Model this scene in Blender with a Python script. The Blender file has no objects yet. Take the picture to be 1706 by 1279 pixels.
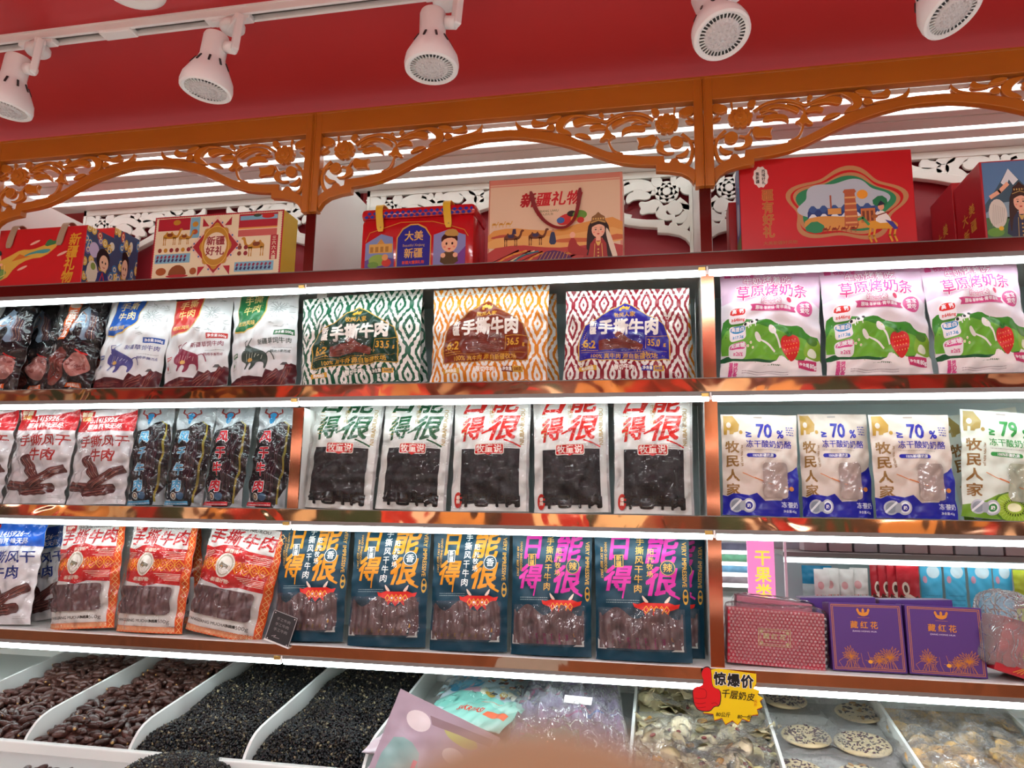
import bpy, bmesh, math, random
import numpy as np
from mathutils import Vector, Matrix, noise
from mathutils.geometry import tessellate_polygon
random.seed(7); rng = np.random.default_rng(7)
PI = math.pi
scene = bpy.context.scene
C = scene.collection
# ---------------------------------------------------------------- camera
F_PX, CX, CY = 1259.0, 853.0, 639.5
AX = Vector((0.98066016, 0.01618941, 0.19504757))     # world axes seen in camera space
AY = Vector((0.19497089, -0.16781942, -0.96634517))
AZ = Vector((0.01708821, 0.98568481, -0.16773029))
CAM = Vector((0.0, -1.88, 1.5))
cd = bpy.data.cameras.new('camera'); cam = bpy.data.objects.new('camera', cd); C.objects.link(cam)
cd.sensor_width = 36; cd.lens = 36 * F_PX / 1706; cd.clip_start = 0.01; cd.clip_end = 50
M = Matrix((AX, AY, AZ)).to_4x4(); M.translation = CAM; cam.matrix_world = M
cd.dof.use_dof = True; cd.dof.focus_distance = 1.85; cd.dof.aperture_fstop = cd.lens / 3.0   # 3 mm pupil of a phone
scene.camera = cam
def ray(px, py):
    c = Vector((px - CX, CY - py, -F_PX)); return Vector((AX.dot(c), AY.dot(c), AZ.dot(c)))
def at(px, py, Y=0.0):
    d = ray(px, py); return CAM + d * ((Y - CAM.y) / d.y)
def atz(px, py, Z):
    d = ray(px, py); return CAM + d * ((Z - CAM.z) / d.z)
# ---------------------------------------------------------------- world, light, exposure
w = bpy.data.worlds.new('shop_light'); scene.world = w; w.use_nodes = True
w.node_tree.nodes['Background'].inputs[0].default_value = (0.92, 0.97, 1.0, 1)
w.node_tree.nodes['Background'].inputs[1].default_value = 0.5
vs = scene.view_settings
vs.view_transform = 'Standard'; vs.look = 'None'; vs.gamma = 1; vs.use_curve_mapping = False
vs.exposure = 0.25
LED_E = 13.0; PANEL_E = 20.0; CEIL_FILL_E = .42
# ---------------------------------------------------------------- helpers
def lin(c):
    if isinstance(c, str):
        c = c.lstrip('#'); c = [int(c[i:i+2], 16) / 255 for i in (0, 2, 4)]
        return tuple((x / 12.92 if x <= .04045 else ((x + .055) / 1.055) ** 2.4) for x in c)
    return tuple(c)
def nmat(name):
    m = bpy.data.materials.new(name); m.use_nodes = True
    return m, m.node_tree, m.node_tree.nodes['Principled BSDF']
def nd(t, typ, **kw):
    n = t.nodes.new(typ)
    for k, v in kw.items():
        if k in n.inputs: n.inputs[k].default_value = v
        else: setattr(n, k, v)
    return n
MATS = {}
def mat(name, col, rough=.5, metal=0, bump=0, bscale=30, coat=0, vary=0, vscale=8, emit=0, detail=3, distort=0, stretch=None, spec=.5, rnd=False):
    if name in MATS: return MATS[name]
    m, t, b = nmat(name); col = lin(col); L = t.links.new
    b.inputs['Base Color'].default_value = (*col, 1); b.inputs['Roughness'].default_value = rough
    b.inputs['Metallic'].default_value = metal; b.inputs['Coat Weight'].default_value = coat
    b.inputs['Coat Roughness'].default_value = .06; b.inputs['Specular IOR Level'].default_value = spec
    tc = nd(t, 'ShaderNodeTexCoord'); co = tc.outputs['Object']
    if stretch:
        mp = nd(t, 'ShaderNodeMapping'); mp.inputs['Scale'].default_value = stretch; L(co, mp.inputs[0]); co = mp.outputs[0]
    if vary:
        n = nd(t, 'ShaderNodeTexNoise', Scale=vscale, Detail=4.0, Distortion=.4); L(co, n.inputs['Vector'])
        mx = nd(t, 'ShaderNodeMix', data_type='RGBA')
        mx.inputs[6].default_value = (*[c * (1 - vary) for c in col], 1); mx.inputs[7].default_value = (*[min(1, c * (1 + vary)) for c in col], 1)
        L(n.outputs[0], mx.inputs[0]); L(mx.outputs[2], b.inputs['Base Color'])
    if rnd:
        oi = nd(t, 'ShaderNodeObjectInfo'); hs = nd(t, 'ShaderNodeHueSaturation'); mr = nd(t, 'ShaderNodeMapRange')
        mr.inputs[3].default_value = .55; mr.inputs[4].default_value = 1.5; L(oi.outputs['Random'], mr.inputs[0]); L(mr.outputs[0], hs.inputs['Value'])
        src = b.inputs['Base Color'].links[0].from_socket if b.inputs['Base Color'].is_linked else None
        if src: L(src, hs.inputs['Color'])
        else: hs.inputs['Color'].default_value = (*col, 1)
        L(hs.outputs[0], b.inputs['Base Color'])
    if bump:
        n = nd(t, 'ShaderNodeTexNoise', Scale=bscale, Detail=float(detail), Distortion=float(distort)); L(co, n.inputs['Vector'])
        bp = nd(t, 'ShaderNodeBump', Strength=bump, Distance=.01); L(n.outputs[0], bp.inputs['Height'])
        L(bp.outputs[0], b.inputs['Normal']); L(bp.outputs[0], b.inputs['Coat Normal'])
    if emit:
        b.inputs['Emission Color'].default_value = (*col, 1); b.inputs['Emission Strength'].default_value = emit
    MATS[name] = m; return m
def film(name, bump=.6, scale=9, rough=.06, tint=(1, 1, 1), haze=.06, distort=1.5, ior=1.45):
    """thin clear plastic: lets light straight through, mirrors by Fresnel off its creases"""
    if name in MATS: return MATS[name]
    m, t, b = nmat(name); L = t.links.new; t.nodes.remove(b); out = t.nodes['Material Output']
    tr = nd(t, 'ShaderNodeBsdfTransparent'); tr.inputs[0].default_value = (*tint, 1)
    gl = nd(t, 'ShaderNodeBsdfGlossy'); gl.inputs['Roughness'].default_value = rough
    df = nd(t, 'ShaderNodeBsdfDiffuse'); df.inputs[0].default_value = (.9, .9, .92, 1)
    fr = nd(t, 'ShaderNodeFresnel', IOR=ior)
    tc = nd(t, 'ShaderNodeTexCoord'); oi = nd(t, 'ShaderNodeObjectInfo')
    va = nd(t, 'ShaderNodeVectorMath', operation='ADD'); L(tc.outputs['Object'], va.inputs[0]); L(oi.outputs['Random'], va.inputs[1])
    n = nd(t, 'ShaderNodeTexNoise', Scale=float(scale), Detail=2.0, Distortion=float(distort)); L(va.outputs[0], n.inputs['Vector'])
    n.noise_type = 'RIDGED_MULTIFRACTAL' if hasattr(n, 'noise_type') else 'FBM'
    # sharp folds: thin ridges along a warped, stretched cell pattern
    nw = nd(t, 'ShaderNodeTexNoise', Scale=float(scale) * 1.4, Detail=1.0); L(va.outputs[0], nw.inputs['Vector']); wm = nd(t, 'ShaderNodeVectorMath', operation='SCALE'); wm.inputs['Scale'].default_value = .10; L(nw.outputs['Color'], wm.inputs[0]); wa = nd(t, 'ShaderNodeVectorMath', operation='ADD'); L(va.outputs[0], wa.inputs[0]); L(wm.outputs[0], wa.inputs[1])
    mp = nd(t, 'ShaderNodeMapping'); mp.inputs['Scale'].default_value = (1.5, 1, .62); mp.inputs['Rotation'].default_value = (0, .5, 0); L(wa.outputs[0], mp.inputs[0])
    vo = nd(t, 'ShaderNodeTexVoronoi', Scale=float(scale) * 3.6, feature='DISTANCE_TO_EDGE'); L(mp.outputs[0], vo.inputs['Vector']); mr = nd(t, 'ShaderNodeMapRange'); mr.inputs[1].default_value = 0; mr.inputs[2].default_value = .07; mr.inputs[3].default_value = .42; mr.inputs[4].default_value = 0; L(vo.outputs['Distance'], mr.inputs[0])
    ad = nd(t, 'ShaderNodeMath', operation='ADD'); L(n.outputs[0], ad.inputs[0]); L(mr.outputs[0], ad.inputs[1])
    bp = nd(t, 'ShaderNodeBump', Strength=bump, Distance=.012); L(ad.outputs[0], bp.inputs['Height'])
    L(bp.outputs[0], gl.inputs['Normal']); L(bp.outputs[0], fr.inputs['Normal'])
    m1 = nd(t, 'ShaderNodeMixShader', Fac=haze); L(tr.outputs[0], m1.inputs[1]); L(df.outputs[0], m1.inputs[2])
    m2 = nd(t, 'ShaderNodeMixShader'); L(fr.outputs[0], m2.inputs[0]); L(m1.outputs[0], m2.inputs[1]); L(gl.outputs[0], m2.inputs[2])
    L(m2.outputs[0], out.inputs[0]); MATS[name] = m; return m
def pmat(name, rough=.35, bump=.25, scale=14, coat=0, metal=0, distort=.8):
    """printed surface: colour from the print, relief from creases"""
    if name in MATS: return MATS[name]
    m, t, b = nmat(name); L = t.links.new
    a = nd(t, 'ShaderNodeAttribute', attribute_name='Col'); L(a.outputs['Color'], b.inputs['Base Color'])
    b.inputs['Roughness'].default_value = rough; b.inputs['Coat Weight'].default_value = coat; b.inputs['Coat Roughness'].default_value = .08
    b.inputs['Metallic'].default_value = metal; b.inputs['Specular IOR Level'].default_value = .35
    if bump:
        tc = nd(t, 'ShaderNodeTexCoord'); oi = nd(t, 'ShaderNodeObjectInfo')
        va = nd(t, 'ShaderNodeVectorMath', operation='ADD'); L(tc.outputs['Object'], va.inputs[0]); L(oi.outputs['Random'], va.inputs[1])
        n = nd(t, 'ShaderNodeTexNoise', Scale=float(scale), Detail=2.5, Distortion=float(distort)); L(va.outputs[0], n.inputs['Vector'])
        bp = nd(t, 'ShaderNodeBump', Strength=bump, Distance=.012); L(n.outputs[0], bp.inputs['Height'])
        L(bp.outputs[0], b.inputs['Normal']); L(bp.outputs[0], b.inputs['Coat Normal'])
    MATS[name] = m; return m
def link(o, parent=None):
    C.objects.link(o)
    if parent is not None: o.parent = parent
    return o
def tag(o, label=None, cat=None, group=None, kind=None):
    if label: o['label'] = label
    if cat: o['category'] = cat
    if group: o['group'] = group
    if kind: o['kind'] = kind
    return o
def thing(name, label, cat, loc=(0, 0, 0), group=None):
    o = bpy.data.objects.new(name, None); o.location = loc; o.empty_display_size = .02; link(o); return tag(o, label, cat, group)
def mesh(name, verts, faces, m, parent=None, smooth=False):
    me = bpy.data.meshes.new(name); me.from_pydata([tuple(v) for v in verts], [], [tuple(f) for f in faces])
    if m: me.materials.append(m)
    if smooth: me.shade_smooth()
    me.update(); return link(bpy.data.objects.new(name, me), parent)
def bm_obj(name, bm, m, parent=None, smooth=False, angle=None):
    me = bpy.data.meshes.new(name); bm.to_mesh(me); bm.free()
    for mm in (m if isinstance(m, (list, tuple)) else [m]): me.materials.append(mm)
    if smooth: me.shade_smooth()
    if angle: me.set_sharp_from_angle(angle=angle)
    return link(bpy.data.objects.new(name, me), parent)
def bm_box(bm, x0, x1, y0, y1, z0, z1, bevel=0, mi=0, mtx=None):
    b = bmesh.new(); bmesh.ops.create_cube(b, size=1)
    for v in b.verts:
        v.co = Vector((x0 + (v.co.x + .5) * (x1 - x0), y0 + (v.co.y + .5) * (y1 - y0), z0 + (v.co.z + .5) * (z1 - z0)))
    if bevel: bmesh.ops.bevel(b, geom=b.edges[:], offset=bevel, segments=2, affect='EDGES', profile=.5)
    if mtx: b.transform(mtx)
    for f in b.faces: f.material_index = mi
    tmp = bpy.data.meshes.new('tmp'); b.to_mesh(tmp); b.free(); bm.from_mesh(tmp); bpy.data.meshes.remove(tmp)
def box(name, x0, x1, y0, y1, z0, z1, m, parent=None, bevel=0):
    bm = bmesh.new(); bm_box(bm, x0, x1, y0, y1, z0, z1, bevel); return bm_obj(name, bm, m, parent)
def bm_lathe(bm, prof, n=24, mtx=Matrix(), close=False, mi=0):
    rings = [[bm.verts.new(mtx @ Vector((r * math.cos(2 * PI * k / n), r * math.sin(2 * PI * k / n), z))) for k in range(n)] for r, z in prof]
    for a, b in zip(rings, rings[1:]):
        for k in range(n):
            f = bm.faces.new((a[k], a[(k + 1) % n], b[(k + 1) % n], b[k])); f.smooth = True; f.material_index = mi
    if close:
        for rr, fl in ((rings[0], True), (rings[-1], False)):
            f = bm.faces.new(rr[::-1] if fl else rr); f.material_index = mi
def bm_tube(bm, pts, r, n=8, mi=0, cap=True, flat=1.0):
    pts = [Vector(p) for p in pts]; rr = r if isinstance(r, (list, tuple)) else [r] * len(pts); rings = []; up = Vector((.03, .05, 1)).normalized()
    for i, p in enumerate(pts):
        d = (pts[min(i + 1, len(pts) - 1)] - pts[max(i - 1, 0)]).normalized()
        s = d.cross(up); s = (s if s.length > .05 else d.cross(Vector((0, 1, 0)))).normalized(); u = s.cross(d)
        rings.append([bm.verts.new(p + rr[i] * (math.cos(2 * PI * k / n) * s + flat * math.sin(2 * PI * k / n) * u)) for k in range(n)])
    for a, b in zip(rings, rings[1:]):
        for k in range(n):
            f = bm.faces.new((a[k], a[(k + 1) % n], b[(k + 1) % n], b[k])); f.smooth = True; f.material_index = mi
    if cap:
        for q in (rings[0][::-1], rings[-1]): f = bm.faces.new(q); f.material_index = mi
def chaikin(p, k=2, closed=True):
    p = np.array(p, float)
    for _ in range(k):
        q = np.roll(p, -1, 0)
        if closed: p = np.stack([p * .75 + q * .25, p * .25 + q * .75], 1).reshape(-1, 2)
        else:
            a, b = p[:-1], p[1:]; m_ = np.stack([a * .75 + b * .25, a * .25 + b * .75], 1).reshape(-1, 2); p = np.vstack([p[:1], m_, p[-1:]])
    return p
_dg = None
def flat_mesh(polys, extr, bevel, res=1, grow=0):
    """filled 2D outlines (x, z) -> solid board facing -Y, with rounded arrises"""
    cu = bpy.data.curves.new('t', 'CURVE'); cu.dimensions = '2D'; cu.fill_mode = 'BOTH'; cu.extrude = extr; cu.bevel_depth = bevel; cu.bevel_resolution = res; cu.offset = grow - bevel
    for p in polys:
        s = cu.splines.new('POLY'); s.points.add(len(p) - 1); s.use_cyclic_u = True
        for q, (x, z) in zip(s.points, p): q.co = (x, z, 0, 1)
    o = bpy.data.objects.new('t', cu); C.objects.link(o); dg = bpy.context.evaluated_depsgraph_get()
    me = bpy.data.meshes.new_from_object(o.evaluated_get(dg)); bpy.data.objects.remove(o); bpy.data.curves.remove(cu)
    me.transform(Matrix.Rotation(PI / 2, 4, 'X')); return me
TXT = {}
def text_tris(s, bold=0.0, res=2):
    """glyph outlines of a string as triangles, unit em size, centred in x, baseline 0"""
    k = (s, bold, res)
    if k in TXT: return TXT[k]
    cu = bpy.data.curves.new('t', 'FONT'); cu.body = s; cu.size = 1; cu.resolution_u = res; cu.offset = bold; cu.align_x = 'CENTER'
    o = bpy.data.objects.new('t', cu); C.objects.link(o); dg = bpy.context.evaluated_depsgraph_get()
    me = bpy.data.meshes.new_from_object(o.evaluated_get(dg)); me.calc_loop_triangles()
    n = len(me.vertices); v = np.zeros(n * 3); me.vertices.foreach_get('co', v); v = v.reshape(-1, 3)[:, :2]
    t = np.zeros(len(me.loop_triangles) * 3, int); me.loop_triangles.foreach_get('vertices', t)
    r = v[t.reshape(-1, 3)] if n else np.zeros((0, 3, 2))
    bpy.data.objects.remove(o); bpy.data.curves.remove(cu); bpy.data.meshes.remove(me)
    TXT[k] = r; return r
class Art:
    """flat print laid out in centimetres, origin bottom left; every item knows its layer"""
    def __init__(s, w, h, base=None): s.w, s.h, s.it, s.base = w, h, [], base
    def add(s, tr, col, ly=None):
        tr = np.asarray(tr, float)
        if not len(tr): return s
        lo, hi = tr.min((0, 1)), tr.max((0, 1))
        if ly is None:
            ly = 1
            for t_, c_, l_, a, b in s.it:
                if (lo < b).all() and (a < hi).all(): ly = max(ly, l_ + 1)
        s.it.append((tr, lin(col), ly, lo, hi)); return s
    def poly(s, p, col, k=0, ly=None):
        if k: p = chaikin(p, k)
        v = [Vector((x, y, 0)) for x, y in p]; q = np.array([(x, y) for x, y in p], float)
        return s.add([q[list(t)] for t in tessellate_polygon([v])], col, ly)
    def rect(s, x0, y0, x1, y1, col, ly=None): return s.poly([(x0, y0), (x1, y0), (x1, y1), (x0, y1)], col, 0, ly)
    def rrect(s, x0, y0, x1, y1, r, col, ly=None):
        p = []
        for cx, cy, a in ((x1 - r, y1 - r, 0), (x0 + r, y1 - r, 1), (x0 + r, y0 + r, 2), (x1 - r, y0 + r, 3)):
            p += [(cx + r * math.cos((a + k / 4) * PI / 2), cy + r * math.sin((a + k / 4) * PI / 2)) for k in range(5)]
        return s.poly(p, col, 0, ly)
    def ell(s, cx, cy, rx, ry, col, n=20, rot=0, ly=None):
        c, q = math.cos(rot), math.sin(rot)
        return s.poly([(cx + rx * math.cos(2 * PI * k / n) * c - ry * math.sin(2 * PI * k / n) * q, cy + rx * math.cos(2 * PI * k / n) * q + ry * math.sin(2 * PI * k / n) * c) for k in range(n)], col, 0, ly)
    def line(s, p, wd, col, ly=None, closed=False, k=0):
        p = chaikin(p, k, closed) if k else np.array(p, float)
        if closed: p = np.vstack([p, p[:1]])
        d = p[1:] - p[:-1]; ln = np.hypot(d[:, 0], d[:, 1]) + 1e-9; n = np.stack([-d[:, 1], d[:, 0]], 1) / ln[:, None] * wd / 2; e = d / ln[:, None] * wd / 4
        a, b, c_, d_ = p[:-1] - n - e, p[1:] - n + e, p[1:] + n + e, p[:-1] + n - e
        return s.add(np.concatenate([np.stack([a, b, c_], 1), np.stack([a, c_, d_], 1)]), col, ly)
    def frame(s, x0, y0, x1, y1, wd, col): return s.line([(x0, y0), (x1, y0), (x1, y1), (x0, y1)], wd, col, closed=True)
    def text(s, st, cx, cy, size, col, bold=.012, sx=1.0, shear=0, rot=0, out=None, ow=.05, vert=False, gap=1.0, ly=None):
        """cy is the middle of the letters; vert stacks them downward from cy"""
        if vert:
            for i, ch in enumerate(st): s.text(ch, cx - shear * i * size, cy - i * size * gap, size, col, bold, sx, 0, rot, out, ow)
            return s
        r = []
        for bl, cc in (([(bold + ow, out)] if out else []) + [(bold, col)]):
            t = text_tris(st).copy()
            if not len(t): continue
            if bl > .004:      # a heavier weight: the letters overprinted a little to each side
                n_ = 4 if bl < .04 else 8; cps = [t + (bl * math.cos(2 * PI * (k + .5) / n_), bl * math.sin(2 * PI * (k + .5) / n_)) for k in range(n_)]
            else: cps = [t]
            l0 = ly
            for ki, t in enumerate(cps):
                t = t.copy(); t[..., 1] -= .36; t[..., 0] += t[..., 1] * shear; t[..., 0] *= sx; t *= size
                if rot: c, q = math.cos(rot), math.sin(rot); t = np.stack([t[..., 0] * c - t[..., 1] * q, t[..., 0] * q + t[..., 1] * c], -1)
                t += (cx, cy)
                if ki == 0: s.add(t, cc, ly); l0 = s.it[-1][2]
                else: s.add(t, cc, l0 + .06 * ki)
        return s
    def scribble(s, x0, y0, x1, rows, gap, size, col, seed=0):
        """lines of print too small to read, kept as short dashes"""
        r = random.Random(seed); tr = []
        for j in range(rows):
            x = x0; y = y0 - j * gap
            while x < x1:
                l = r.uniform(.5, 2.2) * size; l = min(l, x1 - x)
                tr += [[(x, y), (x + l, y), (x + l, y + size * .6)], [(x, y), (x + l, y + size * .6), (x, y + size * .6)]]; x += l + size * .5
        return s.add(tr, col)
    def group(s, fn, dx, dy, sc=1, flip=False, rot=0):
        """run fn on a scratch sheet and paste the result"""
        q = Art(1, 1); fn(q); base = {}
        c, sn = math.cos(rot), math.sin(rot); off = None; lo = np.array([1e9, 1e9]); hi = -lo; its = []
        for t, col, l, a, b in q.it:
            t = t * sc
            if flip: t = t * (-1, 1)
            t = np.stack([t[..., 0] * c - t[..., 1] * sn, t[..., 0] * sn + t[..., 1] * c], -1) + (dx, dy); its.append((t, col, l)); lo = np.minimum(lo, t.min((0, 1))); hi = np.maximum(hi, t.max((0, 1)))
        L0 = max([l_ for t_, c_, l_, a, b in s.it if (lo < b).all() and (a < hi).all()] + [0])
        for t, col, l in its: s.it.append((t, col, L0 + l, t.min((0, 1)), t.max((0, 1))))
        return s
    def tris(s, maxe=None, step=.00016, clip=True):
        P, Q, O = [], [], []
        for t, col, l, a, b in s.it:
            t = t.copy()
            if clip: t[..., 0] = np.clip(t[..., 0], 0, s.w); t[..., 1] = np.clip(t[..., 1], 0, s.h)
            ar = (t[:, 1, 0] - t[:, 0, 0]) * (t[:, 2, 1] - t[:, 0, 1]) - (t[:, 2, 0] - t[:, 0, 0]) * (t[:, 1, 1] - t[:, 0, 1])
            t = t[np.abs(ar) > 1e-7]; ar = ar[np.abs(ar) > 1e-7]
            t[ar < 0] = t[ar < 0][:, ::-1]
            if maxe:
                for _ in range(14):
                    e = t - np.roll(t, -1, 1); ln = np.hypot(e[..., 0], e[..., 1]); i = ln.argmax(1); m = ln.max(1) > maxe
                    if not m.any(): break
                    k = t[m]; i = i[m]; r = np.arange(len(k)); A, B, D = k[r, i], k[r, (i + 1) % 3], k[r, (i + 2) % 3]; mid = (A + B) / 2
                    t = np.concatenate([t[~m], np.stack([A, mid, D], 1), np.stack([mid, B, D], 1)])
            P.append(t.reshape(-1, 2)); Q.append(np.tile(col, (len(t) * 3, 1))); O.append(np.full(len(t) * 3, l * step))
        if not P: return np.zeros((0, 2)), np.zeros((0, 3)), np.zeros(0)
        return np.vstack(P), np.vstack(Q), np.concatenate(O)
def np_mesh(name, V, Fs, cols, m, parent=None, smooth=True, mi=None):
    """V Nx3, Fs list of index arrays (tris/quads), cols Nx3"""
    me = bpy.data.meshes.new(name); idx = np.concatenate([f.reshape(-1) for f in Fs]).astype(np.int32)
    tot = np.concatenate([np.full(len(f), f.shape[1], np.int32) for f in Fs]); st = np.concatenate([[0], np.cumsum(tot)[:-1]]).astype(np.int32)
    me.vertices.add(len(V)); me.vertices.foreach_set('co', np.asarray(V, np.float32).ravel())
    me.loops.add(len(idx)); me.loops.foreach_set('vertex_index', idx)
    me.polygons.add(len(tot)); me.polygons.foreach_set('loop_start', st); me.polygons.foreach_set('loop_total', tot)
    if cols is not None:
        a = me.color_attributes.new('Col', 'FLOAT_COLOR', 'POINT'); c4 = np.ones((len(V), 4), np.float32); c4[:, :3] = cols; a.data.foreach_set('color', c4.ravel())
    for mm in (m if isinstance(m, (list, tuple)) else [m]): me.materials.append(mm)
    if mi is not None: me.polygons.foreach_set('material_index', np.asarray(mi, np.int32))
    me.polygons.foreach_set('use_smooth', np.full(len(tot), smooth)); me.update(calc_edges=True); me.validate()
    return link(bpy.data.objects.new(name, me), parent)
def atx(px, py, X):
    d = ray(px, py); return CAM + d * ((X - CAM.x) / d.x)
# ---------------------------------------------------------------- materials of the shop
M_RED = mat('red_ceiling_paint', (.50, .018, .022), .55, bump=.03, bscale=60, vary=.05, vscale=2)
M_WHITE = mat('white_lacquer', (.80, .80, .77), .35, vary=.03, vscale=5)
M_FRET = mat('white_fretwork_paint', (.80, .82, .76), .4)
M_GOLD = mat('gold_orange_lacquer', (.48, .145, .010), .32, coat=.35, vary=.12, vscale=6, stretch=(1, 1, 3))
M_CARVE = mat('carved_gold_lacquer', (.56, .18, .012), .3, coat=.4, vary=.15, vscale=25)
M_MAROON = mat('maroon_panel', (.36, .03, .045), .3, vary=.06, vscale=3)
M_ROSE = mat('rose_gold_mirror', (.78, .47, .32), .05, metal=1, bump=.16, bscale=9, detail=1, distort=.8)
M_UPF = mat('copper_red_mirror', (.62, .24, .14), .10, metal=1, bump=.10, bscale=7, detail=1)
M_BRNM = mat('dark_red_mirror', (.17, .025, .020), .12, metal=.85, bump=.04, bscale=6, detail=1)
M_STEEL = mat('brushed_metal_edge', (.20, .18, .17), .5, metal=.3)
M_LED = mat('led_strip_light', (.84, .99, 1.0), .4, emit=LED_E)
M_LEDC = mat('canopy_led_line', (.95, .98, 1.0), .4, emit=3.2)
M_CLIP = mat('brass_clip', (.55, .38, .12), .35, metal=.9)
M_BACK = mat('pale_blue_back_panel', (.58, .74, .75), .3, vary=.04, vscale=3)
M_SLAT = mat('canopy_slat_white', (.74, .70, .66), .35, vary=.03)
M_DARK = mat('dark_joint', (.03, .02, .02), .6)
M_PLW = mat('white_plastic', (.82, .80, .79), .35, bump=.02, bscale=80)
M_BIN = mat('white_acrylic_bin', (.72, .76, .74), .25, vary=.04)
# ---------------------------------------------------------------- the room
ceil = box('ceiling', -4.5, 3.2, -4.2, 3.4, 2.66, 2.70, M_RED); tag(ceil, kind='structure')
fl = box('floor', -4.5, 3.2, -4.2, 3.4, -.04, 0, mat('floor_tile', (.50, .43, .36), .2, vary=.1, vscale=2)); tag(fl, kind='structure')
tag(box('wall_front', -11, 7, -4.3, -4.2, 0, 2.66, mat('wall_rose', (.46, .16, .10), .4, vary=.5, vscale=1.3)), kind='structure')
tag(box('wall_left', -4.6, -4.5, -1.2, 3.5, 0, 2.66, mat('wall_cream', (.62, .55, .46), .5, vary=.1, vscale=2)), kind='structure')
# unseen shop ceiling panels behind the photographer; last two added to brighten the aisle goods
for i, (x, y) in enumerate(((-2.6, -3.2), (-.9, -3.2), (.8, -3.2), (-1.8, -2.2), (.1, -2.2), (1.9, -2.2), (-.6, 2.3), (1.0, 2.3))):
    p = thing('ceiling_light', 'square white ceiling light panel in the red ceiling, ' + ('far row, left', 'far row, middle', 'far row, right', 'near row, left', 'near row, middle', 'near row, right', 'added to light the back aisle, left', 'added to light the back aisle, right')[i], 'ceiling light', (x, y, 2.66), 'ceiling light panels')
    box('frame', -.31, .31, -.31, .31, -.012, 0, M_PLW, p, .003)
    box('diffuser', -.28, .28, -.28, .28, -.018, -.012, mat('light_diffuser', (.93, .97, 1), .5, emit=PANEL_E), p)
# counters across the aisle, seen only as reflections in the mirrored shelf edges
rc = thing('far_counter', 'long shop counter across the aisle behind the photographer', 'counter', (-.8, -3.7, 0))
box('cabinet', -6.5, 6, -.3, .3, 0, .9, mat('counter_brown', (.28, .12, .06), .4, vary=.5, vscale=2), rc, .01)
box('worktop', -6.5, 6, -.33, .33, .9, .94, M_WHITE, rc, .005)
for k in range(3):
    box('shelf_board', -6.5, 6, -.48, -.2, 1.25 + k * .38, 1.28 + k * .38, mat('counter_brown', 0), rc)
    box('light_strip', -6.5, 6, -.2, -.18, 1.235 + k * .38, 1.25 + k * .38, mat('far_led', (1, .95, .9), .4, emit=9), rc)
def band_mat(name, sc, pal):
    m, t, b = nmat(name); L = t.links.new; tc = nd(t, 'ShaderNodeTexCoord'); mp = nd(t, 'ShaderNodeMapping'); mp.inputs['Scale'].default_value = (1, .01, .30); L(tc.outputs['Object'], mp.inputs[0])
    v = nd(t, 'ShaderNodeTexVoronoi', Scale=float(sc)); L(mp.outputs[0], v.inputs['Vector']); sp_ = nd(t, 'ShaderNodeSeparateColor'); L(v.outputs['Color'], sp_.inputs[0])
    r = nd(t, 'ShaderNodeValToRGB'); r.color_ramp.interpolation = 'CONSTANT'; L(sp_.outputs[0], r.inputs[0]); e = r.color_ramp.elements
    while len(e) < len(pal): e.new(.5)
    for i, c in enumerate(pal): e[i].position = i / len(pal); e[i].color = (*lin(c), 1)
    L(r.outputs[0], b.inputs['Base Color']); return m
GB = band_mat('mixed_goods', 5.5, ['#7a2a18', '#c89048', '#2a1810', '#a02018', '#d8c090', '#5a3018', '#c84028', '#403020', '#e0d0b0', '#284028'])
for k in range(3):
    o = box('packed_goods', -6.5, 6, -.46, -.24, 1.282 + k * .38 - .34, 1.24 + k * .38, GB, rc); o['kind'] = 'stuff'
o = box('packed_goods', -6.5, 6, -.46, -.24, 2.05, 2.5, GB, rc); o['kind'] = 'stuff'
# ---------------------------------------------------------------- track and spot lamps
tr = thing('lighting_track', 'white lighting track screwed to the red ceiling', 'track', (0, -.425, 2.66))
bm = bmesh.new(); bm_box(bm, -3.4, 2.2, -.018, -.010, -.022, 0, .001); bm_box(bm, -3.4, 2.2, .010, .018, -.022, 0, .001); bm_box(bm, -3.4, 2.2, -.02, .02, -.004, 0)
bm_obj('rail', bm, M_PLW, tr)
box('groove', -3.4, 2.2, -.009, .009, -.010, -.005, mat('track_groove', (.12, .11, .10), .5), tr)
for x in (-1.0, .8): box('rail_joint', x - .05, x + .05, -.016, .016, -.026, -.012, M_PLW, tr, .004)
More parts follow.
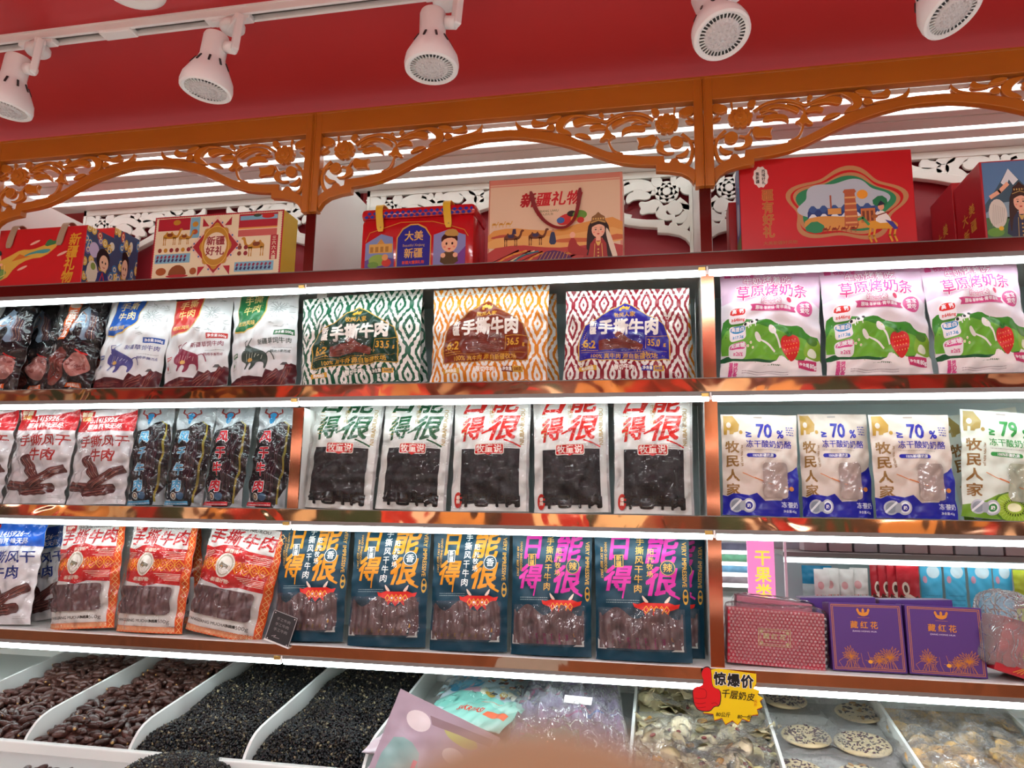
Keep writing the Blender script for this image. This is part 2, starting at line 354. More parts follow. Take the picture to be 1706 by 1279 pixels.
# the joint cover seen left of the second lamp
q = atz(190, 48, 2.64); box('rail_joint', q.x - .045, q.x + .045, -.017, .017, -.027, -.012, M_PLW, tr, .004)
M_VENT = mat('lamp_black_vents', (.015, .015, .015), .5)
M_LENS = mat('lamp_frosted_lens', (.62, .58, .58), .25, bump=.5, bscale=160, detail=0)
def spot_lamp(face, label, tilt=(.0, .0), ax=1):
    """face: centre of the lens; the head hangs from the track by a bent arm"""
    fx, fy, fz = face
    t = thing('track_spotlight', label, 'spotlight', face, 'track spotlights')
    R3 = Matrix.Rotation(tilt[0], 4, 'X') @ Matrix.Rotation(tilt[1], 4, 'Y')
    bm = bmesh.new(); bm_lathe(bm, [(.046, .003), (.0525, -.001), (.057, .002), (.0585, .012), (.056, .028), (.044, .052), (.032, .074), (.0285, .086), (.0285, .135), (.0265, .1405), (.012, .1425), (.001, .143)], 36, R3)
    bm_obj('lamp_housing', bm, M_PLW, t, angle=.7)
    bm = bmesh.new(); bm_lathe(bm, [(.0005, .0045), (.048, .0045)], 36, R3)
    bm_obj('vent_ring', bm, M_VENT, t)
    bm = bmesh.new()
    for k in range(36):
        m_ = R3 @ Matrix.Rotation(2 * PI * k / 36, 4, 'Z'); bm_box(bm, .0355, .0465, -.0009, .0009, .0015, .0045, 0, 0, m_)
    bm_obj('ring_fins', bm, M_PLW, t)
    bm = bmesh.new(); bm_lathe(bm, [(.0005, -.0035), (.02, -.003), (.030, -.0012), (.0355, .001), (.0365, .004)], 32, R3)
    for r_, n_ in ((.008, 6), (.017, 12), (.026, 18)):
        for k in range(n_):
            a = 2 * PI * k / n_; b2 = bmesh.new(); bmesh.ops.create_icosphere(b2, subdivisions=1, radius=.0034)
            b2.transform(R3 @ Matrix.Translation((r_ * math.cos(a), r_ * math.sin(a), -.0022))); tm = bpy.data.meshes.new('x'); b2.to_mesh(tm); b2.free(); bm.from_mesh(tm); bpy.data.meshes.remove(tm)
    bm_obj('lens', bm, M_LENS, t)
    bm = bmesh.new()
    for k in range(10):
        m_ = R3 @ Matrix.Rotation(2 * PI * k / 10 + .2, 4, 'Z') @ Matrix.Translation((.0385, 0, .0645)) @ Matrix.Rotation(-.5, 4, 'Y'); bm_box(bm, -.001, .0012, -.0022, .0022, -.011, .009, 0, 0, m_)
    bm_obj('cooling_slots', bm, M_VENT, t)
    # arm: from the side of the neck up to the adapter in the track
    nk = R3 @ Vector((.030 * ax, 0, .112)); el = R3 @ Vector((.052 * ax, 0, .108)); up = Vector((el.x + .004, el.y + .004, 2.614 - fz))
    ad = Vector((el.x - .035 * ax, -.425 - fy, 2.614 - fz))
    bm = bmesh.new(); bm_tube(bm, [nk, el], .014, 14)
    def bar(p, q, w_, h_):
        d = (q - p); L_ = d.length; mt = Matrix.Translation(p) @ d.to_track_quat('Z', 'X').to_matrix().to_4x4(); bm_box(bm, -w_, w_, -h_, h_, -.008, L_ + .006, .003, 0, mt)
    bar(el, up, .008, .0125); bar(up, ad, .008, .0125)
    bm_obj('arm', bm, M_PLW, t)
    bm = bmesh.new(); mt = Matrix.Translation((ad.x, ad.y, 2.618 - fz)); bm_lathe(bm, [(.001, -.010), (.024, -.010), (.029, -.004), (.029, .006), (.020, .016), (.001, .016)], 24, mt)
    bm_box(bm, ad.x - .05, ad.x + .05, ad.y - .012, ad.y + .012, 2.630 - fz, 2.645 - fz, .003)
    bm_obj('track_adapter', bm, M_PLW, t)
    return t
for (px, py), lb, tl in (((8, 184), 'white track spotlight cut off by the left edge, nearest the left frieze', (-.02, .12)), ((342, 152), 'white track spotlight hanging left of centre above the camel gift box', (-.03, .10)),
                         ((719, 116), 'white track spotlight hanging above the red tin with yellow handles', (-.06, -.03)), ((1204, 60), 'white track spotlight hanging above the right gilded post', (-.36, -.22)),
                         ((1590, 22), 'rightmost white track spotlight, tilted and cut by the top edge', (-.30, -.38))):
    f_ = at(px, py, -.465); spot_lamp(f_, lb, tl)
q = atz(219, -11, 2.645)
dl = thing('recessed_downlight', 'round white downlight in the red ceiling at the top edge', 'downlight', (q.x, q.y, 2.66))
bm = bmesh.new(); bm_lathe(bm, [(.040, -.004), (.052, -.012), (.062, -.012), (.072, -.004), (.073, 0)], 36); bm_obj('trim_ring', bm, M_PLW, dl)
bm = bmesh.new(); bm_lathe(bm, [(.0005, -.006), (.040, -.006)], 32); bm_obj('diffuser', bm, mat('downlight_diffuser', (.8, .76, .74), .5), dl)
# ---------------------------------------------------------------- shelving
PX0, PX1 = -.970, .115; PITCH = PX1 - PX0; POSTS = [PX0 - PITCH, PX0, PX1, PX1 + PITCH]
XL, XR = POSTS[0] - .6, POSTS[3] + .1
rack = thing('display_shelving', 'tall lit shelving unit with mirrored rose-gold shelf edges', 'shelving', (-.4, .2, 0))
def rb(name, x0, x1, y0, y1, z0, z1, m, par=None, bevel=0):
    o = box(name, x0 + .4, x1 + .4, y0 - .2, y1 - .2, z0, z1, m, par or rack, bevel); return o
def rsub(name, par, *a, **k):
    o = rb(name, *a, **k); o.parent = par; return o
SH = [(2.155, 2.121, 2.109, 2.0935), (1.833, 1.800, 1.789, 1.7755), (1.500, 1.469, 1.459, 1.445), (1.156, 1.129, 1.120, 1.106)]
TOPS = [s[0] for s in SH]
for i, (zt, zf, zl, zb) in enumerate(SH):
    bd = rb('shelf_board', XL, XR, .003, .40, zt - .018, zt - .001, M_WHITE)
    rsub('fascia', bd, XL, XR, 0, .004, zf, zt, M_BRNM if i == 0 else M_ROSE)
    rsub('top_lip', bd, XL, XR, -.002, .014, zt - .001, zt + .001, M_PLW if i == 3 else M_STEEL)
    rsub('metal_edge', bd, XL, XR, -.002, .016, zl, zf, M_STEEL)
    bm = bmesh.new()
    for a, b in zip([XL] + POSTS[1:3], POSTS[1:3] + [XR]): bm_box(bm, a + .404, b + .396, -.200, -.190, zb, zl, .002)
    o = bm_obj('light_strip', bm, M_LED, bd)
    rsub('back_lip', bd, XL, XR, .02, .023, zb + .004, zt - .018, M_STEEL)
    for px_ in POSTS[1:3]:
        rsub('brass_clip', bd, px_ - .022, px_ - .004, -.004, .004, zl - .003, zl + .007, M_CLIP, bevel=.001)
        rsub('cable_hook', bd, px_ - .002, px_ + .002, -.004, .002, zb + .004, zl + .008, M_PLW, bevel=.0008)
for i, p in enumerate(POSTS):
    y0 = .10 if i == 1 else .006            # the left upright is notched back behind rows two and four, where packs stand in front of it
    up = rb('upright', p - .015, p + .015, y0, .40, 1.157, 2.5, M_WHITE)
    if i == 1:
        for a_, b_ in ((1.50, 1.771), (2.156, 2.5)): rsub('upright_nose', up, p - .015, p + .015, .006, .10, a_, b_, M_WHITE)
        for a_, b_ in ((1.157, 1.44), (1.834, 2.09)): rsub('upright_face', up, p - .0155, p + .0155, .0955, .10, a_, b_, M_UPF)
        rsub('upright_face', up, p - .0155, p + .0155, .0015, .006, 1.50, 1.771, M_UPF)
    else: rsub('upright_face', up, p - .0155, p + .0155, .0015, .006, 1.14, 2.121, M_UPF)
    rsub('upright_face', up, p - .014, p + .014, .0015, .006, 2.156, 2.36, M_BRNM)
# back panels: pale glossy boards behind rows two and three, open aperture behind the lowest row of the right bay
for k, (a, b) in enumerate(zip(POSTS, POSTS[1:])):
    for r in range(3):
        z0, z1 = SH[r + 1][0], SH[r][0] - .018
        if r == 2 and k == 2: continue
        rb('back_panel', a + .016, b - .016, .36, .37, z0, z1, M_BACK)
    rb('back_panel', a + .016, b - .016, .395, .40, 2.155, 2.56, M_MAROON)
# canopy of white slats with light lines
cy = [(.013, .018), (.045, .098), (.122, .154), (.160, .214), (.236, .286), (.310, .36)]
for y0, y1 in cy: rb('canopy_slat', XL, XR, y0, y1, 2.549, 2.562, M_SLAT, bevel=.002)
for y in (.028, .110, .225, .298): rb('canopy_light_line', XL, XR, y - .007, y + .006, 2.5495, 2.556, M_LEDC)
rb('canopy_top', XL, XR, .013, .40, 2.563, 2.60, M_SLAT)
rb('ceiling_fill', XL, XR, .03, .37, 2.601, 2.606, mat('ceiling_fill_glow', (1, .97, .95), .4, emit=CEIL_FILL_E))  # hidden glowing panel added on the canopy to brighten the red ceiling
rb('canopy_joint', XL, XR, .155, .159, 2.553, 2.562, M_DARK)
# ---------------------------------------------------------------- carved fret panels
FO = (840, 110, 4.736)
XC = (PX0 + PX1) / 2
def tz(p): v = at(FO[0] + p[0] / FO[2], FO[1] + p[1] / FO[2], 0); return (v.x - XC, v.z - 2.3)
T = lambda L: [tz(p) for p in L]
HALF = PITCH / 2
arch = T([(50, 515), (200, 518), (350, 533), (480, 553), (540, 572), (640, 618), (740, 658), (820, 688), (900, 704), (1000, 716), (1100, 724), (1260, 722), (1268, 770), (1300, 776), (1318, 748), (1345, 737), (1370, 746), (1385, 772), (1440, 790), (1510, 832), (1516, 860), (1500, 950), (1495, 938), (1460, 893), (1400, 862), (1300, 846), (1198, 842), (1195, 797), (1040, 792), (930, 780), (830, 756), (720, 716), (620, 681), (520, 647), (420, 621), (290, 596), (160, 581), (50, 576)])
arch = [(max(x, .002), z) for x, z in arch]
BEAMZ = 2.562 - 2.3
leaves = [[(92, 432), (112, 468), (150, 490), (215, 500), (330, 503), (350, 522), (200, 524), (120, 518), (90, 485)],
          [(215, 445), (240, 418), (268, 445), (330, 448), (352, 468), (230, 487), (213, 468)],
          [(420, 535), (398, 480), (430, 430), (500, 398), (570, 398), (490, 450), (465, 500), (505, 512), (545, 552), (470, 552)],
          [(530, 442), (600, 408), (720, 425), (785, 462), (700, 458), (640, 455), (560, 492)],
          [(668, 492), (720, 462), (800, 472), (806, 512), (740, 502), (680, 522)], [(540, 548), (620, 532), (680, 558), (692, 584), (600, 572)],
          [(838, 472), (900, 428), (1000, 398), (1100, 408), (1155, 440), (1080, 452), (1060, 432), (980, 432), (900, 472), (858, 502)],
          [(920, 565), (933, 500), (1000, 478), (1060, 468), (1125, 500), (1100, 522), (1020, 517), (955, 532)],
          [(1368, 372), (1420, 330), (1502, 318), (1500, 382), (1440, 412), (1388, 402)], [(738, 402), (765, 366), (795, 398), (780, 425)], [(830, 400), (850, 375), (880, 405), (855, 420)],
          [(1155, 345), (1205, 335), (1235, 380), (1200, 410), (1165, 395)],
          [(1036, 568), (1100, 578), (1180, 540), (1205, 580), (1180, 642), (1110, 640), (1045, 662), (1068, 612)],
          [(1215, 600), (1262, 610), (1255, 660), (1290, 690), (1350, 680), (1330, 702), (1260, 706), (1190, 672)],
          [(1310, 580), (1352, 552), (1400, 570), (1420, 620), (1380, 655), (1330, 650), (1305, 620)],
          [(340, 425), (400, 395), (470, 400), (420, 440), (335, 450)], [(1420, 430), (1500, 440), (1500, 470), (1440, 460)],
          [(335, 480), (400, 460), (405, 515), (335, 525)], [(1330, 720), (1420, 690), (1450, 640), (1462, 690), (1420, 735)]]
bell = [(745, 596), (790, 550), (800, 510), (832, 510), (845, 545), (890, 562), (850, 577), (832, 604), (810, 582), (782, 602)]
stems = [([(330, 455), (420, 440), (500, 405), (600, 395), (700, 415), (800, 450), (840, 425), (900, 392), (1000, 375), (1100, 388), (1180, 430)], .009),
         ([(812, 520), (808, 480), (850, 440), (930, 405)], .008), ([(825, 595), (838, 640), (870, 685), (935, 700)], .008), ([(1400, 540), (1465, 590), (1490, 660), (1480, 730), (1450, 785), (1400, 800)], .011),
         ([(1160, 470), (1060, 480), (960, 505)], .006), ([(1380, 400), (1440, 375), (1500, 350)], .006), ([(1360, 560), (1430, 590), (1505, 600)], .006), ([(1200, 560), (1240, 620), (1300, 600)], .007),
         ([(1000, 470), (1060, 440), (1130, 460)], .006), ([(1340, 395), (1345, 330)], .006), ([(1500, 440), (1420, 400), (1500, 330)], .006)]
fc = tz((1283, 462))
def petals(n, r0, r1, wd, ph):
    out = []
    for k in range(n):
        a = 2 * PI * k / n + ph; q = [(r0, -wd * .4), (r0 + (r1 - r0) * .55, -wd), (r1 * .97, -wd * .7), (r1, 0), (r1 * .97, wd * .7), (r0 + (r1 - r0) * .55, wd), (r0, wd * .4)]
        out.append([(fc[0] + x * math.cos(a) - y * math.sin(a), fc[1] + (x * math.sin(a) + y * math.cos(a)) * .93) for x, y in q])
    return out
def joinm(meshes, flip=False, mt=Matrix()):
    bm = bmesh.new()
    for me in meshes: bm.from_mesh(me)
    if flip: mt = mt @ Matrix.Scale(-1, 4, (1, 0, 0))
    bm.transform(mt)
    if flip: bmesh.ops.reverse_faces(bm, faces=bm.faces[:])
    me = bpy.data.meshes.new('m'); bm.to_mesh(me); bm.free(); return me
def frets(mat_b, mat_c, flatness, edge, grow=0):
    def flat_mesh(p, e, b): return globals()['flat_mesh'](p, e, b, 1, grow)
    th = .009
    M_ = {}
    leafs = [flat_mesh([chaikin(T(l), 2)], .005 * flatness, edge) for l in leaves]
    vein = []
    for l in leaves:
        p = T(l)
    bl = flat_mesh([chaikin(T(bell), 1)], .006 * flatness, edge)
    st = []
    for s, wd in stems:
        p = chaikin(T(s), 2, False); d = np.gradient(p, axis=0); n = np.stack([-d[:, 1], d[:, 0]], 1) / np.hypot(d[:, 0], d[:, 1])[:, None]
        tp = (np.linspace(.75, 1, len(p)) * wd / 2)[:, None]; st.append(flat_mesh([np.vstack([p + n * tp, (p - n * tp)[::-1]])], .0042 * flatness, min(edge, wd * .35)))
    fl_ = [flat_mesh([chaikin(p, 1)], .006 * flatness, edge * .8) for p in petals(9, .006, .031, .0105, .2)]
    fl2 = [flat_mesh([chaikin(p, 1)], .009 * flatness, edge * .8) for p in petals(6, .003, .0185, .0085, 0)]
    core = [flat_mesh([[(fc[0] + .0065 * math.cos(a * PI / 5), fc[1] + .0065 * math.sin(a * PI / 5)) for a in range(10)]], .012 * flatness, edge * .8)]
    ar = flat_mesh([arch + [(-x, z) for x, z in arch[::-1]]], .009, .002)
    return dict(arch=ar, leaf=leafs, bell=[bl], stem=st, petal=fl_, petal2=fl2, core=core)
FR = frets(M_GOLD, M_CARVE, 1.0, .0022); FB = frets(M_FRET, M_FRET, .8, .001, .0062)
def place_frieze(k, yb, zoff, mb, mc, label, group, front=True):
    xc = POSTS[k] + HALF
    t = thing('carved_frieze' if front else 'fretwork_panel', label, 'frieze', (xc, yb, 2.3 + zoff), group)
    def add(name, me, m, flip):
        o = bpy.data.objects.new(name, joinm(me, flip)); o.data.materials.clear(); o.data.materials.append(m); o.data.set_sharp_from_angle(angle=.6); link(o, t); return o
    add('arch_rail', [FR['arch']], mb, False)
    for flip in (False, True):
        if front:
            for me in FR['leaf']: add('carved_leaf', [me], mc, flip)
            add('bell_flower', FR['bell'], mc, flip); add('scroll_stem', FR['stem'], mc, flip)
            fo = add('rosette', FR['petal'] + FR['petal2'] + FR['core'], mc, flip)
        else: add('scrollwork', FR['leaf'] + FR['bell'] + FR['stem'] + FR['petal'] + FR['petal2'], mc, flip)
    return t
for k, lb in enumerate(('left', 'middle', 'right')):
    t = place_frieze(k, .0, 0, M_GOLD, M_CARVE, 'gilded wooden arch frieze with carved peonies, %s bay' % lb, 'gilded friezes')
    # beam and posts belong to the frieze
    zt = .327
    bm = bmesh.new(); bm_box(bm, -HALF, HALF, -.014, .012, BEAMZ, zt, .002); bm_obj('beam', bm, M_GOLD, t)
    bm = bmesh.new(); bm_box(bm, -HALF, HALF, -.017, -.013, zt - .006, zt + .001, .001); bm_obj('beam_moulding', bm, M_GOLD, t)
    for s in (-1, 1):
        bm = bmesh.new(); a, b = sorted((s * (HALF - .024), s * HALF)); bm_box(bm, a, b - (.0006 if s > 0 else 0), -.016, .012, .026, zt, .002)
        bm_obj('post', bm, M_GOLD, t)
        bm = bmesh.new(); a, b = sorted((s * (HALF - .006), s * (HALF - .0035))); bm_box(bm, a, b, -.0185, -.014, .026, zt, .0008); bm_obj('post_reed', bm, M_GOLD, t)
    # white fretwork at the back of the same bay
    w_ = thing('white_fretwork', 'white cut-out arch fretwork at the back of the top shelf, %s bay' % lb, 'fretwork', (POSTS[k] + HALF, .362, 2.27), 'white fretwork panels')
    parts = []
    for flip in (False, True):
        o = bpy.data.objects.new('scrollwork', joinm(FB['leaf'] + FB['bell'] + FB['stem'] + FB['petal'] + FB['petal2'] + FB['core'], flip)); o.data.materials.clear(); o.data.materials.append(M_FRET); link(o, w_)
        if flip: o = bpy.data.objects.new('arch_rail', joinm([FR['arch']])); o.data.materials.clear(); o.data.materials.append(M_FRET); link(o, w_)
    for s in (-1, 1):
        a, b = sorted((s * (HALF - .026), s * (HALF - .016))); box('post', a, b, -.008, .010, -.11, .28, M_FRET, w_)
    box('beam', -HALF + .016, HALF - .016, -.008, .010, .258, .278, M_FRET, w_)
# ---------------------------------------------------------------- soft packs: shape, print, windows, sleeves
P_MATTE = pmat('matte_foil_print', .42, .22, 11); P_GLOSS = pmat('glossy_film_print', .2, .3, 12); P_SATIN = pmat('pearl_film_print', .3, .35, 9)
P_PAPER = pmat('printed_card', .38, 0); P_TIN = pmat('printed_tin', .18, 0, coat=.5)
F_WIN = film('window_film', .26, 9, .06, haze=.02); F_SLEEVE = film('clear_sleeve_film', .62, 3.6, .05, haze=.008, distort=1.8, ior=1.33); F_BAG = film('crumpled_clear_bag', 1.0, 10, .09, haze=.16, distort=2)
M_MEAT = mat('dried_beef', (.085, .028, .030), .38, bump=.7, bscale=70, vary=.6, vscale=40, stretch=(1, 1, .35))
M_MEATD = mat('dark_beef_slab', (.011, .008, .010), .45, spec=.3, bump=.5, bscale=40, vary=.5, vscale=18)
M_MEATG = mat('grey_beef_sticks', (.12, .060, .062), .35, bump=.6, bscale=60, vary=.5, vscale=30, stretch=(1, 1, .3))
def surf(w, h, T, g=((0, .30), (.06, .62), (.3, 1), (.62, .8), (.88, .25), (.95, .06), (1, .03)), amp=.0012, seed=1, pinch=.03, px=2.5, sag=0.0):
    r = np.random.default_rng(seed); gx, gy = zip(*g); comps = []
    for _ in range(9):
        wl = r.uniform(2.2, 6.5); an = r.uniform(0, PI); comps.append((2 * PI / wl * math.cos(an), 2 * PI / wl * math.sin(an), r.uniform(0, 6.3), amp * wl / 6.5))
    tw = r.uniform(-.004, .004)
    def S(x, y, o=0.0, back=False):
        x = np.asarray(x, float); y = np.asarray(y, float); u = np.clip(2 * x / w - 1, -1.02, 1.02); v = np.clip(y / h, 0, 1)
        gg = np.interp(v, gx, gy); gs = (gg + np.interp(np.clip(v - .04, 0, 1), gx, gy) + np.interp(np.clip(v + .04, 0, 1), gx, gy)) / 3
        prof = 1 - np.abs(u) ** px
        d = T * np.maximum(prof, -.02) * gs; wr = sum(a * np.sin(kx * x + ky * y + p) for kx, ky, p, a in comps)
        d = d + wr * (.35 + .65 * np.minimum(1, 3 * (1 - v))) + tw * u * v
        X = (x - w / 2) / 100 * (1 - pinch * gs) ; Y = -d - o; Z = y / 100 + sag * (1 - prof) * 0
        if back: Y = T * .35 * np.maximum(prof, 0) * gs + .0012 - wr * .5 + tw * u * v * -1
        return np.stack([X, Y, Z], -1)
    return S
def snormals(S, x, y, e=.12):
    a = S(x + e, y) - S(x - e, y); b = S(x, y + e) - S(x, y - e); n = np.cross(a, b); return n / (np.linalg.norm(n, axis=1)[:, None] + 1e-12)
def body_mesh(name, S, art, base, m, parent, back='#c9c9cc', ng=None, maxe=.6):
    w, h = art.w, art.h; nx = max(10, int(w / .6)); ny = max(12, int(h / .6)); gx, gy = np.meshgrid(np.linspace(0, w, nx + 1), np.linspace(0, h, ny + 1)); gx, gy = gx.ravel(), gy.ravel()
    F = S(gx, gy); B = S(gx, gy, back=True); i = np.arange(ny)[:, None] * (nx + 1) + np.arange(nx)[None, :]; i = i.ravel(); q = np.stack([i, i + 1, i + nx + 2, i + nx + 1], 1); n0 = len(gx)
    ed = np.concatenate([np.arange(nx + 1), np.arange(1, ny + 1) * (nx + 1) + nx, ny * (nx + 1) + np.arange(nx - 1, -1, -1), np.arange(ny - 1, 0, -1) * (nx + 1)]); e2 = np.roll(ed, -1)
    rim = np.stack([ed + n0, e2 + n0, e2, ed], 1)
    P, Q, O = art.tris(maxe, .0002); DN = snormals(S, P[:, 0], P[:, 1]) if len(P) else np.zeros((0, 3))
    D = S(P[:, 0], P[:, 1], 0.0) + DN * (O[:, None] + .0003) if len(P) else np.zeros((0, 3))
    NF = snormals(S, gx, gy); NB = -snormals(lambda a, b: S(a, b, back=True), gx, gy)
    V = np.concatenate([F, B, D]); cols = np.concatenate([np.tile(lin(base), (n0, 1)), np.tile(lin(back), (n0, 1)), Q])
    Fs = [q, q[:, ::-1] + n0, rim]
    if len(P): Fs.append(np.arange(len(P)).reshape(-1, 3) + 2 * n0)
    o = np_mesh(name, V, Fs, cols, m, parent)
    N = np.concatenate([NF, NB, DN])
    if len(o.data.vertices) == len(N): o.data.normals_split_custom_set_from_vertices([tuple(n) for n in N])
    return o
def patch(name, S, x0, y0, x1, y1, m, parent, off=.0008, amp=0, seed=0, n=.4, sticks=0, r=0, top=None):
    """a sheet or a row of strips following the pack's front"""
    nx = max(6, int((x1 - x0) / n)); ny = max(6, int((y1 - y0) / n)); gx, gy = np.meshgrid(np.linspace(0, 1, nx + 1), np.linspace(0, 1, ny + 1)); gx, gy = gx.ravel(), gy.ravel()
    yt = (y1 + (top(gx) if top else 0)); X = x0 + gx * (x1 - x0); Yy = y0 + gy * (yt - y0); rr = np.random.default_rng(seed); o = np.full(len(X), off)
    if amp:
        for _ in range(7):
            wl = rr.uniform(1.2, 4); an = rr.uniform(0, PI); o = o + amp * .35 * (1 + np.sin(2 * PI / wl * (X * math.cos(an) + Yy * math.sin(an)) + rr.uniform(0, 6)))
    if sticks:
        ph = X + .5 * np.sin(Yy * .35 + seed); o = o + .0055 * np.abs(np.sin(ph * PI / sticks)) ** .6
    if r:
        cxm, cym = (x0 + x1) / 2, (y0 + y1) / 2; dx = np.abs(X - cxm) - (x1 - x0) / 2 + r; dy = np.abs(Yy - cym) - (y1 - y0) / 2 + r; mk = (dx > 0) & (dy > 0); ln = np.hypot(dx, dy); k = np.where(mk & (ln > r), r / np.maximum(ln, 1e-6), 1)
        sx_ = np.sign(X - cxm); sy_ = np.sign(Yy - cym); X = np.where(mk & (ln > r), cxm + sx_ * ((x1 - x0) / 2 - r + dx * k), X); Yy = np.where(mk & (ln > r), cym + sy_ * ((y1 - y0) / 2 - r + dy * k), Yy)
    P = S(X, Yy, 0.0); P[:, 1] -= o; i = (np.arange(ny)[:, None] * (nx + 1) + np.arange(nx)[None, :]).ravel(); q = np.stack([i, i + 1, i + nx + 2, i + nx + 1], 1)
    return np_mesh(name, P, [q], None, m, parent)
def print_on(name, S, art, m, parent, off=.003, maxe=.75):
    P, Q, O = art.tris(maxe, .0002)
    N = snormals(S, P[:, 0], P[:, 1]); D = S(P[:, 0], P[:, 1], 0.0); D[:, 1] -= off + O
    o = np_mesh(name, D, [np.arange(len(P)).reshape(-1, 3)], Q, m, parent); return o
def dup(root, label, group=None):
    c = root.copy(); link(c); c['label'] = label
    if group: c['group'] = group
    def rec(o, p):
        for ch in o.children:
            d = ch.copy(); C.objects.link(d); d.parent = p; rec(ch, d)
    rec(root, c); return c
def place(o, w, h, bl, br, top, Y0, z, lean=.12, roll=None, tl=None, yaw=0, sx=None, sz=None, dz=0):
    """stand a pack of w x h metres on shelf height z: bl/br pixel x of its foot, top pixel (x, y) of the middle of its upper edge"""
    def fx(px, zz, Y):
        lo, hi = -300, 2000; a = at(px, 300, Y); b = at(px, 1200, Y); t = (zz - a.z) / (b.z - a.z); return a.x + (b.x - a.x) * t
    x0, x1 = fx(bl, z, Y0), fx(br, z, Y0); k = (x1 - x0) / w if sx is None else sx; xm = (x0 + x1) / 2; hh = h
    for _ in range(4):
        p = at(top[0], top[1], Y0 + hh * math.sin(lean)); hh = math.hypot(p.z - z, 0) / math.cos(lean)
    s = hh / h if sz is None else sz; rl = math.atan2(p.x - xm, p.z - z) if roll is None else roll
    o.rotation_mode = 'XYZ'
    R_ = Matrix.Rotation(yaw, 4, 'Z') @ Matrix.Rotation(rl, 4, 'Y') @ Matrix.Rotation(-lean, 4, 'X')
    lift = abs(math.sin(rl)) * w * k / 2 * .0
    o.matrix_world = Matrix.Translation((xm, Y0, z + .0015 + lift + dz)) @ R_ @ Matrix.Diagonal((k, (k + s) / 2, s, 1)); return o
# -- small drawings shared by the prints
def beef_stick(a, x, y, L, wd, rot, col='#5a2622'):
    def f(q):
        r = random.Random(int(x * 31 + y * 7)); n = 8
        up = [(-L / 2 + L * k / n, wd / 2 * (.8 + .35 * r.random())) for k in range(n + 1)]; dn = [(-L / 2 + L * k / n, -wd / 2 * (.8 + .35 * r.random())) for k in range(n, -1, -1)]
        q.poly(up + dn, col, 1)
        for k in range(7):
            yy = wd * (-.36 + .12 * k); x0 = -L * r.uniform(.25, .46); q.line([(x0, yy), (x0 + L * r.uniform(.2, .5), yy + r.uniform(-.12, .12) * wd), (L * r.uniform(.2, .45), yy)], wd * .045, ['#8c4a40', '#3a1412', '#a8685a'][k % 3], ly=2)
    a.group(f, x, y, 1, False, rot)
def camel(q, col, col2='#7a3b12', s=1.0):
    P = lambda L: [(x * s, y * s) for x, y in L]
    q.poly(P([(-3, 3.2), (-2.9, 4.3), (-2, 4.8), (-1.4, 6.0), (-.7, 4.9), (.1, 4.9), (.7, 6.1), (1.4, 4.9), (2.1, 4.3), (2.9, 4.0), (3.6, 5.0), (3.9, 6.7), (4.6, 7.1), (5.4, 6.7), (5.4, 6.2), (4.7, 6.1), (4.4, 4.6), (3.6, 3.1), (2.4, 2.8), (-1, 2.7)]), col, 2)
    for x in (-2.6, -1.8, 1.6, 2.4): q.poly(P([(x - .35, 3.4), (x + .35, 3.4), (x + .1, 1.7), (x + .25, .1), (x - .2, 0), (x - .12, 1.7)]), col, 0, ly=1)
    q.poly(P([(-1.5, 5.1), (1.3, 5.1), (1.1, 3.6), (-1.2, 3.6)]), col2, 1)
def lady(q, hair='#2a1510', skin='#f0b89a', dress='#a82820', hat='#9a6a30', trim='#e0b860', s=1.0):
    q.poly([(-3.2, 0), (-2.6, 3.6), (-1.2, 4.9), (1.2, 4.9), (2.7, 3.6), (3.2, 0)], dress, 1)
    q.poly([(-2.3, .2), (-2.4, 5), (-1.9, 8.4), (0, 9.5), (1.9, 8.4), (2.5, 5), (2.9, .4), (1.9, .2), (1.5, 5), (-1.4, 5)], hair, 1)
    q.poly([(-.5, 4.4), (-.45, 5.6), (.45, 5.6), (.5, 4.4)], skin, 0); q.ell(0, 6.7, 1.35, 1.65, skin)
    q.poly([(-1.45, 7.2), (-1.2, 8.3), (0, 8.7), (1.2, 8.3), (1.45, 7.2), (.5, 7.9), (-.4, 7.8)], hair, 1)
    for sx_ in (-1, 1): q.ell(.52 * sx_, 6.75, .2, .13, '#1a0f0c', 8); q.line([(.3 * sx_, 7.15), (.78 * sx_, 7.18)], .07, '#2a1510'); q.ell(.85 * sx_, 6.2, .22, .14, '#f08a7a', 8)
    q.line([(0, 6.6), (.07, 6.25), (-.04, 6.2)], .05, '#c07a60'); q.poly([(-.36, 5.9), (0, 5.98), (.36, 5.9), (0, 5.62)], '#c0282a', 1)
    q.poly([(-1.5, 8.0), (-1.3, 9.5), (-.6, 9.9), (0, 10.5), (.6, 9.9), (1.3, 9.5), (1.5, 8.0), (0, 8.5)], hat, 0)
    for k in range(5): q.ell(-1.0 + k * .5, 9.05, .15, .2, trim, 8)
    q.line([(-1.45, 8.25), (0, 8.7), (1.45, 8.25)], .12, trim)
    q.poly([(-.7, 4.5), (0, 3.0), (.7, 4.5), (0, 4.1)], trim, 1); q.line([(-.9, .2), (-.7, 3.8)], .12, trim); q.line([(.9, .2), (.7, 3.8)], .12, trim)
    for k in range(4): q.ell(0, .5 + k * .7, .18, .18, trim, 8)
